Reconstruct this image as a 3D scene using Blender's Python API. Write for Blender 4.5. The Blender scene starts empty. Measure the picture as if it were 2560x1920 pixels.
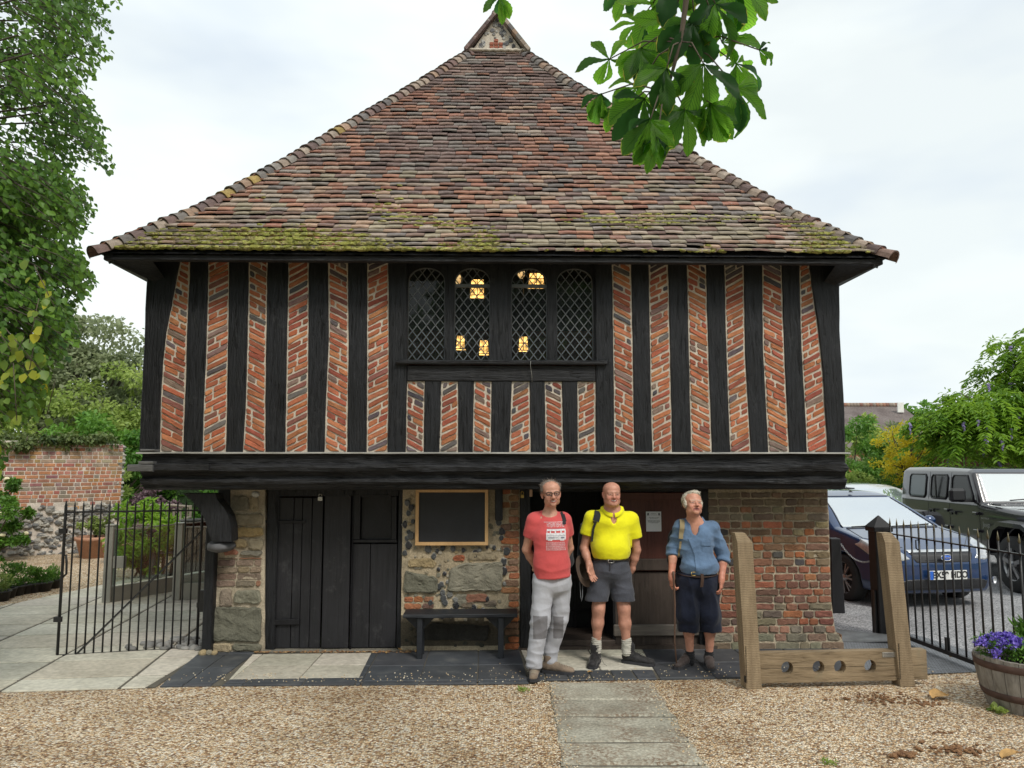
import bpy,bmesh,math,random
import numpy as np
from mathutils import Vector,Matrix,noise
from mathutils.bvhtree import BVHTree
R=math.radians
scene=bpy.context.scene
# -- camera
CAMH,TILT,FPX=1.9,R(5.85),1923.0
cam=bpy.data.objects.new('camera',bpy.data.cameras.new('camera'))
scene.collection.objects.link(cam)
cam.location=(0,0,CAMH); cam.rotation_euler=(R(90)+TILT,0,0)
cam.data.sensor_width=36; cam.data.lens=36*FPX/2560
cam.data.clip_start=0.05; cam.data.clip_end=3000
scene.camera=cam
# -- world, sun, exposure
SUN_EL,SUN_AZ=48,150
world=bpy.data.worlds.new('World'); scene.world=world; world.use_nodes=True
nt=world.node_tree; N=nt.nodes; L=nt.links
bg=N['Background']; bg.inputs['Strength'].default_value=0.1
sky=N.new('ShaderNodeTexSky'); sky.sky_type='NISHITA'; sky.sun_disc=False
sky.sun_elevation=R(SUN_EL); sky.sun_rotation=R(SUN_AZ); sky.air_density=1.2; sky.dust_density=2.0
tc=N.new('ShaderNodeTexCoord')
mp=N.new('ShaderNodeMapping'); mp.inputs['Scale'].default_value=(1,1,2.6)
mp.inputs['Location'].default_value=(0.35,0.1,0.2)
L.new(tc.outputs['Generated'],mp.inputs['Vector'])
n1=N.new('ShaderNodeTexNoise'); n1.inputs['Scale'].default_value=1.7; n1.inputs['Detail'].default_value=5; n1.inputs['Roughness'].default_value=.5
n2=N.new('ShaderNodeTexNoise'); n2.inputs['Scale'].default_value=2.3; n2.inputs['Detail'].default_value=4
L.new(mp.outputs[0],n1.inputs['Vector']); L.new(mp.outputs[0],n2.inputs['Vector'])
r1=N.new('ShaderNodeValToRGB')
r1.color_ramp.elements[0].position=.35; r1.color_ramp.elements[0].color=(.84,.84,.84,1)
r1.color_ramp.elements[1].position=.5; r1.color_ramp.elements[1].color=(1,1,1,1)
L.new(n1.outputs[0],r1.inputs[0])
r2=N.new('ShaderNodeValToRGB')
r2.color_ramp.elements[0].position=.36; r2.color_ramp.elements[0].color=(6.5,7.2,7.8,1)
r2.color_ramp.elements[1].position=.54; r2.color_ramp.elements[1].color=(7.8,8.3,8.2,1)
L.new(n2.outputs[0],r2.inputs[0])
mx=N.new('ShaderNodeMix'); mx.data_type='RGBA'
L.new(r1.outputs[0],mx.inputs[0]); L.new(sky.outputs[0],mx.inputs[6]); L.new(r2.outputs[0],mx.inputs[7])
L.new(mx.outputs[2],bg.inputs['Color'])
sd=bpy.data.lights.new('sun','SUN'); sd.energy=1.9; sd.angle=R(16); sd.color=(1,.95,.87)
sun=bpy.data.objects.new('sun',sd); scene.collection.objects.link(sun)
_d=Vector((math.sin(R(SUN_AZ))*math.cos(R(SUN_EL)),math.cos(R(SUN_AZ))*math.cos(R(SUN_EL)),math.sin(R(SUN_EL))))
sun.rotation_euler=_d.to_track_quat('Z','Y').to_euler()
vs=scene.view_settings; vs.view_transform='Standard'; vs.look='None'; vs.gamma=1; vs.exposure=0.36
scene.render.engine='CYCLES'
# == helpers
random.seed(7)
rnd=random.random
def ru(a,b):return a+(b-a)*random.random()
def ray(px,py):
 dx=(px-1280)/FPX; dz=(960-py)/FPX
 return Vector((dx,math.cos(TILT)-dz*math.sin(TILT),math.sin(TILT)+dz*math.cos(TILT)))
def G(px,py,z=0.0):
 r=ray(px,py); k=(z-CAMH)/r.z; return Vector((r.x*k,r.y*k,z))
def Y(px,py,y):
 r=ray(px,py); k=y/r.y; return Vector((r.x*k,y,CAMH+r.z*k))
DS=2560/2212
def Gd(x,y,z=0.0):return G(x*DS,y*DS,z)
def Yd(x,y,Y_):return Y(x*DS,y*DS,Y_)
HA=R(1.3); HU=Vector((math.cos(HA),math.sin(HA),0)); HV=Vector((-math.sin(HA),math.cos(HA),0)); HO=Vector((0,8,0))
def B(px,py,v):
 r=ray(px,py); p0=HO+HV*v
 k=p0.dot(HV)/Vector((r.x,r.y,0)).dot(HV)
 p=r*k
 return((p-HO).dot(HU),CAMH+r.z*k)
def Bd(x,y,v):return B(x*DS,y*DS,v)
def tag(o,label=None,cat=None,group=None,kind=None):
 if label:o['label']=label
 if cat:o['category']=cat
 if group:o['group']=group
 if kind:o['kind']=kind
 return o
def E(name,label,cat,loc=(0,0,0),rz=0,group=None):
 o=bpy.data.objects.new(name,None); scene.collection.objects.link(o)
 o.location=loc; o.rotation_euler=(0,0,rz); o.empty_display_size=.2
 return tag(o,label,cat,group)
def noise3(p,s=1.0):return noise.noise(Vector(p)*s)
class MB:
 """collects shapes and links them as ONE mesh object"""
 def __init__(s):s.v=[]; s.f=[]; s.c=[]; s.m=[]; s.sm=[]
 def add(s,vs,fs,col=(1,1,1),mi=0,smooth=False):
  o=len(s.v); s.v+=[tuple(p)for p in vs]
  for f in fs:s.f.append([i+o for i in f]); s.c.append(col); s.m.append(mi); s.sm.append(smooth)
  return o
 def box(s,c,d,rot=None,col=(1,1,1),mi=0,bev=0.0,top=(1,1)):
  x,y,z=d[0]/2,d[1]/2,d[2]/2
  if bev<=0:
   P=[(-x,-y,-z),(x,-y,-z),(x,y,-z),(-x,y,-z)]+[(a*top[0],b*top[1],z)for a,b in((-x,-y),(x,-y),(x,y),(-x,y))]
   F=[(0,3,2,1),(4,5,6,7),(0,1,5,4),(1,2,6,5),(2,3,7,6),(3,0,4,7)]
  else:
   b=min(bev,x*.9,y*.9,z*.9); P=[]; idx={}
   for sx in(-1,1):
    for sy in(-1,1):
     for sz in(-1,1):
      for a in range(3):
       q=[sx*(x-b),sy*(y-b),sz*(z-b)]; q[a]=(sx*x,sy*y,sz*z)[a]
       t_=top if sz>0 else(1,1)
       idx[(sx,sy,sz,a)]=len(P); P.append((q[0]*t_[0],q[1]*t_[1],q[2]))
   F=[]
   I=lambda sx,sy,sz,a:idx[(sx,sy,sz,a)]
   for q in(-1,1):
    F.append([I(q,-1,-1,0),I(q,1,-1,0),I(q,1,1,0),I(q,-1,1,0)][::q])
    F.append([I(-1,q,-1,1),I(-1,q,1,1),I(1,q,1,1),I(1,q,-1,1)][::q])
    F.append([I(-1,-1,q,2),I(1,-1,q,2),I(1,1,q,2),I(-1,1,q,2)][::q])
   for p in(-1,1):
    for q in(-1,1):
     F.append([I(p,q,-1,0),I(p,q,1,0),I(p,q,1,1),I(p,q,-1,1)][::-p*q])
     F.append([I(p,-1,q,0),I(p,1,q,0),I(p,1,q,2),I(p,-1,q,2)][::p*q])
     F.append([I(-1,p,q,1),I(1,p,q,1),I(1,p,q,2),I(-1,p,q,2)][::-p*q])
     for r_ in(-1,1):F.append([I(p,q,r_,0),I(p,q,r_,1),I(p,q,r_,2)][::p*q*r_])
  if rot is not None:P=[rot@Vector(p)for p in P]
  cc=Vector(c); s.add([Vector(p)+cc for p in P],F,col,mi)
 def bar(s,a,b,w,h,col=(1,1,1),mi=0,bev=0,up=(0,0,1)):
  a,b=Vector(a),Vector(b); d=b-a; l=d.length
  if l<1e-6:return
  z=d.normalized(); x=Vector(up).cross(z)
  if x.length<.05:x=Vector((1,0,0)).cross(z)if abs(z.x)<.9 else Vector((0,1,0)).cross(z)
  x.normalize(); y=z.cross(x)
  m=Matrix((x,y,z)).transposed()
  s.box((a+b)/2,(w,h,l),m,col,mi,bev)
 def tube(s,pts,rad,n=8,col=(1,1,1),mi=0,cap=True,smooth=True,flat=1.0,up=None):
  pts=[Vector(p)for p in pts]; m=len(pts)
  if not hasattr(rad,'__len__'):rad=[rad]*m
  P=[]; prev=None
  for i,p in enumerate(pts):
   t=(pts[min(i+1,m-1)]-pts[max(i-1,0)]).normalized()
   if prev is None:
    x=(Vector(up)if up else Vector((0,0,1))).cross(t)
    if x.length<.05:x=Vector((1,0,0)).cross(t)
    if x.length<.05:x=Vector((0,1,0)).cross(t)
   else:x=prev-t*prev.dot(t)
   x.normalize(); prev=x; y=t.cross(x)
   for k in range(n):
    a=2*math.pi*k/n
    P.append(p+x*math.cos(a)*rad[i]+y*math.sin(a)*rad[i]*flat)
  F=[(i*n+k,i*n+(k+1)%n,(i+1)*n+(k+1)%n,(i+1)*n+k)for i in range(m-1)for k in range(n)]
  if cap:F+=[tuple(range(n-1,-1,-1)),tuple(range((m-1)*n,m*n))]
  s.add(P,F,col,mi,smooth)
 def lathe(s,prof,c=(0,0,0),n=24,col=(1,1,1),mi=0,smooth=True,cap=True,axis=None,a0=0,a1=2*math.pi):
  full=abs(a1-a0-2*math.pi)<1e-4; nn=n if full else n+1; P=[]
  M_=Vector((0,0,1)).rotation_difference(Vector(axis)).to_matrix()if axis is not None else Matrix.Identity(3)
  for r_,z in prof:
   for k in range(nn):
    a=a0+(a1-a0)*k/n
    P.append(M_@Vector((r_*math.cos(a),r_*math.sin(a),z))+Vector(c))
  F=[(i*nn+k,i*nn+(k+1)%nn,(i+1)*nn+(k+1)%nn,(i+1)*nn+k)for i in range(len(prof)-1)for k in range(n)]
  if cap and full:F+=[tuple(range(n-1,-1,-1)),tuple(range((len(prof)-1)*nn,len(prof)*nn))]
  s.add(P,F,col,mi,smooth)
 def prism(s,poly,f,d0,d1,col=(1,1,1),mi=0):
  """poly in 2D (counter-clockwise seen from the d0 side), f(a, b, d) -> point"""
  n=len(poly)
  P=[f(a,b,d0)for a,b in poly]+[f(a,b,d1)for a,b in poly]
  F=[tuple(range(n)),tuple(range(2*n-1,n-1,-1))]+[(k,k+n,(k+1)%n+n,(k+1)%n)for k in range(n)]
  s.add(P,F,col,mi)
 def blob(s,c,r,n=8,m=5,jit=.2,col=(1,1,1),mi=0,smooth=True,rot=0):
  """lumpy rounded stone or clod, r = (rx, ry, rz)"""
  P=[(c[0],c[1],c[2]-r[2])]; ph=ru(0,9); cr,sr=math.cos(rot),math.sin(rot)
  for i in range(1,m):
   t=math.pi*i/m
   for k in range(n):
    a=2*math.pi*k/n; q=1+jit*ru(-1,1)
    x,y=r[0]*math.sin(t)*math.cos(a)*q,r[1]*math.sin(t)*math.sin(a)*q
    P.append((c[0]+x*cr-y*sr,c[1]+x*sr+y*cr,c[2]-r[2]*math.cos(t)*q))
  P.append((c[0],c[1],c[2]+r[2])); e=len(P)-1
  F=[(0,1+(k+1)%n,1+k)for k in range(n)]
  for i in range(m-2):
   for k in range(n):F.append((1+i*n+k,1+i*n+(k+1)%n,1+(i+1)*n+(k+1)%n,1+(i+1)*n+k))
  F+=[(e,1+(m-2)*n+k,1+(m-2)*n+(k+1)%n)for k in range(n)]
  s.add(P,F,col,mi,smooth)
 def build(s,name,mat,parent=None,label=None,loc=None,recalc=False,kind=None):
  me=bpy.data.meshes.new(name)
  V=s.v
  if loc is not None:l=Vector(loc); V=[tuple(Vector(p)-l)for p in V]
  me.from_pydata(V,[],s.f)
  mats=mat if isinstance(mat,(list,tuple))else[mat]
  for m in mats:me.materials.append(m)
  me.polygons.foreach_set('material_index',s.m); me.polygons.foreach_set('use_smooth',s.sm)
  a=me.color_attributes.new('col','FLOAT_COLOR','CORNER')
  tot=np.array([len(f)for f in s.f]); cc=np.ones((len(s.f),4),dtype=np.float32); cc[:,:3]=np.array(s.c,dtype=np.float32).reshape(-1,3)
  a.data.foreach_set('color',np.repeat(cc,tot,axis=0).ravel())
  if recalc:
   bm=bmesh.new(); bm.from_mesh(me); bmesh.ops.recalc_face_normals(bm,faces=bm.faces); bm.to_mesh(me); bm.free()
  me.update()
  o=bpy.data.objects.new(name,me); scene.collection.objects.link(o)
  if loc is not None and parent is None:o.location=loc
  if parent is not None:o.parent=parent
  if label:o['label']=label
  if kind:o['kind']=kind
  return o
def copy_tree(o,parent=None):
 c=o.copy(); scene.collection.objects.link(c); c.parent=parent
 for ch in list(o.children):copy_tree(ch,c)
 return c
 # -- materials
def ramp(nt,src,stops,interp='LINEAR'):
 r=nt.nodes.new('ShaderNodeValToRGB'); cr=r.color_ramp; cr.interpolation=interp
 while len(cr.elements)<len(stops):cr.elements.new(.5)
 for e,(p,c)in zip(cr.elements,stops):
  e.position=p; e.color=(c,c,c,1)if not hasattr(c,'__len__')else(*c,1)
 nt.links.new(src,r.inputs[0]); return r.outputs[0]
def mixc(nt,f,a,b,mode='MIX'):
 m=nt.nodes.new('ShaderNodeMix'); m.data_type='RGBA'; m.blend_type=mode; m.clamp_factor=True
 for i,x in((0,f),(6,a),(7,b)):
  if hasattr(x,'is_linked'):nt.links.new(x,m.inputs[i])
  elif i==0:m.inputs[0].default_value=x
  else:m.inputs[i].default_value=(*x,1)if len(x)==3 else x
 return m.outputs[2]
def tex(nt,kind,vec,scale,**kw):
 n=nt.nodes.new('ShaderNodeTex'+kind); n.inputs['Scale'].default_value=scale
 for k,v in kw.items():
  if k in('feature','distance','bands_direction','wave_type'):setattr(n,k,v)
  else:n.inputs[k].default_value=v
 nt.links.new(vec,n.inputs['Vector']); return n
def mapped(nt,sc=(1,1,1),rot=(0,0,0),coord='Object'):
 t=nt.nodes.new('ShaderNodeTexCoord'); m=nt.nodes.new('ShaderNodeMapping')
 m.inputs['Scale'].default_value=sc; m.inputs['Rotation'].default_value=rot
 nt.links.new(t.outputs[coord],m.inputs['Vector']); return m.outputs[0]
def bump(nt,h,strength,dist=.01,normal=None):
 b=nt.nodes.new('ShaderNodeBump'); b.inputs['Strength'].default_value=strength; b.inputs['Distance'].default_value=dist
 nt.links.new(h,b.inputs['Height'])
 if normal is not None:nt.links.new(normal,b.inputs['Normal'])
 return b.outputs[0]
def newmat(name):
 m=bpy.data.materials.new(name); m.use_nodes=True
 return m,m.node_tree,m.node_tree.nodes['Principled BSDF']
def M(name,col,rough=.6,var=.25,scale=6,det=5,b=.3,bs=30,bd=.005,st=(1,1,1),metal=0,vc=False,spec=.5,col2=None,coat=0,fine=.0):
 """general procedural material: colour mottled by noise, optional per-face colour, bump"""
 m,nt,p=newmat(name)
 v=mapped(nt,st)
 n=tex(nt,'Noise',v,scale,Detail=det,Roughness=.6)
 f=ramp(nt,n.outputs[0],[(.3,0.0),(.7,1.0)])
 if col2 is None:col2=tuple(min(1,c*(1+var))for c in col); c1=tuple(c*(1-var)for c in col)
 else:c1=col
 c=mixc(nt,f,c1,col2)
 if fine>0:
  nf=tex(nt,'Noise',v,scale*14,Detail=3)
  c=mixc(nt,1.0,c,ramp(nt,nf.outputs[0],[(.3,1-fine),(.7,1+fine*.6)]),'MULTIPLY')
 if vc:
  a=nt.nodes.new('ShaderNodeAttribute'); a.attribute_name='col'
  c=mixc(nt,1.0,a.outputs['Color'],c,'MULTIPLY')
 nt.links.new(c,p.inputs['Base Color'])
 p.inputs['Roughness'].default_value=rough; p.inputs['Metallic'].default_value=metal
 p.inputs['Specular IOR Level'].default_value=spec; p.inputs['Coat Weight'].default_value=coat; p.inputs['Coat Roughness'].default_value=.05
 if b>0:
  nb=tex(nt,'Noise',v,bs,Detail=6,Roughness=.65)
  nt.links.new(bump(nt,nb.outputs[0],b,bd),p.inputs['Normal'])
 return m
def timber_mat(name,c1,c2,grain=(14,14,1.2),rough=.55,b=.8,bd=.012,spec=.4,dust=None):
 m,nt,p=newmat(name)
 v=mapped(nt,grain)
 w=tex(nt,'Noise',v,3.2,Detail=9,Roughness=.68,Distortion=.6)
 v2=mapped(nt); big=tex(nt,'Noise',v2,2.2,Detail=5)
 c=mixc(nt,ramp(nt,w.outputs[0],[(.35,0.0),(.68,1.0)]),c1,c2)
 c=mixc(nt,ramp(nt,big.outputs[0],[(.35,0.0),(.75,.6)]),c,tuple(x*1.5 for x in c2))
 if dust:
  d=tex(nt,'Noise',v2,5.5,Detail=10,Roughness=.75)
  c=mixc(nt,ramp(nt,d.outputs[0],[(.57,0.0),(.76,.6)]),c,dust)
 nt.links.new(c,p.inputs['Base Color']); p.inputs['Roughness'].default_value=rough; p.inputs['Specular IOR Level'].default_value=spec
 cr=ramp(nt,w.outputs[0],[(.28,0.0),(.42,.7),(.7,1.0)])
 nt.links.new(bump(nt,cr,b,bd),p.inputs['Normal']); return m
def leaf_mat(name,c_dark,c_light,trans=.45,rough=.45,spec=.4,scale=3.0,tcol=None):
 m,nt,p=newmat(name)
 a=nt.nodes.new('ShaderNodeAttribute'); a.attribute_name='col'
 v=mapped(nt); n=tex(nt,'Noise',v,scale,Detail=2)
 sep=nt.nodes.new('ShaderNodeSeparateColor'); nt.links.new(a.outputs['Color'],sep.inputs[0])
 mth=nt.nodes.new('ShaderNodeMath'); mth.operation='ADD'
 k=nt.nodes.new('ShaderNodeMath'); k.operation='MULTIPLY_ADD'; k.inputs[1].default_value=.7; k.inputs[2].default_value=-.35
 nt.links.new(n.outputs[0],k.inputs[0]); nt.links.new(sep.outputs[0],mth.inputs[0]); nt.links.new(k.outputs[0],mth.inputs[1]); mth.use_clamp=True
 c=mixc(nt,mth.outputs[0],c_dark,c_light)
 nt.links.new(c,p.inputs['Base Color']); p.inputs['Roughness'].default_value=rough; p.inputs['Specular IOR Level'].default_value=spec
 t=nt.nodes.new('ShaderNodeBsdfTranslucent'); hs=nt.nodes.new('ShaderNodeHueSaturation'); hs.inputs['Value'].default_value=1.5; hs.inputs['Hue'].default_value=.485
 nt.links.new(c,hs.inputs['Color']); nt.links.new(hs.outputs[0],t.inputs['Color'])
 ms=nt.nodes.new('ShaderNodeMixShader'); ms.inputs[0].default_value=trans
 nt.links.new(p.outputs[0],ms.inputs[1]); nt.links.new(t.outputs[0],ms.inputs[2])
 nt.links.new(ms.outputs[0],nt.nodes['Material Output'].inputs['Surface']); return m
def glass_mat(name,col=(.02,.025,.03),rough=.03,mixg=.12,alpha=.6,tint=(.9,.95,.95),gcol=1.0):
 """window glass: mirror-like reflection over a see-through pane"""
 m,nt,p=newmat(name)
 tr=nt.nodes.new('ShaderNodeBsdfTransparent'); tr.inputs[0].default_value=(*tint,1)
 gl=nt.nodes.new('ShaderNodeBsdfGlossy'); gl.inputs[0].default_value=(*([gcol]*3),1); gl.inputs['Roughness'].default_value=rough
 fr=nt.nodes.new('ShaderNodeFresnel'); fr.inputs[0].default_value=1.5
 ad=nt.nodes.new('ShaderNodeMath'); ad.operation='ADD'; ad.inputs[1].default_value=mixg; nt.links.new(fr.outputs[0],ad.inputs[0]); ad.use_clamp=True
 p.inputs['Base Color'].default_value=(*col,1); p.inputs['Roughness'].default_value=.4
 m1=nt.nodes.new('ShaderNodeMixShader'); m1.inputs[0].default_value=alpha
 nt.links.new(tr.outputs[0],m1.inputs[1]); nt.links.new(p.outputs[0],m1.inputs[2])
 m2=nt.nodes.new('ShaderNodeMixShader'); nt.links.new(ad.outputs[0],m2.inputs[0])
 nt.links.new(m1.outputs[0],m2.inputs[1]); nt.links.new(gl.outputs[0],m2.inputs[2])
 nt.links.new(m2.outputs[0],nt.nodes['Material Output'].inputs['Surface']); return m
def emit_mat(name,col,s):
 m,nt,p=newmat(name); p.inputs['Base Color'].default_value=(*col,1)
 p.inputs['Emission Color'].default_value=(*col,1); p.inputs['Emission Strength'].default_value=s; return m
MAT={}
MAT['black_timber']=timber_mat('black_timber',(.002,.002,.0025),(.012,.013,.016),dust=(.055,.055,.055),spec=.4,rough=.52,b=1.0,bd=.018)
MAT['black_beam']=timber_mat('black_beam',(.002,.002,.0025),(.017,.018,.021),grain=(1.2,10,16),b=1.0,bd=.02,dust=(.06,.06,.06))
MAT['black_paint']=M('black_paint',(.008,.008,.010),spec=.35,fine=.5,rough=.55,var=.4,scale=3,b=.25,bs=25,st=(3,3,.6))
MAT['grey_board']=timber_mat('grey_board',(.16,.16,.15),(.32,.31,.28),grain=(1.5,10,14),b=.4,bd=.004)
MAT['iron']=M('iron',(.012,.012,.013),rough=.42,var=.3,b=.1,bs=60)
MAT['mortar']=M('mortar',(.53,.47,.39),rough=.9,var=.25,scale=9,b=.6,bs=50,fine=.2)
MAT['mortar_low']=M('mortar_low',(.40,.34,.25),vc=True,rough=.95,var=.3,scale=5,b=.8,bs=35,bd=.012,fine=.3)
MAT['brick']=M('brick',(1,1,1),rough=.88,var=.28,scale=26,b=.55,bs=60,bd=.006,vc=True,fine=.25)
_n=MAT['brick'].node_tree; _p=_n.nodes['Principled BSDF']; _s=_p.inputs['Base Color'].links[0].from_socket; _v=mapped(_n,(1.6,1.6,.7)); _t=tex(_n,'Noise',_v,2.4,Detail=9,Roughness=.72)
_n.links.new(mixc(_n,ramp(_n,_t.outputs[0],[(.42,0.0),(.62,.55)]),_s,mixc(_n,1.0,_s,(.52,.50,.50),'MULTIPLY')),_p.inputs['Base Color'])
MAT['stone']=M('stone',(1,1,1),rough=.92,var=.35,scale=12,b=.9,bs=28,bd=.02,vc=True,fine=.3)
MAT['flint']=M('flint',(1,1,1),rough=.35,var=.4,scale=18,b=.4,bs=30,bd=.01,vc=True)
# -- foliage
def leaf_mesh(name,P,D,Nn,S,mat,parent=None,aspect=.62,tint=None,fold=.15):
 """P base points, D leaf direction, Nn leaf normal, S length: six-sided folded leaves as one mesh"""
 n=len(P); D=D/(np.linalg.norm(D,axis=1,keepdims=True)+1e-9)
 W=np.cross(D,Nn); W/=(np.linalg.norm(W,axis=1,keepdims=True)+1e-9); U=np.cross(W,D)
 S=S[:,None]; a=aspect/2
 V=np.stack([P,P+D*S*.32-W*S*a*.95+U*S*fold,P+D*S*.68-W*S*a*.72+U*S*fold*.8,P+D*S,P+D*S*.68+W*S*a*.72+U*S*fold*.8,P+D*S*.32+W*S*a*.95+U*S*fold],axis=1).reshape(-1,3)
 base=(np.arange(n)*6)[:,None]
 F=np.concatenate([base+np.array([[0,1,2,3]]),base+np.array([[0,3,4,5]])],axis=1).reshape(-1,4)
 me=bpy.data.meshes.new(name); me.vertices.add(len(V)); me.vertices.foreach_set('co',V.astype(np.float32).ravel())
 me.loops.add(F.size); me.loops.foreach_set('vertex_index',F.ravel().astype(np.int32))
 me.polygons.add(len(F)); me.polygons.foreach_set('loop_start',np.arange(0,F.size,4,dtype=np.int32))
 me.materials.append(mat)
 me.update(calc_edges=True)
 if tint is None:tint=np.random.rand(n)
 c=np.ones((n,8,4),dtype=np.float32); c[:,:,0]=tint[:,None]; c[:,:,1]=tint[:,None]; c[:,:,2]=tint[:,None]
 at=me.color_attributes.new('col','FLOAT_COLOR','CORNER'); at.data.foreach_set('color',c.ravel())
 o=bpy.data.objects.new(name,me); scene.collection.objects.link(o)
 if parent is not None:o.parent=parent
 return o
RS=np.random.RandomState(11); np.random.seed(5)
def clump_leaves(C,Rr,n,size,droop=.5,flat=.6,jitter=.35):
 """leaves around clump centres C (k,3) with radii Rr; returns P, D, N, S, tint"""
 k=len(C); idx=RS.randint(0,k,n)
 d=RS.normal(size=(n,3)); d/=np.linalg.norm(d,axis=1,keepdims=True)
 r=RS.rand(n)**.5
 P=C[idx]+d*(Rr[idx]*r)[:,None]*np.array([1,1,flat])
 D=d+RS.normal(size=(n,3))*.7; D[:,2]-=droop
 Nn=RS.normal(size=(n,3))*.7; Nn[:,2]+=1.0
 S=size*(1+jitter*(RS.rand(n)*2-1))
 ct=RS.rand(k)*.5
 return P,D,Nn,S,np.clip(ct[idx]+RS.rand(n)*.5,0,1)
def foliage(name,C,Rr,n,size,mat,parent,**kw):
 asp=kw.pop('aspect',.62)
 P,D,Nn,S,t=clump_leaves(np.array(C,dtype=float),np.array(Rr,dtype=float),n,size,**kw)
 return leaf_mesh(name,P,D,Nn,S,mat,parent,aspect=asp,tint=t)
def bush_clumps(c,r,k,flat=1.0,low=0.0,shell=.55):
 out=[]; rr=[]
 for i in range(k):
  while True:
   d=Vector((ru(-1,1),ru(-1,1),ru(-1,1)))
   if .2<d.length<1:break
  q=d.normalized()*(shell+(1-shell)*rnd())
  p=(c[0]+q.x*r[0],c[1]+q.y*r[1],max(low,c[2]+q.z*r[2]))
  out.append(p); rr.append(min(r)*ru(.2,.38))
 return out,rr
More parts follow.
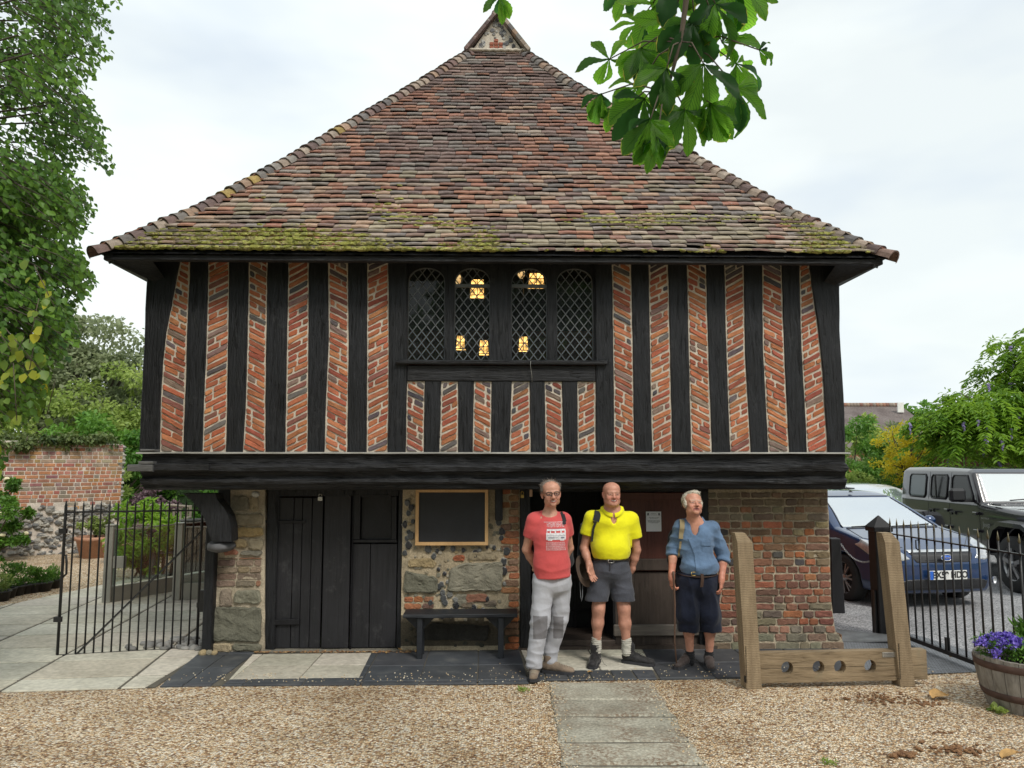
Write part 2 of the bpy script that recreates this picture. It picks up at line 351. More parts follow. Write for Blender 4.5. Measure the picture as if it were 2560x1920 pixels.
 # == signed distance solids (smooth bodies, clothes, car shells)
def axis_pts(lo,hi,res,fine=None):
 out=[lo]; x=lo
 while x<hi:
  r_=res
  if fine:
   for a,b,f in fine:
    if a<=x<b:r_=f
  x+=r_; out.append(x)
 return np.array(out,dtype=np.float32)
class SDF:
 def __init__(s,lo,hi,res=.006,fx=None,fy=None,fz=None):
  s.x=axis_pts(lo[0],hi[0],res,fx); s.y=axis_pts(lo[1],hi[1],res,fy); s.z=axis_pts(lo[2],hi[2],res,fz)
  s.D=np.full((len(s.x),len(s.y),len(s.z)),1.0,dtype=np.float32)
 def reg(s,lo,hi):
  r_=[]
  for ax,a,b in zip((s.x,s.y,s.z),lo,hi):
   i=max(0,np.searchsorted(ax,a)-1); j=min(len(ax),np.searchsorted(ax,b)+1)
   if j<=i:return None
   r_.append(slice(i,j))
  return tuple(r_)
 def comb(s,R_,d,k,op):
  A=s.D[R_]; d=d.astype(np.float32)
  if op=='sub':d=-d; h=np.maximum(k-np.abs(A-d),0)/max(k,1e-6); s.D[R_]=np.maximum(A,d)+h*h*k/4
  elif op=='and':h=np.maximum(k-np.abs(A-d),0)/max(k,1e-6); s.D[R_]=np.maximum(A,d)+h*h*k/4
  else:h=np.maximum(k-np.abs(A-d),0)/max(k,1e-6); s.D[R_]=np.minimum(A,d)-h*h*k/4
 def cap(s,a,b,ra,rb=None,k=.02,op='add',flat=None):
  rb=ra if rb is None else rb; a=np.array(a,float); b=np.array(b,float); m=max(ra,rb)*max(1,*(flat or(1,)))+k+.02
  R_=s.reg(np.minimum(a,b)-m,np.maximum(a,b)+m)
  if R_ is None:return
  X=s.x[R_[0]][:,None,None]-a[0]; Y_=s.y[R_[1]][None,:,None]-a[1]; Z=s.z[R_[2]][None,None,:]-a[2]; v=b-a; vv=max(v@v,1e-9)
  h=np.clip((X*v[0]+Y_*v[1]+Z*v[2])/vv,0,1); f=flat or(1,1,1)
  d=np.sqrt(((X-h*v[0])/f[0])**2+((Y_-h*v[1])/f[1])**2+((Z-h*v[2])/f[2])**2)-(ra+(rb-ra)*h)
  s.comb(R_,d,k,op)
 def ell(s,c,r_,k=.02,op='add',rot=None):
  c=np.array(c,float); r_=np.array(r_,float); m=r_.max()+k+.02; R_=s.reg(c-m,c+m)
  if R_ is None:return
  X=s.x[R_[0]][:,None,None]-c[0]; Y_=s.y[R_[1]][None,:,None]-c[1]; Z=s.z[R_[2]][None,None,:]-c[2]
  if rot is not None:
   q=np.array(rot.transposed()); X,Y_,Z=(q[i][0]*X+q[i][1]*Y_+q[i][2]*Z for i in range(3))
  k0=np.sqrt((X/r_[0])**2+(Y_/r_[1])**2+(Z/r_[2])**2); k1=np.sqrt((X/r_[0]**2)**2+(Y_/r_[1]**2)**2+(Z/r_[2]**2)**2)+1e-9
  s.comb(R_,k0*(k0-1)/k1,k,op)
 def half(s,p,n,k=.005):
  n=np.array(n,float); n/=np.linalg.norm(n); d=(s.x-p[0])[:,None,None]*n[0]+(s.y-p[1])[None,:,None]*n[1]+(s.z-p[2])[None,None,:]*n[2]
  s.comb((slice(None),)*3,d,k,'and')
 def mesh(s):
  D=s.D; S_=D<0; a=S_[:-1,:-1,:-1]; alls=a.copy(); anys=a.copy()
  for i in(0,1):
   for j in(0,1):
    for k in(0,1):
     q=S_[i:S_.shape[0]-1+i,j:S_.shape[1]-1+j,k:S_.shape[2]-1+k]; alls&=q; anys|=q
  act=anys&~alls; I,J,K=np.nonzero(act); n=len(I); idx=np.full(act.shape,-1,np.int32); idx[I,J,K]=np.arange(n)
  acc=np.zeros((n,3)); cnt=np.zeros(n); cr=[(i,j,k)for i in(0,1)for j in(0,1)for k in(0,1)]
  for p in cr:
   for ax in range(3):
    if p[ax]:continue
    q=list(p); q[ax]=1; d0=D[I+p[0],J+p[1],K+p[2]]; d1=D[I+q[0],J+q[1],K+q[2]]; m=(d0<0)!=(d1<0)
    t=np.where(m,d0/np.where(m,d0-d1,1),0); pos=np.zeros((n,3))+np.array(p); pos[:,ax]=t; acc+=pos*m[:,None]; cnt+=m
  acc/=cnt[:,None]; V=np.empty((n,3))
  for c,(ax,ii)in enumerate(((s.x,I),(s.y,J),(s.z,K))):V[:,c]=ax[ii]+(ax[ii+1]-ax[ii])*acc[:,c]
  F=[]
  for ax in range(3):
   sl0=[slice(None)]*3; sl1=[slice(None)]*3; sl0[ax]=slice(0,-1); sl1[ax]=slice(1,None); e=S_[tuple(sl0)]!=S_[tuple(sl1)]
   o1,o2=[x for x in range(3)if x!=ax]; ee=np.zeros_like(e); ssl=[slice(None)]*3; ssl[o1]=slice(1,-1); ssl[o2]=slice(1,-1); ee[tuple(ssl)]=e[tuple(ssl)]
   P=np.stack(np.nonzero(ee),1); inside=S_[P[:,0],P[:,1],P[:,2]]
   def ci(a1,a2):Q=P.copy(); Q[:,o1]-=a1; Q[:,o2]-=a2; return idx[Q[:,0],Q[:,1],Q[:,2]]
   q=np.stack([ci(1,1),ci(0,1),ci(0,0),ci(1,0)],1); flip=inside if ax!=1 else~inside
   q[~flip]=q[~flip][:,::-1]; F.append(q)
  F=np.concatenate(F); F=F[(F>=0).all(1)]; return V,F
def np_obj(name,V,F,mat,parent=None,col=None,smooth=True):
 me=bpy.data.meshes.new(name); me.vertices.add(len(V)); me.vertices.foreach_set('co',V.astype(np.float32).ravel()); me.loops.add(F.size); me.loops.foreach_set('vertex_index',F.ravel().astype(np.int32))
 me.polygons.add(len(F)); me.polygons.foreach_set('loop_start',np.arange(0,F.size,4,dtype=np.int32)); me.polygons.foreach_set('use_smooth',np.full(len(F),smooth)); me.materials.append(mat)
 me.update(calc_edges=True)
 if col is not None:
  at=me.color_attributes.new('col','FLOAT_COLOR','POINT'); c=np.ones((len(V),4),np.float32); c[:,:3]=col; at.data.foreach_set('color',c.ravel())
 o=bpy.data.objects.new(name,me); scene.collection.objects.link(o); o.parent=parent; return o
def vnormals(V,F):
 n=np.cross(V[F[:,2]]-V[F[:,0]],V[F[:,3]]-V[F[:,1]]); N_=np.zeros_like(V)
 for i in range(4):np.add.at(N_,F[:,i],n)
 return N_/(np.linalg.norm(N_,axis=1,keepdims=True)+1e-12)
def smooth_mesh(V,F,it=1,lam=.5):
 for _ in range(it):
  A=np.zeros_like(V); c=np.zeros(len(V))
  for i in range(4):j=(i+1)%4; np.add.at(A,F[:,i],V[F[:,j]]); np.add.at(A,F[:,j],V[F[:,i]]); np.add.at(c,F[:,i],1); np.add.at(c,F[:,j],1)
  V=V+lam*(A/np.maximum(c,1)[:,None]-V)
 return V
def poly_sdf(pts,U,V):
 P=[np.array(p,float)for p in pts]; d=np.full(np.broadcast(U,V).shape,1e9); s=np.ones(d.shape); n=len(P)
 for i in range(n):
  a,b=P[i],P[i-1]; e=b-a; wx,wy=U-a[0],V-a[1]; t=np.clip((wx*e[0]+wy*e[1])/max(e@e,1e-12),0,1)
  d=np.minimum(d,(wx-e[0]*t)**2+(wy-e[1]*t)**2); c1=V>=a[1]; c2=V<b[1]; c3=e[0]*wy>e[1]*wx
  s=np.where((c1&c2&c3)|(~c1&~c2&~c3),-s,s)
 return s*np.sqrt(d)
def text_mesh(s,size,mat,name,parent,loc=(0,0,0),ext=.0008,rot=(R(90),0,0),align='CENTER',bold=0.0,sx=1.0):
 cu=bpy.data.curves.new(name,'FONT'); cu.body=s; cu.size=size; cu.extrude=ext; cu.align_x=align; cu.align_y='CENTER'; cu.offset=bold
 tmp=bpy.data.objects.new(name+'_t',cu); scene.collection.objects.link(tmp); bpy.context.view_layer.update()
 me=bpy.data.meshes.new_from_object(tmp.evaluated_get(bpy.context.evaluated_depsgraph_get())); bpy.data.objects.remove(tmp); bpy.data.curves.remove(cu)
 me.materials.clear(); me.materials.append(mat); Mx=Matrix.Translation(loc)@__import__('mathutils').Euler(rot).to_matrix().to_4x4()@Matrix.Diagonal((sx,1,1,1)); me.transform(Mx)
 o=bpy.data.objects.new(name,me); scene.collection.objects.link(o); o.parent=parent; return o
 # == the ground
def struct(name,mb,mat,label=None,**kw):
 o=mb.build(name,mat,**kw); o['kind']='structure'
 if label:o['label']=label
 return o
def grid_sheet(x0,x1,y0,y1,z,step,amp=0.0,inside=None):
 mb=MB(); nx=max(1,int((x1-x0)/step)); ny=max(1,int((y1-y0)/step))
 P=[]
 for j in range(ny+1):
  for i in range(nx+1):
   x=x0+(x1-x0)*i/nx; y=y0+(y1-y0)*j/ny
   P.append((x,y,z+amp*noise3((x,y,0),1.3)))
 mb.add(P,[(j*(nx+1)+i,j*(nx+1)+i+1,(j+1)*(nx+1)+i+1,(j+1)*(nx+1)+i)for j in range(ny)for i in range(nx)],smooth=True)
 return mb
MAT['field']=M('field',(.05,.085,.02),rough=.95,col2=(.11,.12,.035),scale=.6,b=.6,bs=12,fine=.4)
mb=MB(); mb.add([(-900,-900,-.03),(900,-900,-.03),(900,900,-.03),(-900,900,-.03)],[(0,1,2,3)])
struct('ground',mb,MAT['field'])
def gravel_mat(name,tint=(1,1,1)):
 m,nt,p=newmat(name); v=mapped(nt)
 wob=tex(nt,'Noise',v,30,Detail=2)
 vv=nt.nodes.new('ShaderNodeVectorMath'); vv.operation='MULTIPLY_ADD'; vv.inputs[1].default_value=(.012,)*3
 nt.links.new(wob.outputs[1],vv.inputs[0]); nt.links.new(v,vv.inputs[2])
 a=tex(nt,'Voronoi',vv.outputs[0],58,Randomness=1.0)
 a2=tex(nt,'Voronoi',vv.outputs[0],120,Randomness=1.0)
 sp=nt.nodes.new('ShaderNodeSeparateColor'); nt.links.new(a.outputs['Color'],sp.inputs[0])
 stones=ramp(nt,sp.outputs[0],[(0,(.20,.11,.055)),(.14,(.42,.25,.13)),(.32,(.64,.46,.27)),(.55,(.80,.65,.45)),(.74,(.92,.83,.67)),(.90,(1.0,.97,.88)),(1,(.30,.15,.06))])
 sp2=nt.nodes.new('ShaderNodeSeparateColor'); nt.links.new(a2.outputs['Color'],sp2.inputs[0])
 c=mixc(nt,.8,stones,ramp(nt,sp2.outputs[1],[(0,.6),(.5,1.0),(1,1.25)]),'MULTIPLY')
 gap=ramp(nt,a.outputs['Distance'],[(.0,1.0),(.5,1.0),(.85,.35)])
 c=mixc(nt,1.0,c,gap,'MULTIPLY')
 n=tex(nt,'Noise',v,1.1,Detail=6,Roughness=.6)
 patch=ramp(nt,n.outputs[0],[(.32,(.66,.58,.48)),(.5,(.92,.87,.8)),(.7,(1.06,1.0,.92))])
 c=mixc(nt,1.0,c,patch,'MULTIPLY')
 nt.links.new(mixc(nt,1.0,c,tint,'MULTIPLY'),p.inputs['Base Color']); p.inputs['Roughness'].default_value=.85
 inv=ramp(nt,a.outputs['Distance'],[(0,1.0),(.8,0.0)])
 nt.links.new(bump(nt,inv,1.0,.02),p.inputs['Normal']); return m
MAT['gravel']=gravel_mat('gravel')
struct('gravel_yard',grid_sheet(-14,12,-8,8.05,0,.24,.012),MAT['gravel'])
struct('gravel_path',grid_sheet(-13,-6.0,8.3,18.5,.0,.4,.015),MAT['gravel'])
m_,nt,p=newmat('asphalt'); v=mapped(nt)
a=tex(nt,'Voronoi',v,75); sp=nt.nodes.new('ShaderNodeSeparateColor'); nt.links.new(a.outputs['Color'],sp.inputs[0])
n=tex(nt,'Noise',v,.9,Detail=6)
c=mixc(nt,1.0,ramp(nt,sp.outputs[0],[(0,(.12,.12,.125)),(.6,(.30,.30,.31)),(1,(.52,.52,.53))]),ramp(nt,n.outputs[0],[(.35,.75),(.65,1.1)]),'MULTIPLY')
nt.links.new(c,p.inputs['Base Color']); p.inputs['Roughness'].default_value=.9
nt.links.new(bump(nt,a.outputs['Distance'],.8,-.01),p.inputs['Normal']); MAT['asphalt']=m_
struct('car_park',grid_sheet(3.55,40,8.0,24,.006,1.0,.004),MAT['asphalt'])
MAT['lawn']=M('lawn',(.07,.20,.02),rough=.9,col2=(.16,.36,.05),scale=3,b=.8,bs=60,bd=.02,fine=.3)
struct('lawn',grid_sheet(-6.8,-2,15.5,28,.005,.8,.01),MAT['lawn'])
MAT['flag']=M('flag',(.38,.355,.29),rough=.85,col2=(.56,.53,.45),scale=1.6,b=.35,bs=22,bd=.006,vc=True,fine=.22)
MAT['joint']=M('joint',(.10,.09,.07),rough=.95,b=.6,bs=40)
def clip_poly(poly,a,b,c):
 out=[]
 for i in range(len(poly)):
  p,q=poly[i],poly[(i+1)%len(poly)]; dp=a*p[0]+b*p[1]-c; dq=a*q[0]+b*q[1]-c
  if dp<=0:out.append(p)
  if dp*dq<0:t=dp/(dp-dq); out.append((p[0]+(q[0]-p[0])*t,p[1]+(q[1]-p[1])*t))
 return out
def clip_convex(poly,conv):
 for i in range(len(conv)):
  (x0,y0),(x1,y1)=conv[i],conv[(i+1)%len(conv)]
  a,b=(y1-y0),-(x1-x0)
  poly=clip_poly(poly,a,b,a*x0+b*y0)
  if len(poly)<3:return[]
 return poly
def slab(mb,poly,z0,z1,col,tilt=.002,bev=.006):
 if len(poly)<3:return
 cx=sum(p[0]for p in poly)/len(poly); cy=sum(p[1]for p in poly)/len(poly); ta,tb=ru(-tilt,tilt),ru(-tilt,tilt)
 n=len(poly); P=[(x,y,z0)for x,y in poly]
 P+=[(x,y,z1-bev+ta*(x-cx)+tb*(y-cy))for x,y in poly]
 ins=lambda x,y:(x+(cx-x)/max(.05,math.hypot(cx-x,cy-y))*bev*1.4,y+(cy-y)/max(.05,math.hypot(cx-x,cy-y))*bev*1.4)
 P+=[(*ins(x,y),z1+ta*(x-cx)+tb*(y-cy))for x,y in poly]
 F=[tuple(range(2*n,3*n))]
 for k in range(n):
  j=(k+1)%n; F+=[(k,j,j+n,k+n),(k+n,j+n,j+2*n,k+2*n)]
 mb.add(P,F,col)
def flag_grid(mb,region,ang,w,d,z0,z1,o=(0,0),var=.16,gap=.03,stag=.5,wv=.25):
 ca,sa=math.cos(ang),math.sin(ang)
 xs=[(x-o[0])*ca+(y-o[1])*sa for x,y in region]; ys=[-(x-o[0])*sa+(y-o[1])*ca for x,y in region]
 j=math.floor(min(ys)/d)-1; y=j*d
 while y<max(ys):
  x=math.floor(min(xs)/w)*w-w+(stag*w if j%2 else 0)
  while x<max(xs):
   ww=w*(1+ru(-wv,wv)); g=gap/2
   q=[(x+g,y+g),(x+ww-g,y+g),(x+ww-g,y+d-g),(x+g,y+d-g)]
   q=[(o[0]+a*ca-b*sa+ru(-.004,.004),o[1]+a*sa+b*ca+ru(-.004,.004))for a,b in q]
   q=clip_convex(q,region)
   k=1+ru(-var,var)
   if q:slab(mb,q,z0,z1,(k*ru(.97,1.03),k,k*ru(.95,1.02)))
   x+=ww
  y+=d; j+=1
def sheet(poly,z):mb=MB(); mb.add([(x,y,z)for x,y in poly],[tuple(range(len(poly)))]); return mb
P2=lambda v:(v.x,v.y)
terr=[(-13,6.3),(-4.1,6.62),(-3.02,6.74),(-3.08,8.02),(-2.9,14.4),(-6.3,14.4),(-6.35,11.9),(-13,9.6)]
convs=[[(-13,6.3),(-4.1,6.62),(-3.02,6.74),(-3.08,8.0),(-3.05,9.9),(-13,9.6)],[(-6.9,9.78),(-3.05,9.9),(-2.9,14.4),(-5.9,14.4)]]
mb=MB()
for cv in convs:flag_grid(mb,cv,R(7.5),.95,.62,.004,.016,o=(-4.3,6.95),stag=0.0,wv=0.0)
struct('terrace',mb,MAT['flag'])
for cv in convs:struct('terrace_bed',sheet(cv,.008),MAT['joint'])
m_,nt,p=newmat('rubber'); v=mapped(nt)
n=tex(nt,'Noise',v,4,Detail=8,Roughness=.7)
w=tex(nt,'Wave',v,9,bands_direction='Y'); w.inputs['Distortion'].default_value=.6
c=ramp(nt,n.outputs[0],[(.3,(.038,.042,.050)),(.55,(.060,.065,.075)),(.72,(.12,.12,.12))])
at=nt.nodes.new('ShaderNodeAttribute'); at.attribute_name='col'
nt.links.new(mixc(nt,1.0,c,at.outputs['Color'],'MULTIPLY'),p.inputs['Base Color']); p.inputs['Roughness'].default_value=.62
nt.links.new(bump(nt,w.outputs[1],.5,.004),p.inputs['Normal']); MAT['rubber']=m_
m1,m2,m3,m4=[P2(Gd(*q))for q in((345,1486),(437,1408),(1120,1396),(1142,1479))]
rub=[m1,m4,m3,(0.07,8.3),(-3.1,8.12),m2]
inset=[P2(Gd(*q))for q in((495,1472),(775,1468),(802,1414),(546,1417))]
sl=[P2(Gd(*q))for q in((1146,1452),(1412,1450),(1382,1396),(1120,1397))]
mb=MB()
for cv in([m1,(inset[0][0],m1[1]+.03),inset[0],inset[3],(inset[3][0],8.2),m2],[(inset[0][0],m1[1]+.03),(inset[1][0],m1[1]+.06),inset[1],inset[0]],[(inset[1][0]+.012,m1[1]+.06),m4,(0.06,8.25),(inset[2][0]-.02,8.25),inset[2],inset[1]]):
 flag_grid(mb,cv,R(2),.5,.5,.003,.018,o=(-1.3,6.9),stag=0,wv=0,var=.1,gap=.008)
flag_grid(mb,[(sl[0][0]-.05,6.93),(1.27,6.98),(sl[1][0]-.01,sl[1][1]-.012),(sl[0][0],sl[0][1]-.012)],R(2),.2,.5,.003,.018,o=(0.1,6.9),stag=0,wv=0,var=.25,gap=.012)
right=[(1.27,6.98),(3.98,7.20),(4.55,7.9),(3.3,8.25),(1.3,8.25)]
flag_grid(mb,[(1.3,6.98),(3.2,7.08),(3.35,8.25),(1.32,8.25)],R(3),.5,.5,.003,.018,o=(1.3,7.0),stag=0,wv=0,gap=.008)
struct('rubber_paving',mb,MAT['rubber'])
m_,nt,p=newmat('grid_paver'); v=mapped(nt,(1,1,1),(0,0,R(20)))
bt=nt.nodes.new('ShaderNodeTexBrick'); nt.links.new(v,bt.inputs['Vector']); bt.inputs['Scale'].default_value=9; bt.inputs['Mortar Size'].default_value=.03
bt.inputs['Color1'].default_value=(.13,.14,.15,1); bt.inputs['Color2'].default_value=(.20,.21,.23,1); bt.inputs['Mortar'].default_value=(.02,.02,.02,1)
nt.links.new(bt.outputs[0],p.inputs['Base Color']); p.inputs['Roughness'].default_value=.5; nt.links.new(bump(nt,bt.outputs[1],.6,-.01),p.inputs['Normal']); MAT['grid_paver']=m_
struct('grid_paving',sheet([(3.2,7.08),(3.98,7.18),(4.75,7.3),(4.45,8.75),(3.42,8.75),(3.35,8.2)],.012),MAT['grid_paver'])
mb=MB(); flag_grid(mb,inset,R(1),.58,.45,.003,.018,o=(inset[0][0]+.02,6.97),stag=0,wv=0,gap=.008)
flag_grid(mb,sl,R(3),.62,.45,.003,.018,o=(sl[0][0]+.02,7.28),stag=0,wv=0,gap=.01)
mb.add([(m1[0],m1[1]-.02,.001),(m4[0],m4[1]-.02,.001),(0.1,8.3,.001),(-3.1,8.3,.001)],[])
struct('paving_inset',mb,MAT['flag'])
struct('paving_bed',sheet([m1,(1.3,6.99),(3.2,7.09),(3.4,8.4),(-3.1,8.3)],.009),MAT['joint'])
MAT['worn']=M('worn',(.27,.25,.20),rough=.9,col2=(.46,.44,.37),scale=3.5,det=8,b=.8,bs=16,bd=.015,vc=True,fine=.4)
nt=MAT['worn'].node_tree; p=nt.nodes['Principled BSDF']; src=p.inputs['Base Color'].links[0].from_socket; v=mapped(nt); a=tex(nt,'Noise',v,2.2,Detail=4); b2=tex(nt,'Noise',v,38,Detail=6,Roughness=.75)
mk=nt.nodes.new('ShaderNodeMath'); mk.operation='MULTIPLY'; nt.links.new(ramp(nt,a.outputs[0],[(.42,0.0),(.62,1.0)]),mk.inputs[0]); nt.links.new(ramp(nt,b2.outputs[0],[(.45,0.0),(.56,.9)]),mk.inputs[1])
nt.links.new(mixc(nt,mk.outputs[0],src,(.15,.09,.05)),p.inputs['Base Color'])
mb=MB(); y=6.86; k=0
while y>-3:
 d=ru(.36,.66)if k else .5
 q=[]
 for i in range(9):q.append((.31+(.92)*i/8+.0,y-d+.015*noise3((i*.7,y-d,3))+.030))
 for i in range(3):q.append((1.21+.03*noise3((i,y,5)),y-d+d*(i+1)/4))
 for i in range(8,-1,-1):q.append((.31+.92*i/8,y+.015*noise3((i*.7,y,3))-.004))
 for i in range(3):q.append((.32+.03*noise3((i,y,7)),y-d*(i+1)/4))
 s=ru(.85,1.1); slab(mb,q,.002,ru(.016,.022),(s,s,s*.97),.004,.012); y-=d; k+=1
struct('stone_path',mb,MAT['worn'])
struct('path_bed',sheet([(.33,-3),(1.2,-3),(1.2,6.85),(.33,6.85)],.0135-.006),MAT['joint'])
mb=MB()
for i in range(1500):
 t=rnd()
 if t<.22:x=ru(-3,1.2); yy=6.86+abs(random.gauss(0,.2))
 elif t<.34:x=ru(1.3,3.9); yy=7.02+abs(random.gauss(0,.3))
 elif t<.67:x=random.gauss(.31,.06); yy=ru(4.3,6.9)
 else:x=random.gauss(1.22,.06); yy=ru(4.3,6.9)
 if yy>7.9:continue
 s=ru(.004,.009); c=random.choice([(.6,.5,.34),(.45,.33,.2),(.62,.46,.28),(.7,.62,.48)])
 mb.blob((x,yy,.018+s*.4),(s,s*.8,s*.6),5,3,.25,c,rot=ru(0,6))
MAT['pebble']=M('pebble',(1,1,1),rough=.8,var=.2,b=0,vc=True)
o=mb.build('loose_pebbles',MAT['pebble']); o['kind']='stuff'; tag(o,'pale pebbles strewn over the dark paving along the gravel edge','pebbles')
# == the timber-framed hall (local frame: u, v, z)
hall=E('timber_framed_hall','old timber framed hall with herringbone brick panels and a steep mossy tiled roof','building',tuple(HO),HA)
def hb(mb,name,mat,label=None,**kw):return mb.build(name,mat,parent=hall,label=label,**kw)
VW=-.45
VB=0.0
def W3(a,b,d):return(a,d,b)
BR=[(.58,.17,.065),(.50,.13,.055),(.64,.23,.085),(.45,.115,.055),(.60,.19,.07),(.34,.12,.075),(.30,.18,.12),(.54,.15,.05)]
def brickcol(dark=.1):
 if rnd()<dark:c=random.choice([(.16,.12,.10),(.20,.15,.12),(.11,.09,.085)])
 else:c=random.choice(BR[:5]*3+BR[5:])
 k=ru(.72,1.04); return(c[0]*k,c[1]*k*ru(1.0,1.25),c[2]*k*1.4)
def rough_outline(poly,step=.05,jit=.003,rc=.01):
 out=[]; n=len(poly)
 for i in range(n):
  p,q=poly[i],poly[(i+1)%n]; l=math.hypot(q[0]-p[0],q[1]-p[1])
  if l<1e-4:continue
  r=min(rc,l*.4); k=max(1,int((l-2*r)/step))
  for j in range(k+1):
   t=(r+(l-2*r)*j/k)/l
   out.append((p[0]+(q[0]-p[0])*t+ru(-jit,jit),p[1]+(q[1]-p[1])*t+ru(-jit,jit)))
 return out
def block(mb,poly,v,d,col,jit=.003,rc=.01,step=.05,inset=.007,mi=0,f=W3,rough=.002):
 """a brick or stone laid in a wall face: rounded rim rising d in front of depth v"""
 if len(poly)<3:return
 o=rough_outline(poly,step,jit,rc); n=len(o)
 if n<3:return
 cx=sum(p[0]for p in o)/n; cy=sum(p[1]for p in o)/n
 P=[f(a,b,v)for a,b in o]; ta,tb=ru(-.03,.03),ru(-.03,.03)
 P+=[f(a,b,v-d*.7)for a,b in o]
 for a,b in o:
  l=max(1e-3,math.hypot(a-cx,b-cy)); k=max(.3,1-inset/l)
  P.append(f(cx+(a-cx)*k,cy+(b-cy)*k,v-d+ta*(a-cx)+tb*(b-cy)+ru(-rough,rough)))
 size=max(max(p[0]for p in o)-min(p[0]for p in o),max(p[1]for p in o)-min(p[1]for p in o)); rings=[]if size<.13 else([.6]if size<.24 else[.82,.64,.46,.28,.12])
 for k in rings:
  for a,b in o:x,y=cx+(a-cx)*k,cy+(b-cy)*k; P.append(f(x,y,v-d+ta*(x-cx)+tb*(y-cy)-(.02 if size>.24 else .004)*noise3((x*9,y*9,v))-.006*noise3((x*30,y*30,1))))
 P.append(f(cx,cy,v-d)); F=[]; T=len(P)-1; m=2+len(rings)
 for i in range(n):
  j=(i+1)%n
  for q in range(m):F.append((i+q*n,j+q*n,j+(q+1)*n,i+(q+1)*n))
  F.append((i+m*n,j+m*n,T))
 mb.add(P,F,col,mi)
def edge(pts,y):
 if y<=pts[0][0]:return pts[0][1]
 for(y0,x0),(y1,x1)in zip(pts,pts[1:]):
  if y<=y1:return x0+(x1-x0)*(y-y0)/(y1-y0)
 return pts[-1][1]
PAN=[[(648,452,475),(704,441,474),(836,415,468),(907,408,466),(1000,402,463),(1135,400,458)],[(648,521,573),(850,517,571),(1000,510,568),(1135,506,565)],[(648,622,669),(850,619,666),(1000,615,664),(1135,607,664)],[(648,721,772),(900,717,771),(1135,713,769)],[(648,820,870),(850,822,872),(1000,815,870),(1135,811,868)],[(648,918,971),(900,918,973),(1135,917,970)],[(648,1529,1577),(867,1533,1582),(1130,1536,1586)],[(648,1621.5,1670),(890,1625,1675.5),(1130,1631,1681)],[(648,1717,1765),(890,1722,1771),(1130,1728,1780)],[(648,1810,1859),(890,1816,1863),(1130,1826,1877)],[(648,1905,1953),(867,1907,1960),(1130,1920.5,1973)],[(648,1998,2020),(800,2001,2042),(900,2005,2054),(1000,2011,2061),(1130,2017,2069)]]
SML=[[(954,1017.8,1062.3),(1128,1014,1059)],[(954,1103.5,1145.5),(1128,1099,1145.5)],[(954,1185,1228.7),(1128,1181.6,1227.6)],[(954,1280,1324),(1128,1272.8,1327)],[(954,1361.4,1404.8),(1128,1364,1409)],[(954,1443.5,1488.7),(1128,1444.6,1490)]]
ZT=B(1280,650,VW)[1]; ZS=B(1280,1131,VW)[1]; ZM=B(1280,954,VW)[1]
def to_edges(rows):
 Lp=[]; Rp=[]
 for y,a,b in rows:
  u,z=B(a,y,VW); Lp.append((z,u)); u,z=B(b,y,VW); Rp.append((z,u))
 return Lp[::-1],Rp[::-1]
PE=[to_edges(r)for r in PAN]; SE=[to_edges(r)for r in SML]
def herring(Lp,Rp,z0,z1,sgn):
 mb=MB()
 zs=[z0+(z1-z0)*i/24 for i in range(25)]
 poly=[(edge(Lp,z)-.006+ru(-.004,.004),z)for z in zs]+[(edge(Rp,z)+.006+ru(-.004,.004),z)for z in zs[::-1]]
 P=[]; n=len(zs)
 for i,z in enumerate(zs):
  a,b=poly[i][0],poly[2*n-1-i][0]
  P+=[(a,VW+.03,z),(a+.004,VW+.004+ru(-.003,.003),z),((a+b)/2,VW+.004+ru(-.003,.003),z),(b-.004,VW+.004+ru(-.003,.003),z),(b,VW+.03,z)]
 F=[(i*5+k,i*5+k+1,(i+1)*5+k+1,(i+1)*5+k)for i in range(n-1)for k in range(4)]
 mb.add(P,F,(1,1,1),1)
 z=z0-.12; h=.0465; slope=math.tan(R(27))*sgn
 while z<z1+.12:
  zc=z+ru(-.003,.003); step=.0615+ru(-.004,.005); sl=slope*ru(.85,1.12)
  zz=min(max(zc,z0),z1); uL=edge(Lp,zz)+.009+rnd()*.010; uR=edge(Rp,zz)-.009-rnd()*.010; um=(uL+uR)/2
  segs=[(uL,uR)]
  if rnd()<.42 and uR-uL>.1:
   c=uL+(uR-uL)*random.choice([.3,.38,.62,.7,.5]); segs=[(uL,c-.009),(c+.009,uR)]
  for a,b in segs:
   hh=h*ru(.88,1.06)/2
   line=lambda u:zc+(u-um)*sl
   eL=lambda u,w:max(u,edge(Lp,min(max(w,z0),z1))+.008)if u==uL else u
   eR=lambda u,w:min(u,edge(Rp,min(max(w,z0),z1))-.008)if u==uR else u
   q=[(a,line(a)-hh),(b,line(b)-hh),(b,line(b)+hh),(a,line(a)+hh)]
   q=[(eL(u,w)if u==a else eR(u,w),w)for u,w in q]
   q=clip_poly(q,0,-1,-(z0+.012)); q=clip_poly(q,0,1,z1-.01)if len(q)>2 else q
   if len(q)>2 and max(p[1]for p in q)-min(p[1]for p in q)>.012:
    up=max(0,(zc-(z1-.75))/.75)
    c=brickcol(.05+.3*up*up); k=1-.25*up  # bricks darken towards the panel top, painting in the eave's shade
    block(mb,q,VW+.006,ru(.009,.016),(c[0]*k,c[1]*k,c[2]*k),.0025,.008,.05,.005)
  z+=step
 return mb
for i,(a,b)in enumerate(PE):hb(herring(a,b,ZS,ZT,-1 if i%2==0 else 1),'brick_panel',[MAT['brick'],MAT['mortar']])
for i,(a,b)in enumerate(SE):hb(herring(a,b,ZS,ZM,-1 if i%2==0 else 1),'brick_panel',[MAT['brick'],MAT['mortar']])
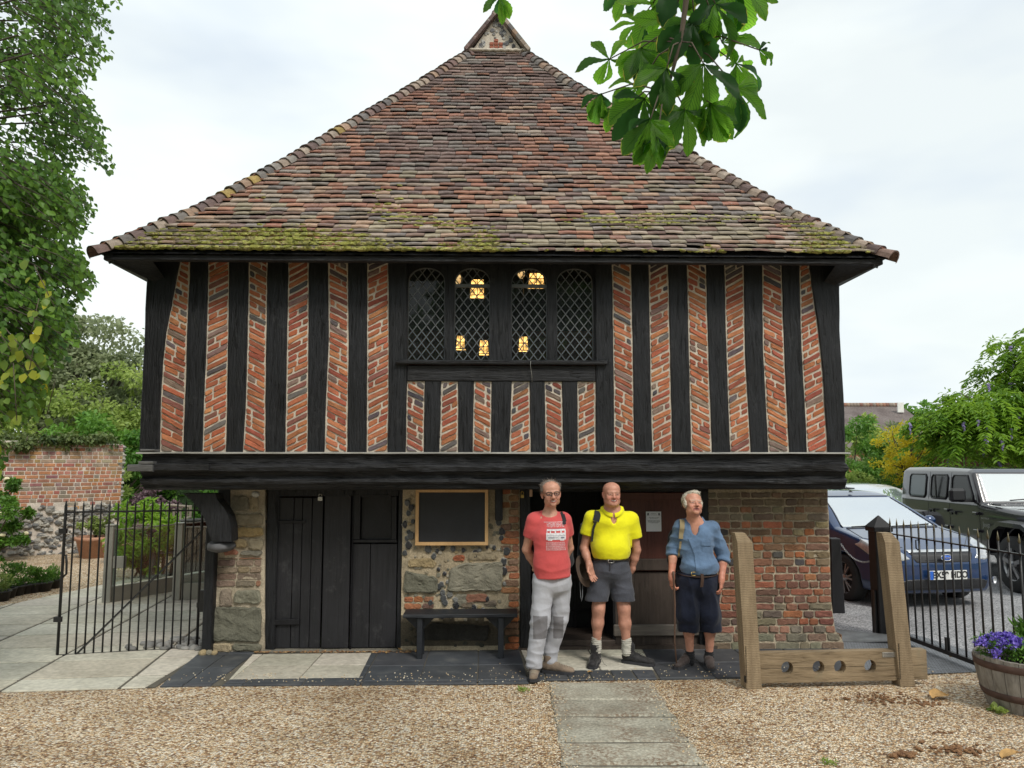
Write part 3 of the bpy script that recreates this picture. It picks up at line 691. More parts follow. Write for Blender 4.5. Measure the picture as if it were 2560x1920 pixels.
OL=[B(x,y,VW)for y,x in((640,371),(691,369.7),(738,366),(836,363),(957,357),(1050,353),(1133,350))]
OR_=[B(x,y,VW)for y,x in((640,2094),(709,2096.8),(836,2098),(929,2104),(1025,2109),(1127,2112))]
oL=sorted((z,u)for u,z in OL); oR=sorted((z,u)for u,z in OR_)
def stud(Lp,Rp,z0,z1,proud=.012,depth=.16,n=30,name='stud',jit=.003,seed=0):
 mb=MB(); P=[]; s=ru(0,99)
 for i in range(n+1):
  z=z0+(z1-z0)*i/n
  a=edge(Lp,z)+.004*noise3((s,z*6,0)); b=edge(Rp,z)+.004*noise3((s,z*6,9))
  w=.006*noise3((s,z*3,4)); f=VW-proud
  P+=[(a,f+depth,z),(a,f+.008,z),(a+.008,f+w*.4,z),(a+(b-a)*.35,f+w*.7,z),(a+(b-a)*.7,f-w*.5,z),(b-.008,f+w*.4,z),(b,f+.008,z),(b,f+depth,z)]
 F=[(i*8+k,i*8+k+1,(i+1)*8+k+1,(i+1)*8+k)for i in range(n)for k in range(7)]
 F+=[tuple(range(8))[::-1],tuple(n*8+k for k in range(8))]
 mb.add(P,F); return hb(mb,name,MAT['black_timber'])
stud(oL,PE[0][0],ZS,ZT,.02,.2,name='corner_post'); stud(PE[11][1],oR,ZS,ZT,.02,.2,name='corner_post')
for i in list(range(5))+list(range(6,11)):stud(PE[i][1],PE[i+1][0],ZS,ZT)
WL=lambda x:[(0,B(x,900,VW)[0])]
pl=to_edges([(648,1010,1017),(954,1012,1017.8),(1131,1008,1014)]); pr=to_edges([(648,1488,1495),(1131,1490,1495)])
stud(PE[5][1],pl[1],ZS,ZT,.02,.18,name='window_post'); stud(pr[0],PE[6][0],ZS,ZT,.02,.18,name='window_post')
for i in range(5):stud(SE[i][1],SE[i+1][0],ZS,ZM)
def ubox(mb,u0,u1,v0,v1,z0,z1,n=40,jit=.003,col=(1,1,1),mi=0,sag=None):
 P=[]; s=ru(0,50)
 for i in range(n+1):
  u=u0+(u1-u0)*i/n; j=lambda k:jit*noise3((u*5,s,k))*1.6; dz=sag(u)if sag else 0
  P+=[(u,v1,z0+dz),(u,v0+.006+j(1),z0+dz+j(2)),(u,v0+j(1),z0+.006+dz+j(2)),(u,v0+j(3),z1-.006+dz+j(4)),(u,v0+.006+j(3),z1+dz+j(4)),(u,v1,z1+dz)]
 F=[(i*6+k,(i+1)*6+k,(i+1)*6+(k+1)%6,i*6+(k+1)%6)for i in range(n)for k in range(6)]+[(0,1,2,3,4,5),tuple(n*6+k for k in range(5,-1,-1))]
 mb.add(P,F,col,mi)
uL0,uR0=B(371,660,VW)[0],B(2096,660,VW)[0]
mb=MB(); ubox(mb,uL0-.02,uR0+.02,VW-.035,VW+.2,ZT+.002,ZT+.2); hb(mb,'wall_plate',MAT['black_beam'])
ua,ub=B(1019,930,VW)[0],B(1488,930,VW)[0]
mb=MB(); ubox(mb,ua+.002,ub-.002,VW-.022,VW+.12,ZM+.003,B(1280,914,VW)[1]); hb(mb,'window_rail',MAT['black_beam'])
def clip_line(p,q,conv):
 t0,t1=0.0,1.0; dx,dy=q[0]-p[0],q[1]-p[1]
 for i in range(len(conv)):
  (x0,y0),(x1,y1)=conv[i],conv[(i+1)%len(conv)]
  a,b=(y1-y0),-(x1-x0); num=a*(x0-p[0])+b*(y0-p[1]); den=a*dx+b*dy
  if abs(den)<1e-9:
   if num<0:return None
   continue
  t=num/den
  if den>0:t1=min(t1,t)
  else:t0=max(t0,t)
 return None if t1-t0<.01/math.hypot(dx,dy)else((p[0]+dx*t0,p[1]+dy*t0),(p[0]+dx*t1,p[1]+dy*t1))
win=MB(); zsl=B(1280,903,VW)[1]; LIG=[(1017.8,1111.8),(1135,1225.8),(1278,1368.6),(1391.4,1484.4)]
frv=VW+.015; glv=VW+.055
uz=lambda x:B(x,800,VW)[0]
lights=[]
for k,(a,b)in enumerate(LIG):
 a_,b_=uz(a),uz(b); zt=B(1280,669,VW)[1]; zs=B(1280,706,VW)[1]
 lights.append((a_+.004,b_-.004,zsl+.012,zs,zt))
wx0,wx1=uz(1014),uz(1491)
def arch_pts(a,b,zs,zt,n=14):
 c=(a+b)/2; rx=(b-a)/2; rz=zt-zs
 return[(c-rx*math.cos(math.pi*i/n),zs+rz*math.sin(math.pi*i/n)**.85)for i in range(n+1)]
xs=[wx0]+sum([[l[0],l[1]]for l in lights],[])+[wx1]
for i in range(0,10,2):
 win.prism([(xs[i],zsl),(xs[i+1],zsl),(xs[i+1],ZT),(xs[i],ZT)],W3,frv+(.0 if i!=4 else-.012),frv+.1)
for a,b,z0,zs,zt in lights:
 ap=arch_pts(a,b,zs,zt)
 for(p,q)in zip(ap,ap[1:]):win.prism([p,q,(q[0],ZT),(p[0],ZT)],W3,frv,frv+.1)
 win.prism([(a,zsl),(b,zsl),(b,z0),(a,z0)],W3,frv,frv+.1)
wf=hb(win,'window',MAT['black_timber'],recalc=True)
MAT['lead']=M('lead',(.11,.12,.125),rough=.5,b=.2,bs=60,metal=.2)
MAT['old_glass']=glass_mat('old_glass',rough=.02,mixg=-.02,alpha=.25,tint=(.7,.78,.76))
for k,(a,b,z0,zs,zt)in enumerate(lights):
 g=MB(); ap=arch_pts(a,b,zs,zt)
 P=[(a,z0)]+ap+[(b,z0)]
 g.add([(u,glv,z)for u,z in P][::-1],[tuple(range(len(P)))])
 pane=g.build('pane',MAT['old_glass'],parent=wf)
 ld=MB()
 outline=[(a,z0)]+ap+[(b,z0),(a,z0)]
 ld.tube([(u,glv-.005,z)for u,z in outline],.007,5)
 if k in(1,2):ld.box(((a+b)/2,glv-.012,B(1280,713,VW)[1]),(b-a,.03,.034),None,(.3,.3,.3))
 sx,sz=(b-a)/4,.118; conv=[(a,z0),(b,z0)]+ap[::-1]
 for sg in(-1,1):
  for j in range(-6,18):
   p0=(a-(b-a),z0+j*sz-(sz/sx)*sg*(b-a)); p1=(b+(b-a),z0+j*sz+(sz/sx)*sg*2*(b-a))
   seg=clip_line(p0,p1,conv)
   if seg is None:continue
   ld.bar((seg[0][0],glv-.004,seg[0][1]),(seg[1][0],glv-.004,seg[1][1]),.0085,.008,up=(0,1,0))
 ld.build('lead_lattice',MAT['lead'],parent=wf)
mb=MB(); s0,s1=B(992,908,VW)[0],B(1516,908,VW)[0]; zc=B(1280,908,VW)[1]
mb.tube([(s0+(s1-s0)*i/20,VW-.05,zc+.002*math.sin(i))for i in range(21)],.024,12)
mb.box(((s0+s1)/2,VW-.02,zc+.006),(s1-s0-.02,.06,.03)); hb(mb,'window_sill',MAT['black_beam'])
mb=MB(); uw=B(1326,910,VW)[0]
mb.tube([(uw,VW-.08,zc+.01),(uw-.004,VW-.085,zc-.03),(uw+.012,VW-.04,zc-.12),(uw+.015,VW-.035,zc-.19)],.0025,5); hb(mb,'wire',MAT['grey_board'])
MAT['grey_end']=timber_mat('grey_end',(.04,.04,.04),(.13,.13,.13),grain=(1.5,10,14),b=.4)
prof=[(.0,2.018),(.125,2.012),(.13,1.995),(.082,1.990),(.078,1.912),(.085,1.905),(.118,1.898),(.125,1.87),(.112,1.835),(.075,1.822),(.052,1.79),(.055,1.765),(.085,1.757),(.092,1.735),(.075,1.715),(.04,1.70),(.03,1.672),(-.02,1.655),(-.25,1.655),(-.25,2.01)]
bu0,bu1=B(347,1150,VW-.1)[0],B(2119,1150,VW-.1)[0]
dz=B(1280,1131,VW-.12)[1]-2.015
def moulding(name,mat,idx,u0,u1,n=150,amp=.004,rag=.0):
 mb=MB(); P=[]; k=len(idx); s=ru(0,50)
 for i in range(n+1):
  u=u0+(u1-u0)*i/n
  e=rag*max(0,1-min(u-u0,u1-u)/.12)if rag else 0
  for q in idx:
   d,z=prof[q]if isinstance(q,int)else q
   a=amp if d>.02 else 0
   P.append((u-(e*ru(0,1)if u>(u0+u1)/2 else-e*ru(0,1)),VW-d+a*1.6*noise3((u*2.2,s+z*60,d*40))+a*.9*noise3((u*9,s+z*110,0)),z+dz+a*.9*noise3((u*3,s,z*50))))
 F=[(i*k+j,(i+1)*k+j,(i+1)*k+(j+1)%k,i*k+(j+1)%k)for i in range(n)for j in range(k)]+[tuple(range(k)),tuple(n*k+j for j in range(k-1,-1,-1))]
 mb.add(P,F); return hb(mb,name,mat,recalc=True)
moulding('jetty_board',MAT['grey_board'],[(-.02,2.02),(.125,2.016),(.13,2.003),(.08,1.9985),(-.02,1.9985)],bu0-.02,bu1+.02,120,.004)
moulding('jetty_beam',MAT['black_beam'],[(-.2,1.998)]+[(.082,1.998)]+list(range(4,19)),bu0+.01,bu1,420,.012,.02)
mb=MB(); a0,a1,a2=B(322,1190,VW-.12)[0],B(385,1190,VW-.12)[0],B(523,1190,VW-.12)[0]
ubox(mb,a0,a1,VW-.165,VW+.05,1.835+dz,1.90+dz,10,.003); ubox(mb,a0+.1,a1+.002,VW-.155,VW+.05,1.903+dz,1.93+dz,10,.003)
ubox(mb,B(352,1140,VW-.1)[0],B(388,1140,VW-.1)[0],VW-.12,VW+.05,2.022+dz,2.045+dz,8,.004)
hb(mb,'beam_nosing',MAT['grey_end'],'weathered grey end of the jetty moulding')
mb=MB(); ubox(mb,a1+.004,a2,VW-.14,VW+.05,1.84+dz,1.905+dz,20,.001); hb(mb,'beam_nosing',MAT['black_beam'])
MAT['side_brick']=M('side_brick',(.30,.11,.06),rough=.9,var=.4,scale=14,b=.6,bs=40)
YB=6.5
for sg,ue in((-1,bu0),(1,bu1)):
 mb=MB(); x=ue-sg*.1
 mb.box((x-sg*.02,VW+.12+YB/2,1.835+dz),(.16,YB,.34),None,bev=.02); mb.box((x+sg*.05,VW+.12+YB/2,1.87+dz),(.08,YB,.06),None,bev=.015)
 hb(mb,'side_beam',MAT['black_timber'])
 wx=(uL0+.16)if sg<0 else(uR0-.16)
 mb=MB(); mb.box((wx,VW+.2+YB/2,(ZS+ZT)/2),(.1,YB,ZT-ZS+.06)); hb(mb,'side_panel',MAT['side_brick'])
 for k in range(1,17):
  mb=MB(); mb.box((wx+sg*.03,VW+.12+k*.385,(ZS+ZT)/2),(.14,.19,ZT-ZS+.05),None,bev=.01); hb(mb,'stud',MAT['black_timber'])
 lx=-3.0+.12 if sg<0 else 3.26-.12
 mb=MB(); mb.box((lx,.45+YB/2,.82),(.2,YB-.6,1.64)); hb(mb,'side_wall',MAT['side_brick'])
mb=MB(); mb.box(((uL0+uR0)/2,VW+.3+YB,2.0),(uR0-uL0-.3,.1,4.8)); hb(mb,'back_wall',MAT['side_brick'])
mb=MB(); mb.box(((uL0+uR0)/2,VW+.25+YB/2,1.86),(uR0-uL0-.36,YB-.1,.12)); mb.box(((uL0+uR0)/2,.4+YB/2,4.4),(uR0-uL0-.3,YB-1,.06)); hb(mb,'floor_boards',MAT['black_timber'])
# == lower storey
def LBd(x,y):return Bd(x,y,VB)
ST=[(.34,.29,.20),(.40,.33,.22),(.30,.27,.20),(.44,.34,.19),(.27,.25,.20)]
GR=[(.215,.205,.15),(.25,.235,.18),(.18,.175,.13)]
LB=[(.36,.17,.09),(.30,.15,.09),(.40,.15,.07),(.26,.16,.10),(.33,.20,.12),(.48,.17,.065),(.22,.13,.09)]
FL=[(.045,.05,.055),(.09,.095,.10),(.03,.03,.035),(.20,.20,.19)]
def wall_bed(poly_uz,name,v0=.012,depth=.35,mat='mortar_low',n=18):
 """rough mortar body filling a polygon: a jittered grid face plus sides"""
 mb=MB(); us=[p[0]for p in poly_uz]; zs=[p[1]for p in poly_uz]; u0,u1,z0,z1=min(us),max(us),min(zs),max(zs)
 nu=max(2,int((u1-u0)/.06)); nz=max(2,int((z1-z0)/.06)); P=[]
 Ledge=sorted((z,u)for u,z in poly_uz if u<(u0+u1)/2); Redge=sorted((z,u)for u,z in poly_uz if u>=(u0+u1)/2)
 for j in range(nz+1):
  z=z0+(z1-z0)*j/nz; a,b=edge(Ledge,z),edge(Redge,z)
  a+=.004*noise3((z*7,1,u0)); b+=.004*noise3((z*7,2,u0))
  for i in range(nu+1):
   u=a+(b-a)*i/nu; P.append((u,v0+.009*noise3((u*9,z*9,0)),z))
 mb.add(P,[(j*(nu+1)+i,j*(nu+1)+i+1,(j+1)*(nu+1)+i+1,(j+1)*(nu+1)+i)for j in range(nz)for i in range(nu)])
 o=len(mb.v)
 for j in range(nz+1):
  z=z0+(z1-z0)*j/nz; mb.v+=[(edge(Ledge,z),v0+depth,z),(edge(Redge,z),v0+depth,z)]
 for j in range(nz):
  mb.f+=[[j*(nu+1),(j+1)*(nu+1),o+2*(j+1),o+2*j],[j*(nu+1)+nu,o+2*j+1,o+2*j+3,(j+1)*(nu+1)+nu]]; mb.c+=[(1,1,1)]*2; mb.m+=[0]*2; mb.sm+=[False]*2
 return mb
def q4(pts):return[LBd(x,y)for x,y in pts]
def seg_course(mb,z0,z1,a,b,cols,lens,v=.012,d=.014,gap=.012,wob=.004,mi=0,jit=.004,rc=.012):
 u=a
 while u<b-.03:
  l=random.choice(lens)*ru(.9,1.1); e=min(u+l,b)
  if b-e<.05:e=b
  c=random.choice(cols); k=ru(.8,1.18)
  q=[(u+gap/2,z0+gap/2+ru(-wob,wob)),(e-gap/2,z0+gap/2+ru(-wob,wob)),(e-gap/2,z1-gap/2+ru(-wob,wob)),(u+gap/2,z1-gap/2+ru(-wob,wob))]
  block(mb,q,v,d*ru(.6,1.25),tuple(x*k*ru(.94,1.06)for x in c),jit,rc,.03,.008,mi,rough=.003); u=e
ZTOP=1.64
lp=q4([(497,1060),(497,1168),(470,1178),(462,1280),(456,1345),(455,1404),(571,1404),(571,1060)])
lp=[(u,max(0,z))for u,z in lp]; lp[5]=(lp[5][0],0); lp[6]=(lp[6][0],0); lp[0]=(lp[0][0],ZTOP); lp[7]=(lp[7][0],ZTOP)
mb=wall_bed(lp,'pier'); mb.m=[1]*len(mb.m)
def stone(mb,pts,cols,d=.03,jit=.006,rc=.02,mi=0):
 c=random.choice(cols); k=ru(.85,1.15); block(mb,q4(pts)[::-1]if False else q4(pts),.012,d,tuple(x*k for x in c),jit,rc,.035,.015,mi,rough=.006)
for pts,cs in(([(500,1105),(537,1103),(536,1072),(501,1072)],ST),([(541,1106),(556,1105),(557,1072),(541,1072)],ST),([(503,1136),(569,1135),(567,1110),(502,1111)],ST),([(505,1160),(569,1158),(569,1139),(505,1139)],[(.50,.36,.17)]),([(508,1182),(534,1182),(532,1164),(507,1164)],ST),([(537,1186),(568,1188),(569,1162),(538,1163)],ST),([(482,1199),(515,1198),(512,1187),(484,1187)],[(.38,.17,.11)]),([(520,1200),(565,1200),(566,1190),(519,1190)],ST),([(474,1311),(500,1311),(500,1273),(476,1273)],[(.26,.21,.16)]),([(504,1302),(563,1305),(562,1276),(508,1276)],[(.24,.23,.17),]),([(459,1385),(563,1386),(565,1313),(464,1310)],GR),([(457,1407),(500,1408),(499,1390),(458,1389)],[(.42,.34,.22)]),([(504,1405),(565,1405),(564,1390),(503,1390)],GR)):
 stone(mb,pts,cs)
zz=LBd(500,1268)[1]; z1=LBd(500,1204)[1]; k=0
while zz<z1-.02:
 zn=min(z1,zz+.068); a=edge(sorted((z,u)for u,z in lp[:6]),zz)+.01; seg_course(mb,zz,zn,a,LBd(566,1200)[0],[(.27,.20,.15),(.32,.23,.16),(.24,.18,.14),(.36,.17,.11)],[.19,.11,.2]); zz=zn
hb(mb,'left_pier',[MAT['stone'],MAT['mortar_low']])
u0,u1=LBd(868,1200)[0],LBd(1123,1200)[0]; mp_=[(u0,0),(u1,0),(u1,ZTOP),(u0,ZTOP)]
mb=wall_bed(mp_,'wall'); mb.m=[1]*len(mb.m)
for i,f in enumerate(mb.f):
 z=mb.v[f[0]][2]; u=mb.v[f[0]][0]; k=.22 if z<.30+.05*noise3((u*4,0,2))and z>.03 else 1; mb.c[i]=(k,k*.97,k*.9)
zc=.02
while zc<ZTOP:
 z1=zc+ru(.066,.074); e=random.choice([.12,.16,.2]); seg_course(mb,zc,z1,u1-e,u1-.004,LB,[.2,.11,.2]); zc=z1
for pts,cs in(([(872,1280),(944,1281),(947,1248),(874,1233),],GR),([(966,1278),(1083,1276),(1087,1214),(1002,1217),(972,1228)],GR)):
 stone(mb,pts,cs,.035)
stone(mb,[(900,1382),(1052,1384),(1057,1352),(930,1346)],[(.055,.05,.042)],.02); stone(mb,[(880,1225),(940,1226),(936,1206),(884,1208)],ST,.02); stone(mb,[(1010,1210),(1078,1209),(1072,1192),(1014,1193)],ST,.02)
for x,y in((872,1288),(872,1303),(874,1318)):
 seg=LBd(x,y); seg_course(mb,seg[1]-.064,seg[1],seg[0],LBd(938,y)[0],LB+[(.55,.17,.06)],[.19,.11])
for(x,y,w,h,c)in((992,1205,26,12,(.48,.16,.08)),(1030,1292,48,17,(.30,.14,.09)),(1010,1306,30,13,(.22,.17,.12)),(1060,1304,28,12,(.25,.2,.15)),(1056,1318,36,14,(.3,.26,.18)),(996,1296,26,26,(.27,.25,.19))):
 stone(mb,[(x-w/2,y+h/2),(x+w/2,y+h/2),(x+w/2,y-h/2),(x-w/2,y-h/2)],[c],.018)
fl=[(878,1085),(880,1110),(876,1135),(882,1150),(877,1165),(882,1178),(873,1195),(925,1184),(946,1190),(958,1185),(978,1187),(1003,1186),(1035,1187),(1028,1196),(1052,1184),(1066,1182),(1082,1162),(936,1200),(962,1240),(966,1256),(955,1262),(948,1230),(972,1284),(962,1302),(984,1308),(975,1318),(1044,1322),(1066,1322),(955,1330),(1090,1232),(1092,1262),(1088,1212),(1096,1190),(1052,1294),(948,1270),(958,1292),(1000,1322),(1022,1312),(890,1098),(893,1126),(888,1157),(1078,1128),(1086,1150),(932,1302),(985,1296),(955,1280)]
for i,(x,y)in enumerate(fl):
 u,z=LBd(x+ru(-2,2),y+ru(-2,2)); r=ru(.018,.036); a0=ru(0,6); k=9
 q=[(u+r*ru(.75,1.15)*math.cos(a0+2*math.pi*j/k),z+r*1.2*ru(.75,1.15)*math.sin(a0+2*math.pi*j/k))for j in range(k)]
 q2=[(u+(a-u)*1.22,z+(b-z)*1.22)for a,b in q]
 block(mb,q2,.014,.012,(.42,.39,.33)if i%3 else(.3,.27,.22),.003,.004,.03,.006,0)
 block(mb,q,.006,.016,random.choice(FL),.002,.004,.03,.008,2)
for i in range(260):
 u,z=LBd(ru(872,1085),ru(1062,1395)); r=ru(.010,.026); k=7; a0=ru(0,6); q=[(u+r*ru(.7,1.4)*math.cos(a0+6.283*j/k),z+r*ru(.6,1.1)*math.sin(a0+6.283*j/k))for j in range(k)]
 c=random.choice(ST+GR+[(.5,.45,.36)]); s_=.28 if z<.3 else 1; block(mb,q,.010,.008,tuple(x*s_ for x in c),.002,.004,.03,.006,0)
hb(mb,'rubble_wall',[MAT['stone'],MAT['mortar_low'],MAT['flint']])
zr=lambda y:B(2000,y,VB)[1]; ur=lambda x,y:B(x,y,VB)[0]
rp=[(ur(1770,1400),0),(ur(2112,1628),0),(ur(2111,1600),zr(1598)),(ur(2093,1592),zr(1590)),(ur(2088,1570),zr(1560)),(ur(2080,1500),zr(1500)),(ur(2074,1300),zr(1300)),(ur(2071,1225),ZTOP),(ur(1770,1225),ZTOP)]
mb=wall_bed([(p[0]-(.004 if i in range(1,8)else 0),p[1])for i,p in enumerate(rp)],'pier',depth=.5); mb.m=[1]*len(mb.m)
redge=sorted((z,u)for u,z in rp[1:8]); zc=.0; k=0; ua=rp[0][0]+.004
while zc<1.6:
 h=.085 if zc<.1 else ru(.071,.079); z1=min(1.6,zc+h); b=edge(redge,(zc+z1)/2)-.003
 if zc<.08:cs=[(.24,.22,.15),(.3,.27,.18),(.27,.19,.13)]
 elif zc<.18:cs=[(.25,.22,.16),(.40,.19,.13),(.28,.17,.12)]
 elif zc>1.30:cs=[(.24,.19,.135),(.27,.22,.15),(.22,.16,.12),(.30,.21,.14),(.33,.16,.10)]
 elif zc>.78:cs=LB+[(.46,.17,.085),(.10,.09,.085),(.40,.17,.10),(.33,.27,.15),(.09,.08,.08)]
 elif zc>.42:cs=[(.30,.125,.08),(.26,.12,.08),(.35,.13,.075),(.22,.12,.09),(.40,.16,.075)]
 else:cs=[(.30,.13,.085),(.20,.13,.10),(.25,.10,.07),(.42,.15,.07),(.17,.12,.10),(.26,.22,.15)]
 seg_course(mb,zc,z1,ua,b,cs,[.225,.225,.11,.12]if k%2 else[.11,.115,.23],.012,.012,.015,.003,rc=.009); zc=z1; k+=1
zc=.08
while zc<1.6:
 z1=min(1.6,zc+.075); b=edge(redge,(zc+z1)/2)
 vv=.03
 while vv<.5:
  l=random.choice([.11,.22]); c=random.choice(LB); block(mb,[(vv,zc+.006),(vv+l-.012,zc+.006),(vv+l-.012,z1-.006),(vv,z1-.006)],0,.01,c,.003,.008,.04,.007,f=lambda a,z,d,b=b:(b-.006-d,a,z)); vv+=l
 zc=z1
hb(mb,'right_pier',[MAT['brick'],MAT['mortar_low']])
MAT['black_door']=timber_mat('black_door',(.004,.004,.005),(.015,.015,.018),grain=(16,16,.8),b=.5,bd=.006,dust=(.07,.07,.072),rough=.6)
d0,d1=LBd(571.5,1300)[0],LBd(868,1300)[0]
def VBd(x,y,v):return Bd(x,y,v)
mb=MB(); vd=.05
zb=VBd(700,1401,vd)[1]; zt=VBd(700,1072,vd)[1]
fr=MB(); xl,xr=VBd(572,1300,vd)[0],VBd(597,1300,vd)[0]
fr.box(((xl+xr)/2,vd+.03,.82),(xr-xl,.1,1.66),None,bev=.008)
xa,xb=VBd(858,1300,vd)[0],VBd(870,1300,vd)[0]; fr.box(((xa+xb)/2,vd+.03,.82),(xb-xa,.1,1.66),None,bev=.008)
fr.box(((xr+xa)/2,vd+.03,(zt+1.64)/2),(xa-xr,.1,1.64-zt),None,bev=.006)
hb(fr,'door_frame',MAT['black_timber'])
def planks(xs,y0,y1,v,th,par,name,mat,wob=.004,split=None):
 mb=MB()
 for a,b in zip(xs,xs[1:]):
  ua_,ub_=VBd(a,1200,v)[0],VBd(b,1200,v)[0]; za,zb_=VBd(700,y1,v)[1],VBd(700,y0,v)[1]
  mb.box(((ua_+ub_)/2,v+th/2+ru(-wob,wob),(za+zb_)/2),(ub_-ua_-.006,th,zb_-za),None,bev=.004)
 return hb(mb,name,mat)if par is None else mb.build(name,mat,parent=par)
ld=planks([597,632,651,672,696],1075,1400,vd+.01,.03,None,'plank_door',MAT['black_door'])
mb=MB(); z=VBd(640,1344,vd)[1]; mb.box((VBd(640,0,vd)[0]-.0,vd-.008,z),(.45,.02,.055),Matrix.Rotation(R(-1),3,'Y'),bev=.006); mb.build('hinge_strap',MAT['black_paint'],parent=ld)
mb=MB(); z=VBd(640,1127,vd)[1]; mb.box((VBd(650,0,vd)[0],vd-.003,z),(.42,.014,.03),None,bev=.004); mb.build('hinge_strap',MAT['black_paint'],parent=ld)
mb=MB(); mb.box((VBd(588,0,vd)[0],vd-.028,VBd(588,1355,vd)[1]),(.045,.02,.17),None,bev=.005); mb.build('hinge_plate',MAT['iron'],parent=ld)
mb=MB(); u,z=VBd(693,1077,vd); mb.box((u,vd-.025,z),(.05,.03,.045),None,bev=.006); mb.tube([(u-.015,vd-.025,z+.02),(u-.015,vd-.025,z+.045),(u+.015,vd-.025,z+.045),(u+.015,vd-.025,z+.02)],.004,6); MAT['steel']=M('steel',(.5,.49,.46),rough=.35,metal=.8,b=0); mb.build('padlock',MAT['steel'],parent=ld)
md=planks([698,757],1062,1400,vd-.005,.04,None,'plank_door',MAT['black_door'])
mb=MB(); u,z=VBd(722,1207,vd); mb.box((u,vd-.008,z),(.016,.008,.035)); mb.build('keyhole',MAT['iron'],parent=md); mb=MB(); u,z=VBd(724,1255,vd); mb.box((u,vd-.008,z),(.012,.008,.014)); mb.build('keyhole',MAT['iron'],parent=md)
rd=planks([761,800,858],1175,1400,vd-.002,.03,None,'plank_door',MAT['black_door'])
mb=MB()
for(xa_,ya_,xb_,yb_)in((759,1062,763,1400),(763,1165,858,1172),(763,1068,780,1165),(846,1072,858,1165),(780,1068,846,1074)):
 a,b=VBd(xa_,yb_,vd),VBd(xb_,ya_,vd); mb.box(((a[0]+b[0])/2,vd+.0,(a[1]+b[1])/2),(b[0]-a[0],.045,b[1]-a[1]),None,bev=.004)
a,b=VBd(780,1165,vd),VBd(846,1074,vd); mb.box(((a[0]+b[0])/2,vd+.025,(a[1]+b[1])/2),(b[0]-a[0],.02,b[1]-a[1])); mb.build('top_panel',MAT['black_paint'],parent=rd)
mb=MB(); ubox(mb,d0,d1,-.02,.1,0.0,.03,20,.01,(.22,.2,.16)); hb(mb,'door_sill',MAT['stone'])
MAT['red_door']=timber_mat('red_door',(.045,.014,.011),(.105,.036,.026),grain=(10,10,.9),rough=.5,b=.35,bd=.005)
MAT['worn_door']=timber_mat('worn_door',(.022,.016,.013),(.07,.052,.042),grain=(9,9,.9),rough=.65,b=.5,bd=.006,dust=(.14,.12,.10))
MAT['grey_rail']=timber_mat('grey_rail',(.05,.042,.036),(.16,.14,.12),grain=(1.2,10,12),b=.4,bd=.005,dust=(.2,.19,.17))
def vbox(mb,x0,y0,x1,y1,v,th,bev=.004,rot=None):
 a,b=VBd(x0,y1,v),VBd(x1,y0,v); mb.box(((a[0]+b[0])/2,v+th/2,(a[1]+b[1])/2),(b[0]-a[0],th,b[1]-a[1]),rot,bev=bev)
mb=MB(); vbox(mb,1123.5,1040,1146,1400,-.01,.16,.008); hb(mb,'door_post',MAT['black_timber'])
mb=MB(); vbox(mb,1524,1040,1530,1404,-.0,.16,.006); vbox(mb,1512,1040,1530,1402,.05,.1,.006); hb(mb,'door_post',MAT['black_timber'])
mb=MB(); vbox(mb,1124,1046,1530,1063,.0,.2,.006); hb(mb,'door_lintel',MAT['black_timber'])
leaf=MB(); vl=.10
for a,b in((1344,1398),(1398,1444),(1444,1491),(1491,1516)):vbox(leaf,a,1072,b,1234,vl,.03)
leaf=hb(leaf,'door_leaf',MAT['red_door'])
mb=MB()
for a,b in((1330,1384),(1384,1452),(1452,1516)):vbox(mb,a,1236,b,1396,vl-.002,.034)
mb.build('lower_planks',MAT['worn_door'],parent=leaf,label='worn brown lower half of the door')
mb=MB(); vbox(mb,1336,1064,1516,1080,vl-.03,.03); mb.build('top_rail',MAT['red_door'],parent=leaf)
mb=MB(); vbox(mb,1334,1207,1516,1233,vl-.035,.035,.008); mb.build('middle_rail',MAT['worn_door'],parent=leaf)
mb=MB(); vbox(mb,1326,1349,1516,1375,vl-.035,.035,.01); mb.build('bottom_rail',MAT['grey_rail'],parent=leaf)
mb=MB(); vbox(mb,1146,1383,1330,1400,.06,.3,.01); hb(mb,'door_step',MAT['worn_door'])
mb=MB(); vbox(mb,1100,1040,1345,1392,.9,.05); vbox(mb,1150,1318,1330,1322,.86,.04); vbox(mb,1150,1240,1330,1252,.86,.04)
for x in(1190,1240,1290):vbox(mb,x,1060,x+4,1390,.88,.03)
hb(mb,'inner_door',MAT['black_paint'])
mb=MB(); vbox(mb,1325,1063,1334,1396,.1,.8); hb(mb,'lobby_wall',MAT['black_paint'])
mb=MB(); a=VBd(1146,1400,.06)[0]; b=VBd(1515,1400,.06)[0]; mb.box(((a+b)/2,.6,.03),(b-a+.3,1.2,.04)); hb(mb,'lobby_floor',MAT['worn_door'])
mb=MB(); mb.box((.0,3.2,.8),(6.2,.1,1.6)); hb(mb,'inner_wall',MAT['black_timber'])
mb=MB(); vbox(mb,1069,1046,1086,1125,-.12,.13,.01); hb(mb,'stub_post',MAT['black_timber'])
MAT['brass']=M('brass',(.55,.38,.12),rough=.35,metal=.8,b=.1)
mb=MB(); u,z=VBd(1128,1071,-.03); mb.box((u,-.03,z-.005),(.036,.018,.036),None,bev=.005); mb.tube([(u-.012,-.03,z+.01),(u-.012,-.03,z+.035),(u-.004,-.03,z+.045),(u+.004,-.03,z+.045),(u+.012,-.03,z+.035),(u+.012,-.03,z+.01)],.0035,6,smooth=True); hb(mb,'padlock',MAT['brass'],'brass padlock hanging on the door post')
mb=MB(); vbox(mb,1144,1050,1150,1073,-.03,.02,.002); MAT['raw_wood']=M('raw_wood',(.55,.36,.24),rough=.6,b=.1); hb(mb,'wood_block',MAT['raw_wood'])
mb=MB(); vb=-.33
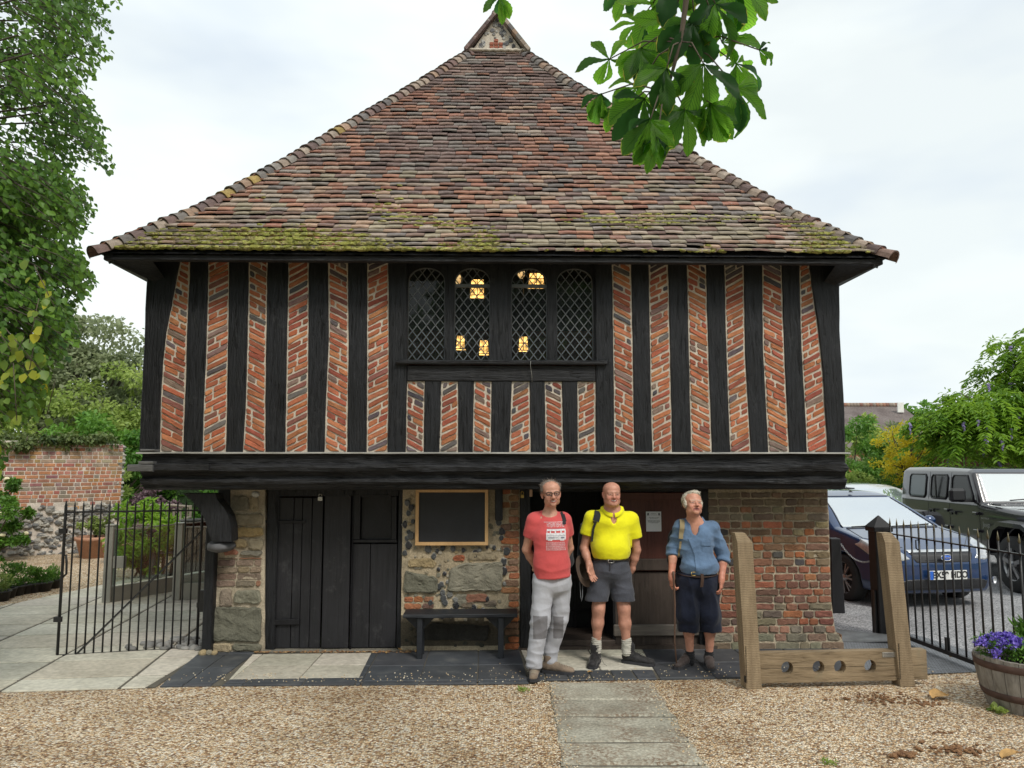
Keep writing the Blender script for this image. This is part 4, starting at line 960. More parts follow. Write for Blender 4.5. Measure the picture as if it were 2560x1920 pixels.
c=lambda pts:[Bd(x,y,vb)for x,y in pts]
out=c([(395,1066),(415,1082),(432,1102),(443,1124),(450,1150),(458,1170),(500,1170),(499,1140),(493,1115),(482,1095),(468,1078),(466,1066)])
out=out[::-1]
n=len(out)
for i in range(0,5):
 q=[out[n-1-i],out[n-2-i],out[1+i],out[i]]
 mb.prism([out[i],out[i+1],out[n-2-i],out[n-1-i]],W3,vb,vb+.2)
hb(mb,'jetty_bracket',MAT['black_timber'],recalc=True)
mb=MB(); u,z=Bd(472,1181,-.25); mb.blob((u,-.18,z),(.135,.16,.062),14,9,.05); MAT['corbel']=M('corbel',(.085,.085,.09),rough=.8,var=.4,b=.8,bs=25,bd=.01); hb(mb,'stone_corbel',MAT['corbel'])
mb=MB(); a,b=Bd(437,1406,-.08),Bd(462,1190,-.08); mb.box(((a[0]+b[0])/2,-.02,.62),(b[0]-a[0]+.02,.14,1.26),None,bev=.01); hb(mb,'gate_post',MAT['black_timber'])
mb=MB(); a,b=Bd(470,1100,.0),Bd(500,1060,.0); mb.box(((a[0]+b[0])/2+.0,.12,1.42),(.14,.2,.46)); hb(mb,'soffit_block',MAT['black_timber'])
mb=MB(); mb.box(((d0+3.26)/2-.3,.2+VW/2,1.648),(6.6,.75,.012)); hb(mb,'soffit',MAT['black_timber'])
mb=MB(); u,z=Bd(553,1064,-.3); mb.lathe([(.0,0),(.035,.004),(.04,.02),(.03,.04)],(u,-.3,z),16,axis=(0,-.6,-1)); hb(mb,'soffit_light',MAT['grey_board'])
mb=MB()
for(x,y,r)in((440,1409,.05),(452,1412,.045),(433,1412,.03),(463,1412,.04)):
 u,z=Bd(x,y,-.1); mb.blob((u,-.1,.03),(r,r*.8,r*.7),9,6,.15,random.choice(ST),rot=ru(0,3))
o=mb.build('foot_stones',MAT['stone'],parent=hall)
# == roof
ZS_=[(0,3.885),(.17,4.03),(.3,4.155),(.47,4.325),(.66,4.50),(.9,4.78),(1.32,5.26),(1.76,5.79),(2.25,6.38),(2.75,6.98),(3.32,7.70),(3.42,7.80)]
def rz(s):
 for(a,za),(b,zb_)in zip(ZS_,ZS_[1:]):
  if s<=b:return za+(zb_-za)*(s-a)/(b-a)
 return ZS_[-1][1]
EL,ER,EV=-3.94,3.63,-.85; STOP=3.42
uc=(EL+ER)/2
tab=[(0,0)]; s=0
while s<STOP:d=.01; tab.append((tab[-1][0]+math.hypot(d,rz(s+d)-rz(s)),s+d)); s+=d
def s_at(l):
 i=min(len(tab)-1,max(0,int(l/tab[-1][0]*(len(tab)-1))));
 while i<len(tab)-1 and tab[i][0]<l:i+=1
 while i>0 and tab[i-1][0]>l:i-=1
 return tab[i][1]
LT=tab[-1][0]
TC={'dark':[(.17,.115,.105),(.21,.14,.125),(.14,.10,.095),(.19,.12,.105),(.23,.15,.12)],'red':[(.34,.16,.105),(.38,.19,.125),(.30,.13,.09),(.27,.135,.10)],'tan':[(.36,.28,.22),(.38,.31,.25),(.30,.235,.19),(.40,.27,.19)],'grey':[(.20,.18,.165),(.26,.235,.21),(.16,.145,.14)],'moss':[(.28,.245,.175),(.31,.27,.19),(.24,.21,.16)]}
def tilecol(u,s):
 n=noise3((u*.9,s*1.4,3)); m=noise3((u*.6+5,s*.8,9)); f=s/STOP
 p=min(.999,max(0,.5+.9*noise3((u*3.1,s*7,1))+ru(-.38,.38)))
 if f<.17:
  k='moss' if p<.2+n*.6+(.17-f)*1.6 else random.choice(['tan','tan','grey','red','tan','dark'])
 elif f<.34:k=random.choice(['tan','red','grey','red','tan','dark'])if p>.07 else 'moss'
 elif m+n*.5>.02 and abs(u-uc)<2.6 and f<.9:k='red' if p<.5 else random.choice(['dark','dark','grey','tan'])
 else:k='dark' if p<.68 else random.choice(['grey','red','grey'])
 if u>uc+1.5 and k=='red' and rnd()<.55:k=random.choice(['dark','grey','tan'])
 c=random.choice(TC[k]); q=ru(.85,1.15)
 q*=1.3 if s<.75 else 1.12; return tuple(.80*x*q+.20*m_ for x,m_ in zip(c,(.24,.165,.13)))
def tiles(mb,front,face):
 """face('front'|'left'|'right'): courses of hand-made tiles"""
 gauge,tw=.092,.172; nc=int(LT/gauge)
 for c in range(nc+1):
  l0=c*gauge; s0=s_at(l0); s1=s_at(min(LT,l0+gauge*1.7))
  if face=='front':a,b=EL+s0+.02,ER-s0-.02
  else:a,b=EV+s0,6.9
  off=(c%2)*tw/2+ru(-.02,.02); t=a-off
  wav=lambda u:.010*noise3((u*.8,c*.23,7))+.006*noise3((u*2.6,c*.5,2))
  while t<b:
   w=tw*ru(.9,1.1)if face=='front' else tw
   x0,x1=max(t,a),min(t+w-.004,b); t+=w
   if x1-x0<.03:continue
   xm=(x0+x1)/2; h0=rz(s0)+wav(xm)+.047+ru(-.006,.009); h1=rz(s1)+wav(xm)-.004; th=.014; tl=ru(-.005,.005); cr=ru(.001,.006); dr=ru(-.006,.006)
   if rnd()<.015:h0+=.012;
   col=tilecol(xm if face=='front' else uc+ru(-1,3),s0)if face=='front' else random.choice(TC['dark']+TC['tan']+TC['red'])
   so=s0+dr
   P=[]
   for q,xx in enumerate((x0,xm,x1)):
    e=(-tl,0,tl)[q]+(0 if q==1 else-cr)
    P+=[(xx,so,h0+e),(xx,so+.004,h0+e-th),(xx,s1,h1+(0 if q==1 else-cr)),(xx,s1,h1-th)]
   g={'front':lambda p:(p[0],EV+p[1],p[2]),'left':lambda p:(EL+p[1],p[0],p[2]),'right':lambda p:(ER-p[1],p[0],p[2])}[face]
   F=[(0,4,6,2),(4,8,10,6),(1,5,4,0),(5,9,8,4),(0,2,3,1),(8,9,11,10)]
   if face=='left':F=[f[::-1]for f in F]
   mb.add([g(p)for p in P],F,col)
MAT['tile']=M('tile',(1,1,1),rough=.85,var=.35,scale=16,b=.5,bs=45,bd=.004,vc=True,fine=.35)
nt=MAT['tile'].node_tree; p=nt.nodes['Principled BSDF']; src=p.inputs['Base Color'].links[0].from_socket
v=mapped(nt); li=tex(nt,'Noise',v,7,Detail=9,Roughness=.8); li2=tex(nt,'Noise',v,34,Detail=4)
nt.links.new(mixc(nt,ramp(nt,li.outputs[0],[(.56,0.0),(.70,.4)]),mixc(nt,ramp(nt,li2.outputs[0],[(.62,0.0),(.7,.5)]),src,(.45,.43,.38)),(.25,.23,.18)),p.inputs['Base Color'])
roof=MB(); tiles(roof,None,'front'); roof=hb(roof,'roof',MAT['tile'])
for fc in('left','right'):
 mb=MB(); tiles(mb,None,fc); mb.build('side_slope',MAT['tile'],parent=roof)
mb=MB(); ss=[0.02,.3,.66,1.32,2.25,3.40]
for fc in range(3):
 for a,b in zip(ss,ss[1:]):
  za,zb_=rz(a)-.035,rz(b)-.035
  if fc==0:Q=[(EL+a,EV+a,za),(ER-a,EV+a,za),(ER-b,EV+b,zb_),(EL+b,EV+b,zb_)]
  elif fc==1:Q=[(EL+a,EV+a,za),(EL+b,EV+b,zb_),(EL+b,6.9,zb_),(EL+a,6.9,za)]
  else:Q=[(ER-a,EV+a,za),(ER-a,6.9,za),(ER-b,6.9,zb_),(ER-b,EV+b,zb_)]
  mb.add(Q,[(0,1,2,3)])
mb.build('roof_underlay',MAT['black_timber'],parent=roof)
mb=MB(); ubox(mb,EL+.06,ER-.06,EV+.05,EV+.12,rz(0)-.075,rz(0)-.022,60,.002); mb.build('eave_board',MAT['black_beam'],parent=roof)
for x in(EL+.06,ER-.06):
 mb=MB(); mb.box((x+(.03 if x<0 else-.03),(EV+6.9)/2,rz(0)-.05),(.05,7.6,.05)); mb.build('side_eave_board',MAT['black_timber'],parent=roof)
for k in range(18):
 u=EL+.55+k*(ER-EL-1.1)/17; mb=MB(); mb.bar((u,EV+.1,rz(.1)-.09),(u,VW+.1,rz(.5)-.10),.09,.07); mb.build('rafter_foot',MAT['black_timber'],parent=roof)
for sg,e in((1,EL),(-1,ER)):
 mb=MB(); mb.bar((e+sg*.08,EV+.08,rz(.08)-.09),(e+sg*.75,EV+.75,rz(.75)-.22),.12,.16); mb.build('hip_rafter',MAT['black_timber'],parent=roof)
 mb=MB(); mb.add([(e+sg*.05,EV+.06,rz(0)-.06),(e+sg*.5,EV+.06,rz(0)-.06),(e+sg*.5,VW,rz(0)-.18),(e+sg*.42,VW,rz(0)-.22),(e+sg*.05,.6,rz(0)-.06)],[(0,1,2,3),(0,3,4)]); mb.build('eave_soffit',MAT['black_timber'],parent=roof)
MAT['bonnet']=M('bonnet',(1,1,1),rough=.85,var=.4,scale=18,b=.6,bs=40,vc=True,fine=.4)
for sg,e in((1,EL),(-1,ER)):
 mb=MB(); l=.0; gauge=.098
 while l<LT-.05:
  s0=s_at(max(0,l)); s1=s_at(min(LT,l+.20)); a=Vector((e+sg*s0,EV+s0,rz(s0))); b=Vector((e+sg*s1,EV+s1,rz(s1)))
  t=(b-a).normalized(); side=Vector((-sg*0+1,-sg,0)).normalized()if sg>0 else Vector((1,1,0)).normalized()
  nrm=side.cross(t); nrm=nrm if nrm.z>0 else-nrm
  col=random.choice(TC['dark']+TC['tan']+TC['grey']+([(.42,.30,.10)]if rnd()<.3 else[])); q=ru(.8,1.2); col=tuple(x*q for x in col)
  P=[]; K=8; w0,w1=.125*ru(.92,1.05),.075; a=a-t*.035+nrm*(.012+ru(-.004,.008)); b=b-nrm*.01
  for(c0,w,h,th)in((a,w0,.10,0),(a+t*.002,w0*.86,.10,.016),(b,w1,.07,0)):
   for k in range(K+1):
    an=math.pi*k/K; P.append(c0+side*(-w*math.cos(an))+nrm*(h*math.sin(an)**.8-.055-th))
  F=[(k,k+1,2*(K+1)+k+1,2*(K+1)+k)for k in range(K)]+[(K+1+k,K+2+k,k+1,k)for k in range(K)]
  mb.add(P,F,col); l+=gauge*ru(.93,1.07)
 mb.build('hip_tiles',MAT['bonnet'],parent=roof,recalc=False)
gu0,gu1,gv,gz=EL+STOP-.02,ER-STOP+.02,EV+STOP-.06,rz(STOP); gm=(gu0+gu1)/2; gt=gz+.53
gb=MB(); gb.prism([(gu0,gz-.05),(gu1,gz-.05),(gm,gt)],W3,gv,gv+.12,(.42,.40,.36),1)
for i in range(150):
 u=ru(gu0,gu1); z=ru(gz,gt); w=1-(z-gz)/(gt-gz)
 if abs(u-gm)>w*(gu1-gu0)/2-.05:continue
 if abs(u-gm+.03)<.12 and z<gz+.17:continue
 r=ru(.018,.035); k=7; a0=ru(0,6); q=[(u+r*ru(.7,1.2)*math.cos(a0+6.283*j/k),z+r*ru(.7,1.2)*math.sin(a0+6.283*j/k))for j in range(k)]
 block(gb,q,gv,.012,random.choice([(.30,.29,.27),(.12,.12,.13),(.5,.49,.46),(.2,.2,.21)]),.002,.004,.03,.008,0)
for j in range(3):
 for a in range(3):
  if j==2 and a!=1:continue
  u=gm-.11+a*.065; z=gz+.02+j*.05; block(gb,[(u,z),(u+.058,z),(u+.058,z+.042),(u,z+.042)],gv-.004,.012,(.40,.13,.08),.002,.004,.03,.005,0)
gab=gb.build('gablet',[MAT['brick'],MAT['mortar']],parent=roof)
mb=MB()
for sg in(-1,1):
 for i in range(8):
  t0,t1=i/8,(i+1)/8; e=gm+sg*(gu1-gm+.07)
  a=Vector((e+(gm-e)*t0,gv-.03,gz-.04+(gt+.06-gz)*t0)); b=Vector((e+(gm-e)*t1,gv-.03,gz-.04+(gt+.06-gz)*t1))
  c=random.choice(TC['tan']+TC['grey']+TC['dark']); mb.bar(a,b+(b-a)*.1,.05,.16,c,up=(0,1,0));
for i in range(30):
 c=random.choice(TC['dark']+TC['red']+TC['grey']); v0=gv+i*.2; mb.tube([(gm,v0,gt+.01),(gm,v0+.2,gt+.015)],[.09,.08],10,c,smooth=False)
for sg in(-1,1):
 e=gm+sg*(gu1-gm+.05); Q=[(e,gv,gz-.03),(e,6.9,gz-.03),(gm,6.9,gt+.02),(gm,gv,gt+.02)]
 mb.add(Q,[(0,1,2,3)],TC['dark'][0])
mb.build('ridge_tiles',MAT['tile'],parent=roof)
mb=MB(); mb.tube([(gm+(gu1-gu0)*(i/16-.5)*1.1,gv-.03,gz-.02+.006*math.sin(i*3))for i in range(17)],.035,8,flat=.7); mb.build('lead_flashing',MAT['mortar'],parent=roof)
MAT['moss']=M('moss',(1,1,1),rough=.95,var=.4,scale=40,b=.8,bs=120,bd=.01,vc=True,fine=.4)
mb=MB(); MC=[(.42,.42,.10),(.34,.36,.08),(.48,.46,.14),(.27,.27,.09),(.40,.35,.15)]
cnt=0
while cnt<5200:
 u=ru(EL+.2,ER-.2); l=min(abs(random.gauss(0,.42)),1.9); c=round(l/.098); l=c*.098+.01
 n=noise3((u*1.1,c*.22,1))+.25*noise3((u*5,c,4))+(.28 if u<uc else 0)*max(0,1-l/.8)-.34*l+.12
 if c==0:n+=.12
 if n<.08+.25*rnd():cnt+=.08; continue
 s_=s_at(l);
 if u<EL+s_+.1 or u>ER-s_-.1:continue
 cnt+=1; r=ru(.007,.020)*(1+max(0,n)); mb.blob((u,EV+s_+ru(-.012,.03),rz(s_)+.022+ru(0,.016)),(r*1.7,r,r*.65),5,3,.35,random.choice(MC),smooth=False,rot=ru(-.4,.4))
mo=mb.build('moss',MAT['moss'],parent=roof); mo['kind']='stuff'
# ---------------- lanterns glowing in the upper room (things of their own)
MAT['lamp_glow']=emit_mat('lamp_glow',(1.0,.50,.14),2.6); MAT['paper_glow']=emit_mat('paper_glow',(1,.62,.28),.8)
for _k,_lo,_hi in(('lamp_glow',.7,5.0),('paper_glow',.4,1.4)):
 _nt=MAT[_k].node_tree; _tx=tex(_nt,'Noise',mapped(_nt),16,Detail=3); _mr=_nt.nodes.new('ShaderNodeMapRange'); _mr.inputs[1].default_value=.35; _mr.inputs[2].default_value=.65; _mr.inputs[3].default_value=_lo; _mr.inputs[4].default_value=_hi
 _nt.links.new(_tx.outputs[0],_mr.inputs[0]); _nt.links.new(_mr.outputs[0],_nt.nodes['Principled BSDF'].inputs['Emission Strength'])
def lantern(px,py,v,w,h,label,strip=0):
 u,z=B(px,py,v); p=HO+HU*u+HV*v
 r_=E('hanging_lantern',label,'lantern',(p.x,p.y,z),HA,'lanterns lit inside the upper room')
 mb=MB(); mb.box((0,0,0),(w*.9,w*.9,h),None,top=(.8,.8)); mb.build('lantern_glass',MAT['lamp_glow' if not strip else 'paper_glow'],parent=r_)
 mb=MB(); a=w/2
 for x,y in((-a,-a),(a,-a),(a,a),(-a,a)):mb.bar((x,y,-h/2),(x*.82,y*.82,h/2),.012,.012)
 for z_ in(-h/2,0,h/2):mb.box((0,-a,z_),(w,.01,.01)); mb.box((0,0,h/2+.01),(w,w,.012))
 mb.box((0,-a,0),(.008,.008,h)); mb.tube([(0,0,h/2),(0,0,4.3-z)],.006,5); mb.build('lantern_frame',MAT['iron'],parent=r_)
for a in((1152,857,1.1,.12,.16,'small lit lantern low in the second window light from the left, on its left side'),(1210,869,1.3,.13,.17,'small lit lantern low in the second window light from the left, on its right side'),(1308,860,1.2,.13,.17,'small lit lantern low in the third window light from the left')):lantern(*a)
def lit_sign(px,py,w,h,v,label,mat,nm='hanging_lamp'):
 u,z=B(px,py,v); p=HO+HU*u+HV*v; r_=E(nm,label,'lamp',(p.x,p.y,z),HA,'round lamps lit inside the upper room')
 mb=MB(); mb.lathe([(w*.3,-h/2),(w*.5,-h*.1),(w*.48,h*.3),(w*.2,h/2)],(0,0,0),12); mb.build('lamp_shade',MAT[mat],parent=r_)
 mb=MB(); mb.tube([(0,0,h/2),(0,0,4.3-z)],.008,5)
 for k in range(6):a=k*math.pi/3; mb.tube([(w*.52*math.cos(a),w*.52*math.sin(a),-h*.1),(w*.22*math.cos(a),w*.22*math.sin(a),h*.55)],.006,4)
 mb.build('lamp_frame',MAT['iron'],parent=r_)
lantern(1194,722,1.4,.20,.20,'larger lit lantern high in the second window light from the left'); lantern(1340,702,1.2,.21,.15,'larger lit lantern in the arch of the third window light from the left')
lit_sign(1146,697,.09,.12,1.5,'pale lamp in the left of the arch of the second window light','paper_glow'); lit_sign(1303,684,.09,.12,1.5,'pale lamp in the left of the arch of the third window light','paper_glow')
# == left: iron gate, walled garden, glass balustrade
TT=lambda a,b,t:a+(b-a)*t
gA,gB=G(143,1642),G(492,1622); gA.z=gB.z=.03
zA,zB=Y(155,1246,gA.y).z,Y(480,1243,gB.y).z
gate=E('iron_gate','black wrought iron gate of spiked bars with a diagonal brace beside the hall','gate',(gA.x,gA.y,0))
g0=Vector((gA.x,gA.y,0)); gd=Vector((gB.x-gA.x,gB.y-gA.y,0)); GLn=gd.length; gu=gd/GLn
gp=lambda t,z:(gu.x*GLn*t,gu.y*GLn*t,z)
ztop=Y(300,1278,(gA.y+gB.y)/2).z; zbot=.012
for k in range(17):
 t=k/16; mb=MB(); z1=ztop+.095
 mb.tube([gp(t,zbot if 0<k<16 else .02),gp(t,z1-.03),gp(t,z1+.02)],[.0085,.0085,.001]if 0<k<16 else[.014,.014,.004],6)
 mb.build('bar',MAT['iron'],parent=gate)
for z in(ztop,zbot):mb=MB(); mb.bar(gp(0,z),gp(1,z),.012,.018); mb.build('rail',MAT['iron'],parent=gate)
mb=MB(); mb.bar(gp(.13,zbot),gp(1.0,ztop-.22),.012,.04,up=(0,1,0)); mb.build('brace',MAT['iron'],parent=gate)
mb=MB(); mb.tube([gp(0,.98),gp(.02,.985),gp(.028,.9),gp(.03,.8),gp(.0,.76)],.011,6); mb.build('latch_handle',MAT['iron'],parent=gate)
for z in(.36,1.22):mb=MB(); mb.box(gp(-.01,z),(.075,.03,.05)); mb.build('latch_plate',MAT['iron'],parent=gate)
mb=MB(); mb.box(gp(1.02,.48),(.06,.03,.22)); mb.box(gp(1.03,.44),(.11,.04,.05)); mb.build('hinge',MAT['iron'],parent=gate)
MAT['cobble']=M('cobble',(1,1,1),rough=.7,var=.35,b=.3,bs=20,vc=True)
mb=MB()
for i in range(210):
 x=ru(-4.0,-2.95); y=ru(8.0,9.3)
 if(x+4.05)*.95<(y-8.0)*1.0-.05:continue
 r=ru(.035,.06); c=ru(.16,.34); mb.blob((x,y,.025),(r*1.25,r*.8,r*.55),8,5,.12,(c,c*.98,c*.93),rot=ru(0,3))
o=mb.build('cobbles',MAT['cobble']); o['kind']='stuff'; tag(o,'grey rounded cobbles laid in the corner behind the iron gate','cobbles')
MAT['wall_mortar']=M('wall_mortar',(.62,.55,.48),rough=.95,var=.25,scale=6,b=.8,bs=30,fine=.3)
wc=[(-13.2,14.2),(-11.6,15.2),(-10.2,15.9),(-9.2,16.6),(-8.72,17.3)]
wl=[0]
for a,b in zip(wc,wc[1:]):wl.append(wl[-1]+math.dist(a,b))
def wpt(s):
 for i in range(len(wc)-1):
  if s<=wl[i+1]or i==len(wc)-2:
   t=(s-wl[i])/(wl[i+1]-wl[i]); a,b=wc[i],wc[i+1]; d=Vector((b[0]-a[0],b[1]-a[1],0)).normalized()
   return Vector((TT(a[0],b[0],t),TT(a[1],b[1],t),0)),Vector((-d.y,d.x,0))
def WF(s,z,d):p,n=wpt(s); return tuple(p-Vector((wc[-1][0],wc[-1][1],0))+n*d+Vector((0,0,z)))
WLEN=wl[-1]; WH=lambda s:2.42-.12*(s/WLEN)+.02*noise3((s*3,0,0))
gw=E('garden_wall','old curving red brick garden wall on a flint base with ivy hanging over','wall',(*wc[-1],0))
mb=MB(); n=60
for i in range(n+1):
 s=WLEN*i/n
 for z,d in((0,-.03),(.95,0),(WH(s),0),(WH(s)+.02,.36),(0,.36)):mb.v.append(WF(s,z,d))
for i in range(n):
 for k in range(4):mb.f.append([i*5+k,(i+1)*5+k,(i+1)*5+k+1,i*5+k+1]); mb.c.append((1,1,1)); mb.m.append(0); mb.sm.append(False)
mb.f.append([n*5+k for k in range(5)]); mb.c.append((1,1,1)); mb.m.append(0); mb.sm.append(False)
mb.build('wall_core',MAT['wall_mortar'],parent=gw)
mb=MB(); z=.92
while z<2.3:
 s=ru(0,.1)
 while s<WLEN-.02:
  l=random.choice([.23,.12,.12]); zt_=z+.064; up=(z-.9)/1.4; c=random.choice(BR)if rnd()<.85 else(.3,.25,.2); pale=.55 if up<.7 else .95
  q=ru(.8,1.1); c=tuple(TT(a,b,pale*ru(.3,1))*q for a,b in zip(c,(.55,.40,.30)))
  if up<.12 and rnd()<.5:s+=l; continue
  if zt_<WH(s):
   e=min(s+l-.018,WLEN); mb.add([WF(s,z,-.0),WF(e,z,-.0),WF(e,zt_,-.0),WF(s,zt_,-.0),WF(s+.004,z+.004,-.010),WF(e-.004,z+.004,-.010),WF(e-.004,zt_-.004,-.010),WF(s+.004,zt_-.004,-.010)],[(4,5,6,7),(0,1,5,4),(1,2,6,5),(2,3,7,6),(3,0,4,7)],c)
  s+=l
 z+=.082
mb.build('brickwork',MAT['brick'],parent=gw)
mb=MB()
for i in range(1000):
 s=ru(0,WLEN); z=ru(0,1.0+.1*noise3((s*2,0,4))); r=ru(.03,.075); c=random.choice([(.42,.40,.36),(.30,.29,.27),(.55,.52,.46),(.20,.20,.20)]); p=WF(s,z,-.02)
 mb.blob(p,(r*1.3,r*.9,r*.8),6,4,.3,c,smooth=False)
mb.build('flint_base',MAT['stone'],parent=gw)
mb=MB()
for i in range(26):
 z=i*.09; p=WF(WLEN,z,.15); mb.blob(p,(.10+.04*rnd(),.2,.07),7,4,.3,random.choice([(.5,.47,.4),(.38,.36,.32),(.26,.25,.23)]),smooth=False)
mb.build('wall_end',MAT['stone'],parent=gw)
MAT['leaf_ivy']=leaf_mat('leaf_ivy',(.035,.07,.02),(.17,.22,.07),trans=.3)
iv=E('ivy','ivy and dry creeper spilling over the top of the brick garden wall','climber',(-10.2,15.8,2.3))
C=[]; Rr=[]
for i in range(70):
 s=ru(0,WLEN*.98); w=.5+.5*noise3((s*.9,3,1)); p=Vector(WF(s,0,0))+Vector((*wc[-1],0)); C.append((p.x+10.2,p.y-15.8+ru(-.15,.25),.1-abs(ru(0,.55))*w+.1)); Rr.append(ru(.1,.22))
foliage('ivy_leaves',C,Rr,5200,.085,MAT['leaf_ivy'],iv,droop=1.0)
mb=MB()
for i in range(16):
 c=C[i*4]; mb.tube([(c[0],c[1]+.05,.15),(c[0]+ru(-.1,.1),c[1],c[2])],.01,5)
MAT['twig']=M('twig',(.09,.07,.05),rough=.9,b=.3); mb.build('ivy_stems',MAT['twig'],parent=iv)
MAT['terracotta']=M('terracotta',(.36,.17,.10),rough=.85,col2=(.46,.27,.18),scale=3,b=.3,bs=20,fine=.15)
MAT['soil']=M('soil',(.03,.022,.015),rough=1,b=.8,bs=40)
MAT['leaf_green']=leaf_mat('leaf_green',(.035,.10,.015),(.14,.30,.04),trans=.35)
MAT['leaf_pale']=leaf_mat('leaf_pale',(.10,.16,.04),(.30,.38,.10),trans=.35)
def pot(loc,r,h,label,hgt,leaf,n,size,grp,name='terracotta_pot'):
 t=E(name,label,'plant pot',loc,0,grp)
 mb=MB(); mb.lathe([(0,0),(r*.72,0),(r*.97,h*.82),(r*1.07,h*.84),(r*1.07,h),(r*.93,h),(r*.9,h*.85)],n=20,cap=False); mb.build('pot',MAT['terracotta'],parent=t)
 mb=MB(); mb.lathe([(.0,h*.9),(r*.93,h*.88)],n=16,cap=False); mb.build('soil',MAT['soil'],parent=t)
 pl_=MB();
 for i in range(10):a=ru(0,6.28); pl_.tube([(0,0,h*.85),(math.cos(a)*r*.3,math.sin(a)*r*.3,h+hgt*.5),(math.cos(a)*r*.8,math.sin(a)*r*.8,h+hgt*ru(.6,1))],.006,4)
 pl_.build('stems',MAT['twig'],parent=t)
 C,Rr=bush_clumps((0,0,h+hgt*.5),(r*.9,r*.9,hgt*.5),16); foliage('leaves',C,Rr,n,size,MAT[leaf],t)
 return t
pot((*P2(G(236,1393)),0),.36,.42,'tapered terracotta pot with a yellowish shrub standing by the end of the garden wall',.45,'leaf_pale',900,.06,'terracotta pots by the garden wall')
pot((*P2(G(315,1406)),0),.40,.40,'broad terracotta pot with low foliage standing behind the glass gate',.22,'leaf_green',500,.06,'terracotta pots by the garden wall')
MAT['stainless']=M('stainless',(.34,.33,.29),rough=.38,metal=.35,var=.12,scale=4,b=.05)
MAT['clear_glass']=glass_mat('clear_glass',rough=.02,mixg=.02,alpha=.06,tint=(.88,.94,.92))
def spost(a,b,top,w,label):
 p=G(a,b); z=Y(a,top,p.y).z
 t=E('steel_post',label,'post',(p.x,p.y,0),R(8),'square steel posts of the glass screen'); mb=MB(); mb.box((0,0,z/2),(w,w,z-.02),None,bev=.008); mb.build('post_shaft',MAT['stainless'],parent=t)
 mb=MB(); mb.box((0,0,z),(w+.015,w+.015,.02),None,bev=.003); mb.build('cap',MAT['stainless'],parent=t); return p,z,t
p1,z1_,t1=spost(268,1508,1313,.11,'left square steel post of the glass screen, with a lock box')
p2,z2_,t2=spost(442,1502,1308,.11,'middle square steel post of the glass screen')
p3=Vector((-4.0,11.05,0)); t3=E('steel_post','right narrow square steel post of the glass screen, half hidden by the black gate post','post',tuple(p3),R(8),'square steel posts of the glass screen'); mb=MB(); mb.box((0,0,.5),(.06,.06,1.0),None,bev=.005); mb.build('post_shaft',MAT['stainless'],parent=t3)
mb=MB(); mb.box((.14,-.02,.55),(.16,.06,.16),None,bev=.006); mb.build('lock_box',MAT['stainless'],parent=t1)
def gpanel(a,b,z0,z1,kerb,label,name='glass_screen'):
 a,b=Vector(a),Vector(b); t=E(name,label,'glass panel',tuple(a)); d=b-a
 mb=MB(); mb.bar((0,0,(z0+z1)/2),(d.x,d.y,(z0+z1)/2),.012,z1-z0,up=(0,0,1));
 mb=MB(); n_=Vector((-d.y,d.x,0)).normalized()*.006
 P=[Vector((0,0,z0)),Vector((d.x,d.y,z0)),Vector((d.x,d.y,z1)),Vector((0,0,z1))]; mb.add([p-n_ for p in P]+[p+n_ for p in P],[(0,1,2,3),(7,6,5,4),(0,4,5,1),(3,2,6,7)]); mb.build('pane',MAT['clear_glass'],parent=t)
 if kerb:mb=MB(); mb.bar((0,0,kerb/2+.02),(d.x,d.y,kerb/2+.02),kerb,.06,up=Vector((-d.y,d.x,0)).normalized()); mb.build('kick_plate',MAT['stainless'],parent=t)
 mb=MB(); mb.bar((0,0,z1+.006),(d.x,d.y,z1+.006),.02,.016); mb.build('top_edge',MAT['stainless'],parent=t)
gpanel((p1.x+.06,p1.y,0),(p1.x+.95,p1.y+1.9,0),.24,.98,.2,'glass gate leaf standing open behind the left steel post','glass_gate')
gpanel((p1.x+1.0,p1.y+1.95,0),(p2.x+.75,p2.y+1.8,0),.2,.95,.2,'glass panel with a steel kick plate behind the middle post')
gpanel((p2.x+.06,p2.y,0),(p3.x,p3.y,0),.24,1.0,.22,'glass panel between the middle and right steel posts')
MAT['old_wood']=timber_mat('old_wood',(.10,.085,.065),(.24,.21,.17),grain=(8,8,1.5),b=.3)
MAT['dark_wood']=timber_mat('dark_wood',(.03,.03,.03),(.08,.08,.075),grain=(8,8,1.5),b=.3)
def garden_bench(loc,rz_,w,mat,label):
 t=E('garden_bench',label,'bench',loc,rz_)
 for y in(0,.11,.22,.33):mb=MB(); mb.box((0,-y,.43),(w,.09,.025),None,bev=.004); mb.build('seat_slat',mat,parent=t)
 for x in(-w/2,w/2):
  mb=MB(); mb.box((x,.06,.46),(.06,.06,.92),None,bev=.006); mb.build('leg',mat,parent=t)
  mb=MB(); mb.box((x,-.38,.32),(.06,.06,.64),None,bev=.006); mb.build('leg',mat,parent=t)
  mb=MB(); mb.box((x,-.16,.65),(.07,.5,.035),None,bev=.006); mb.build('armrest',mat,parent=t)
 mb=MB()
 for k in range(9):mb.box((-w/2+w*(k+.5)/9,.06,.68),(.05,.02,.34))
 mb.box((0,.06,.5),(w,.03,.05)); mb.tube([(-w/2+w*i/12,.06,.88+.05*math.sin(math.pi*i/12))for i in range(13)],.035,6); mb.build('backrest',mat,parent=t)
garden_bench((-5.3,13.2,0),R(4),1.15,MAT['dark_wood'],'dark slatted wooden bench with a curved back behind the glass screen')
garden_bench((-8.1,17.9,0),R(10),1.3,MAT['old_wood'],'grey weathered wooden bench beyond the broad terracotta pot')
MAT['tray']=M('tray',(.02,.02,.02),rough=.5,b=0)
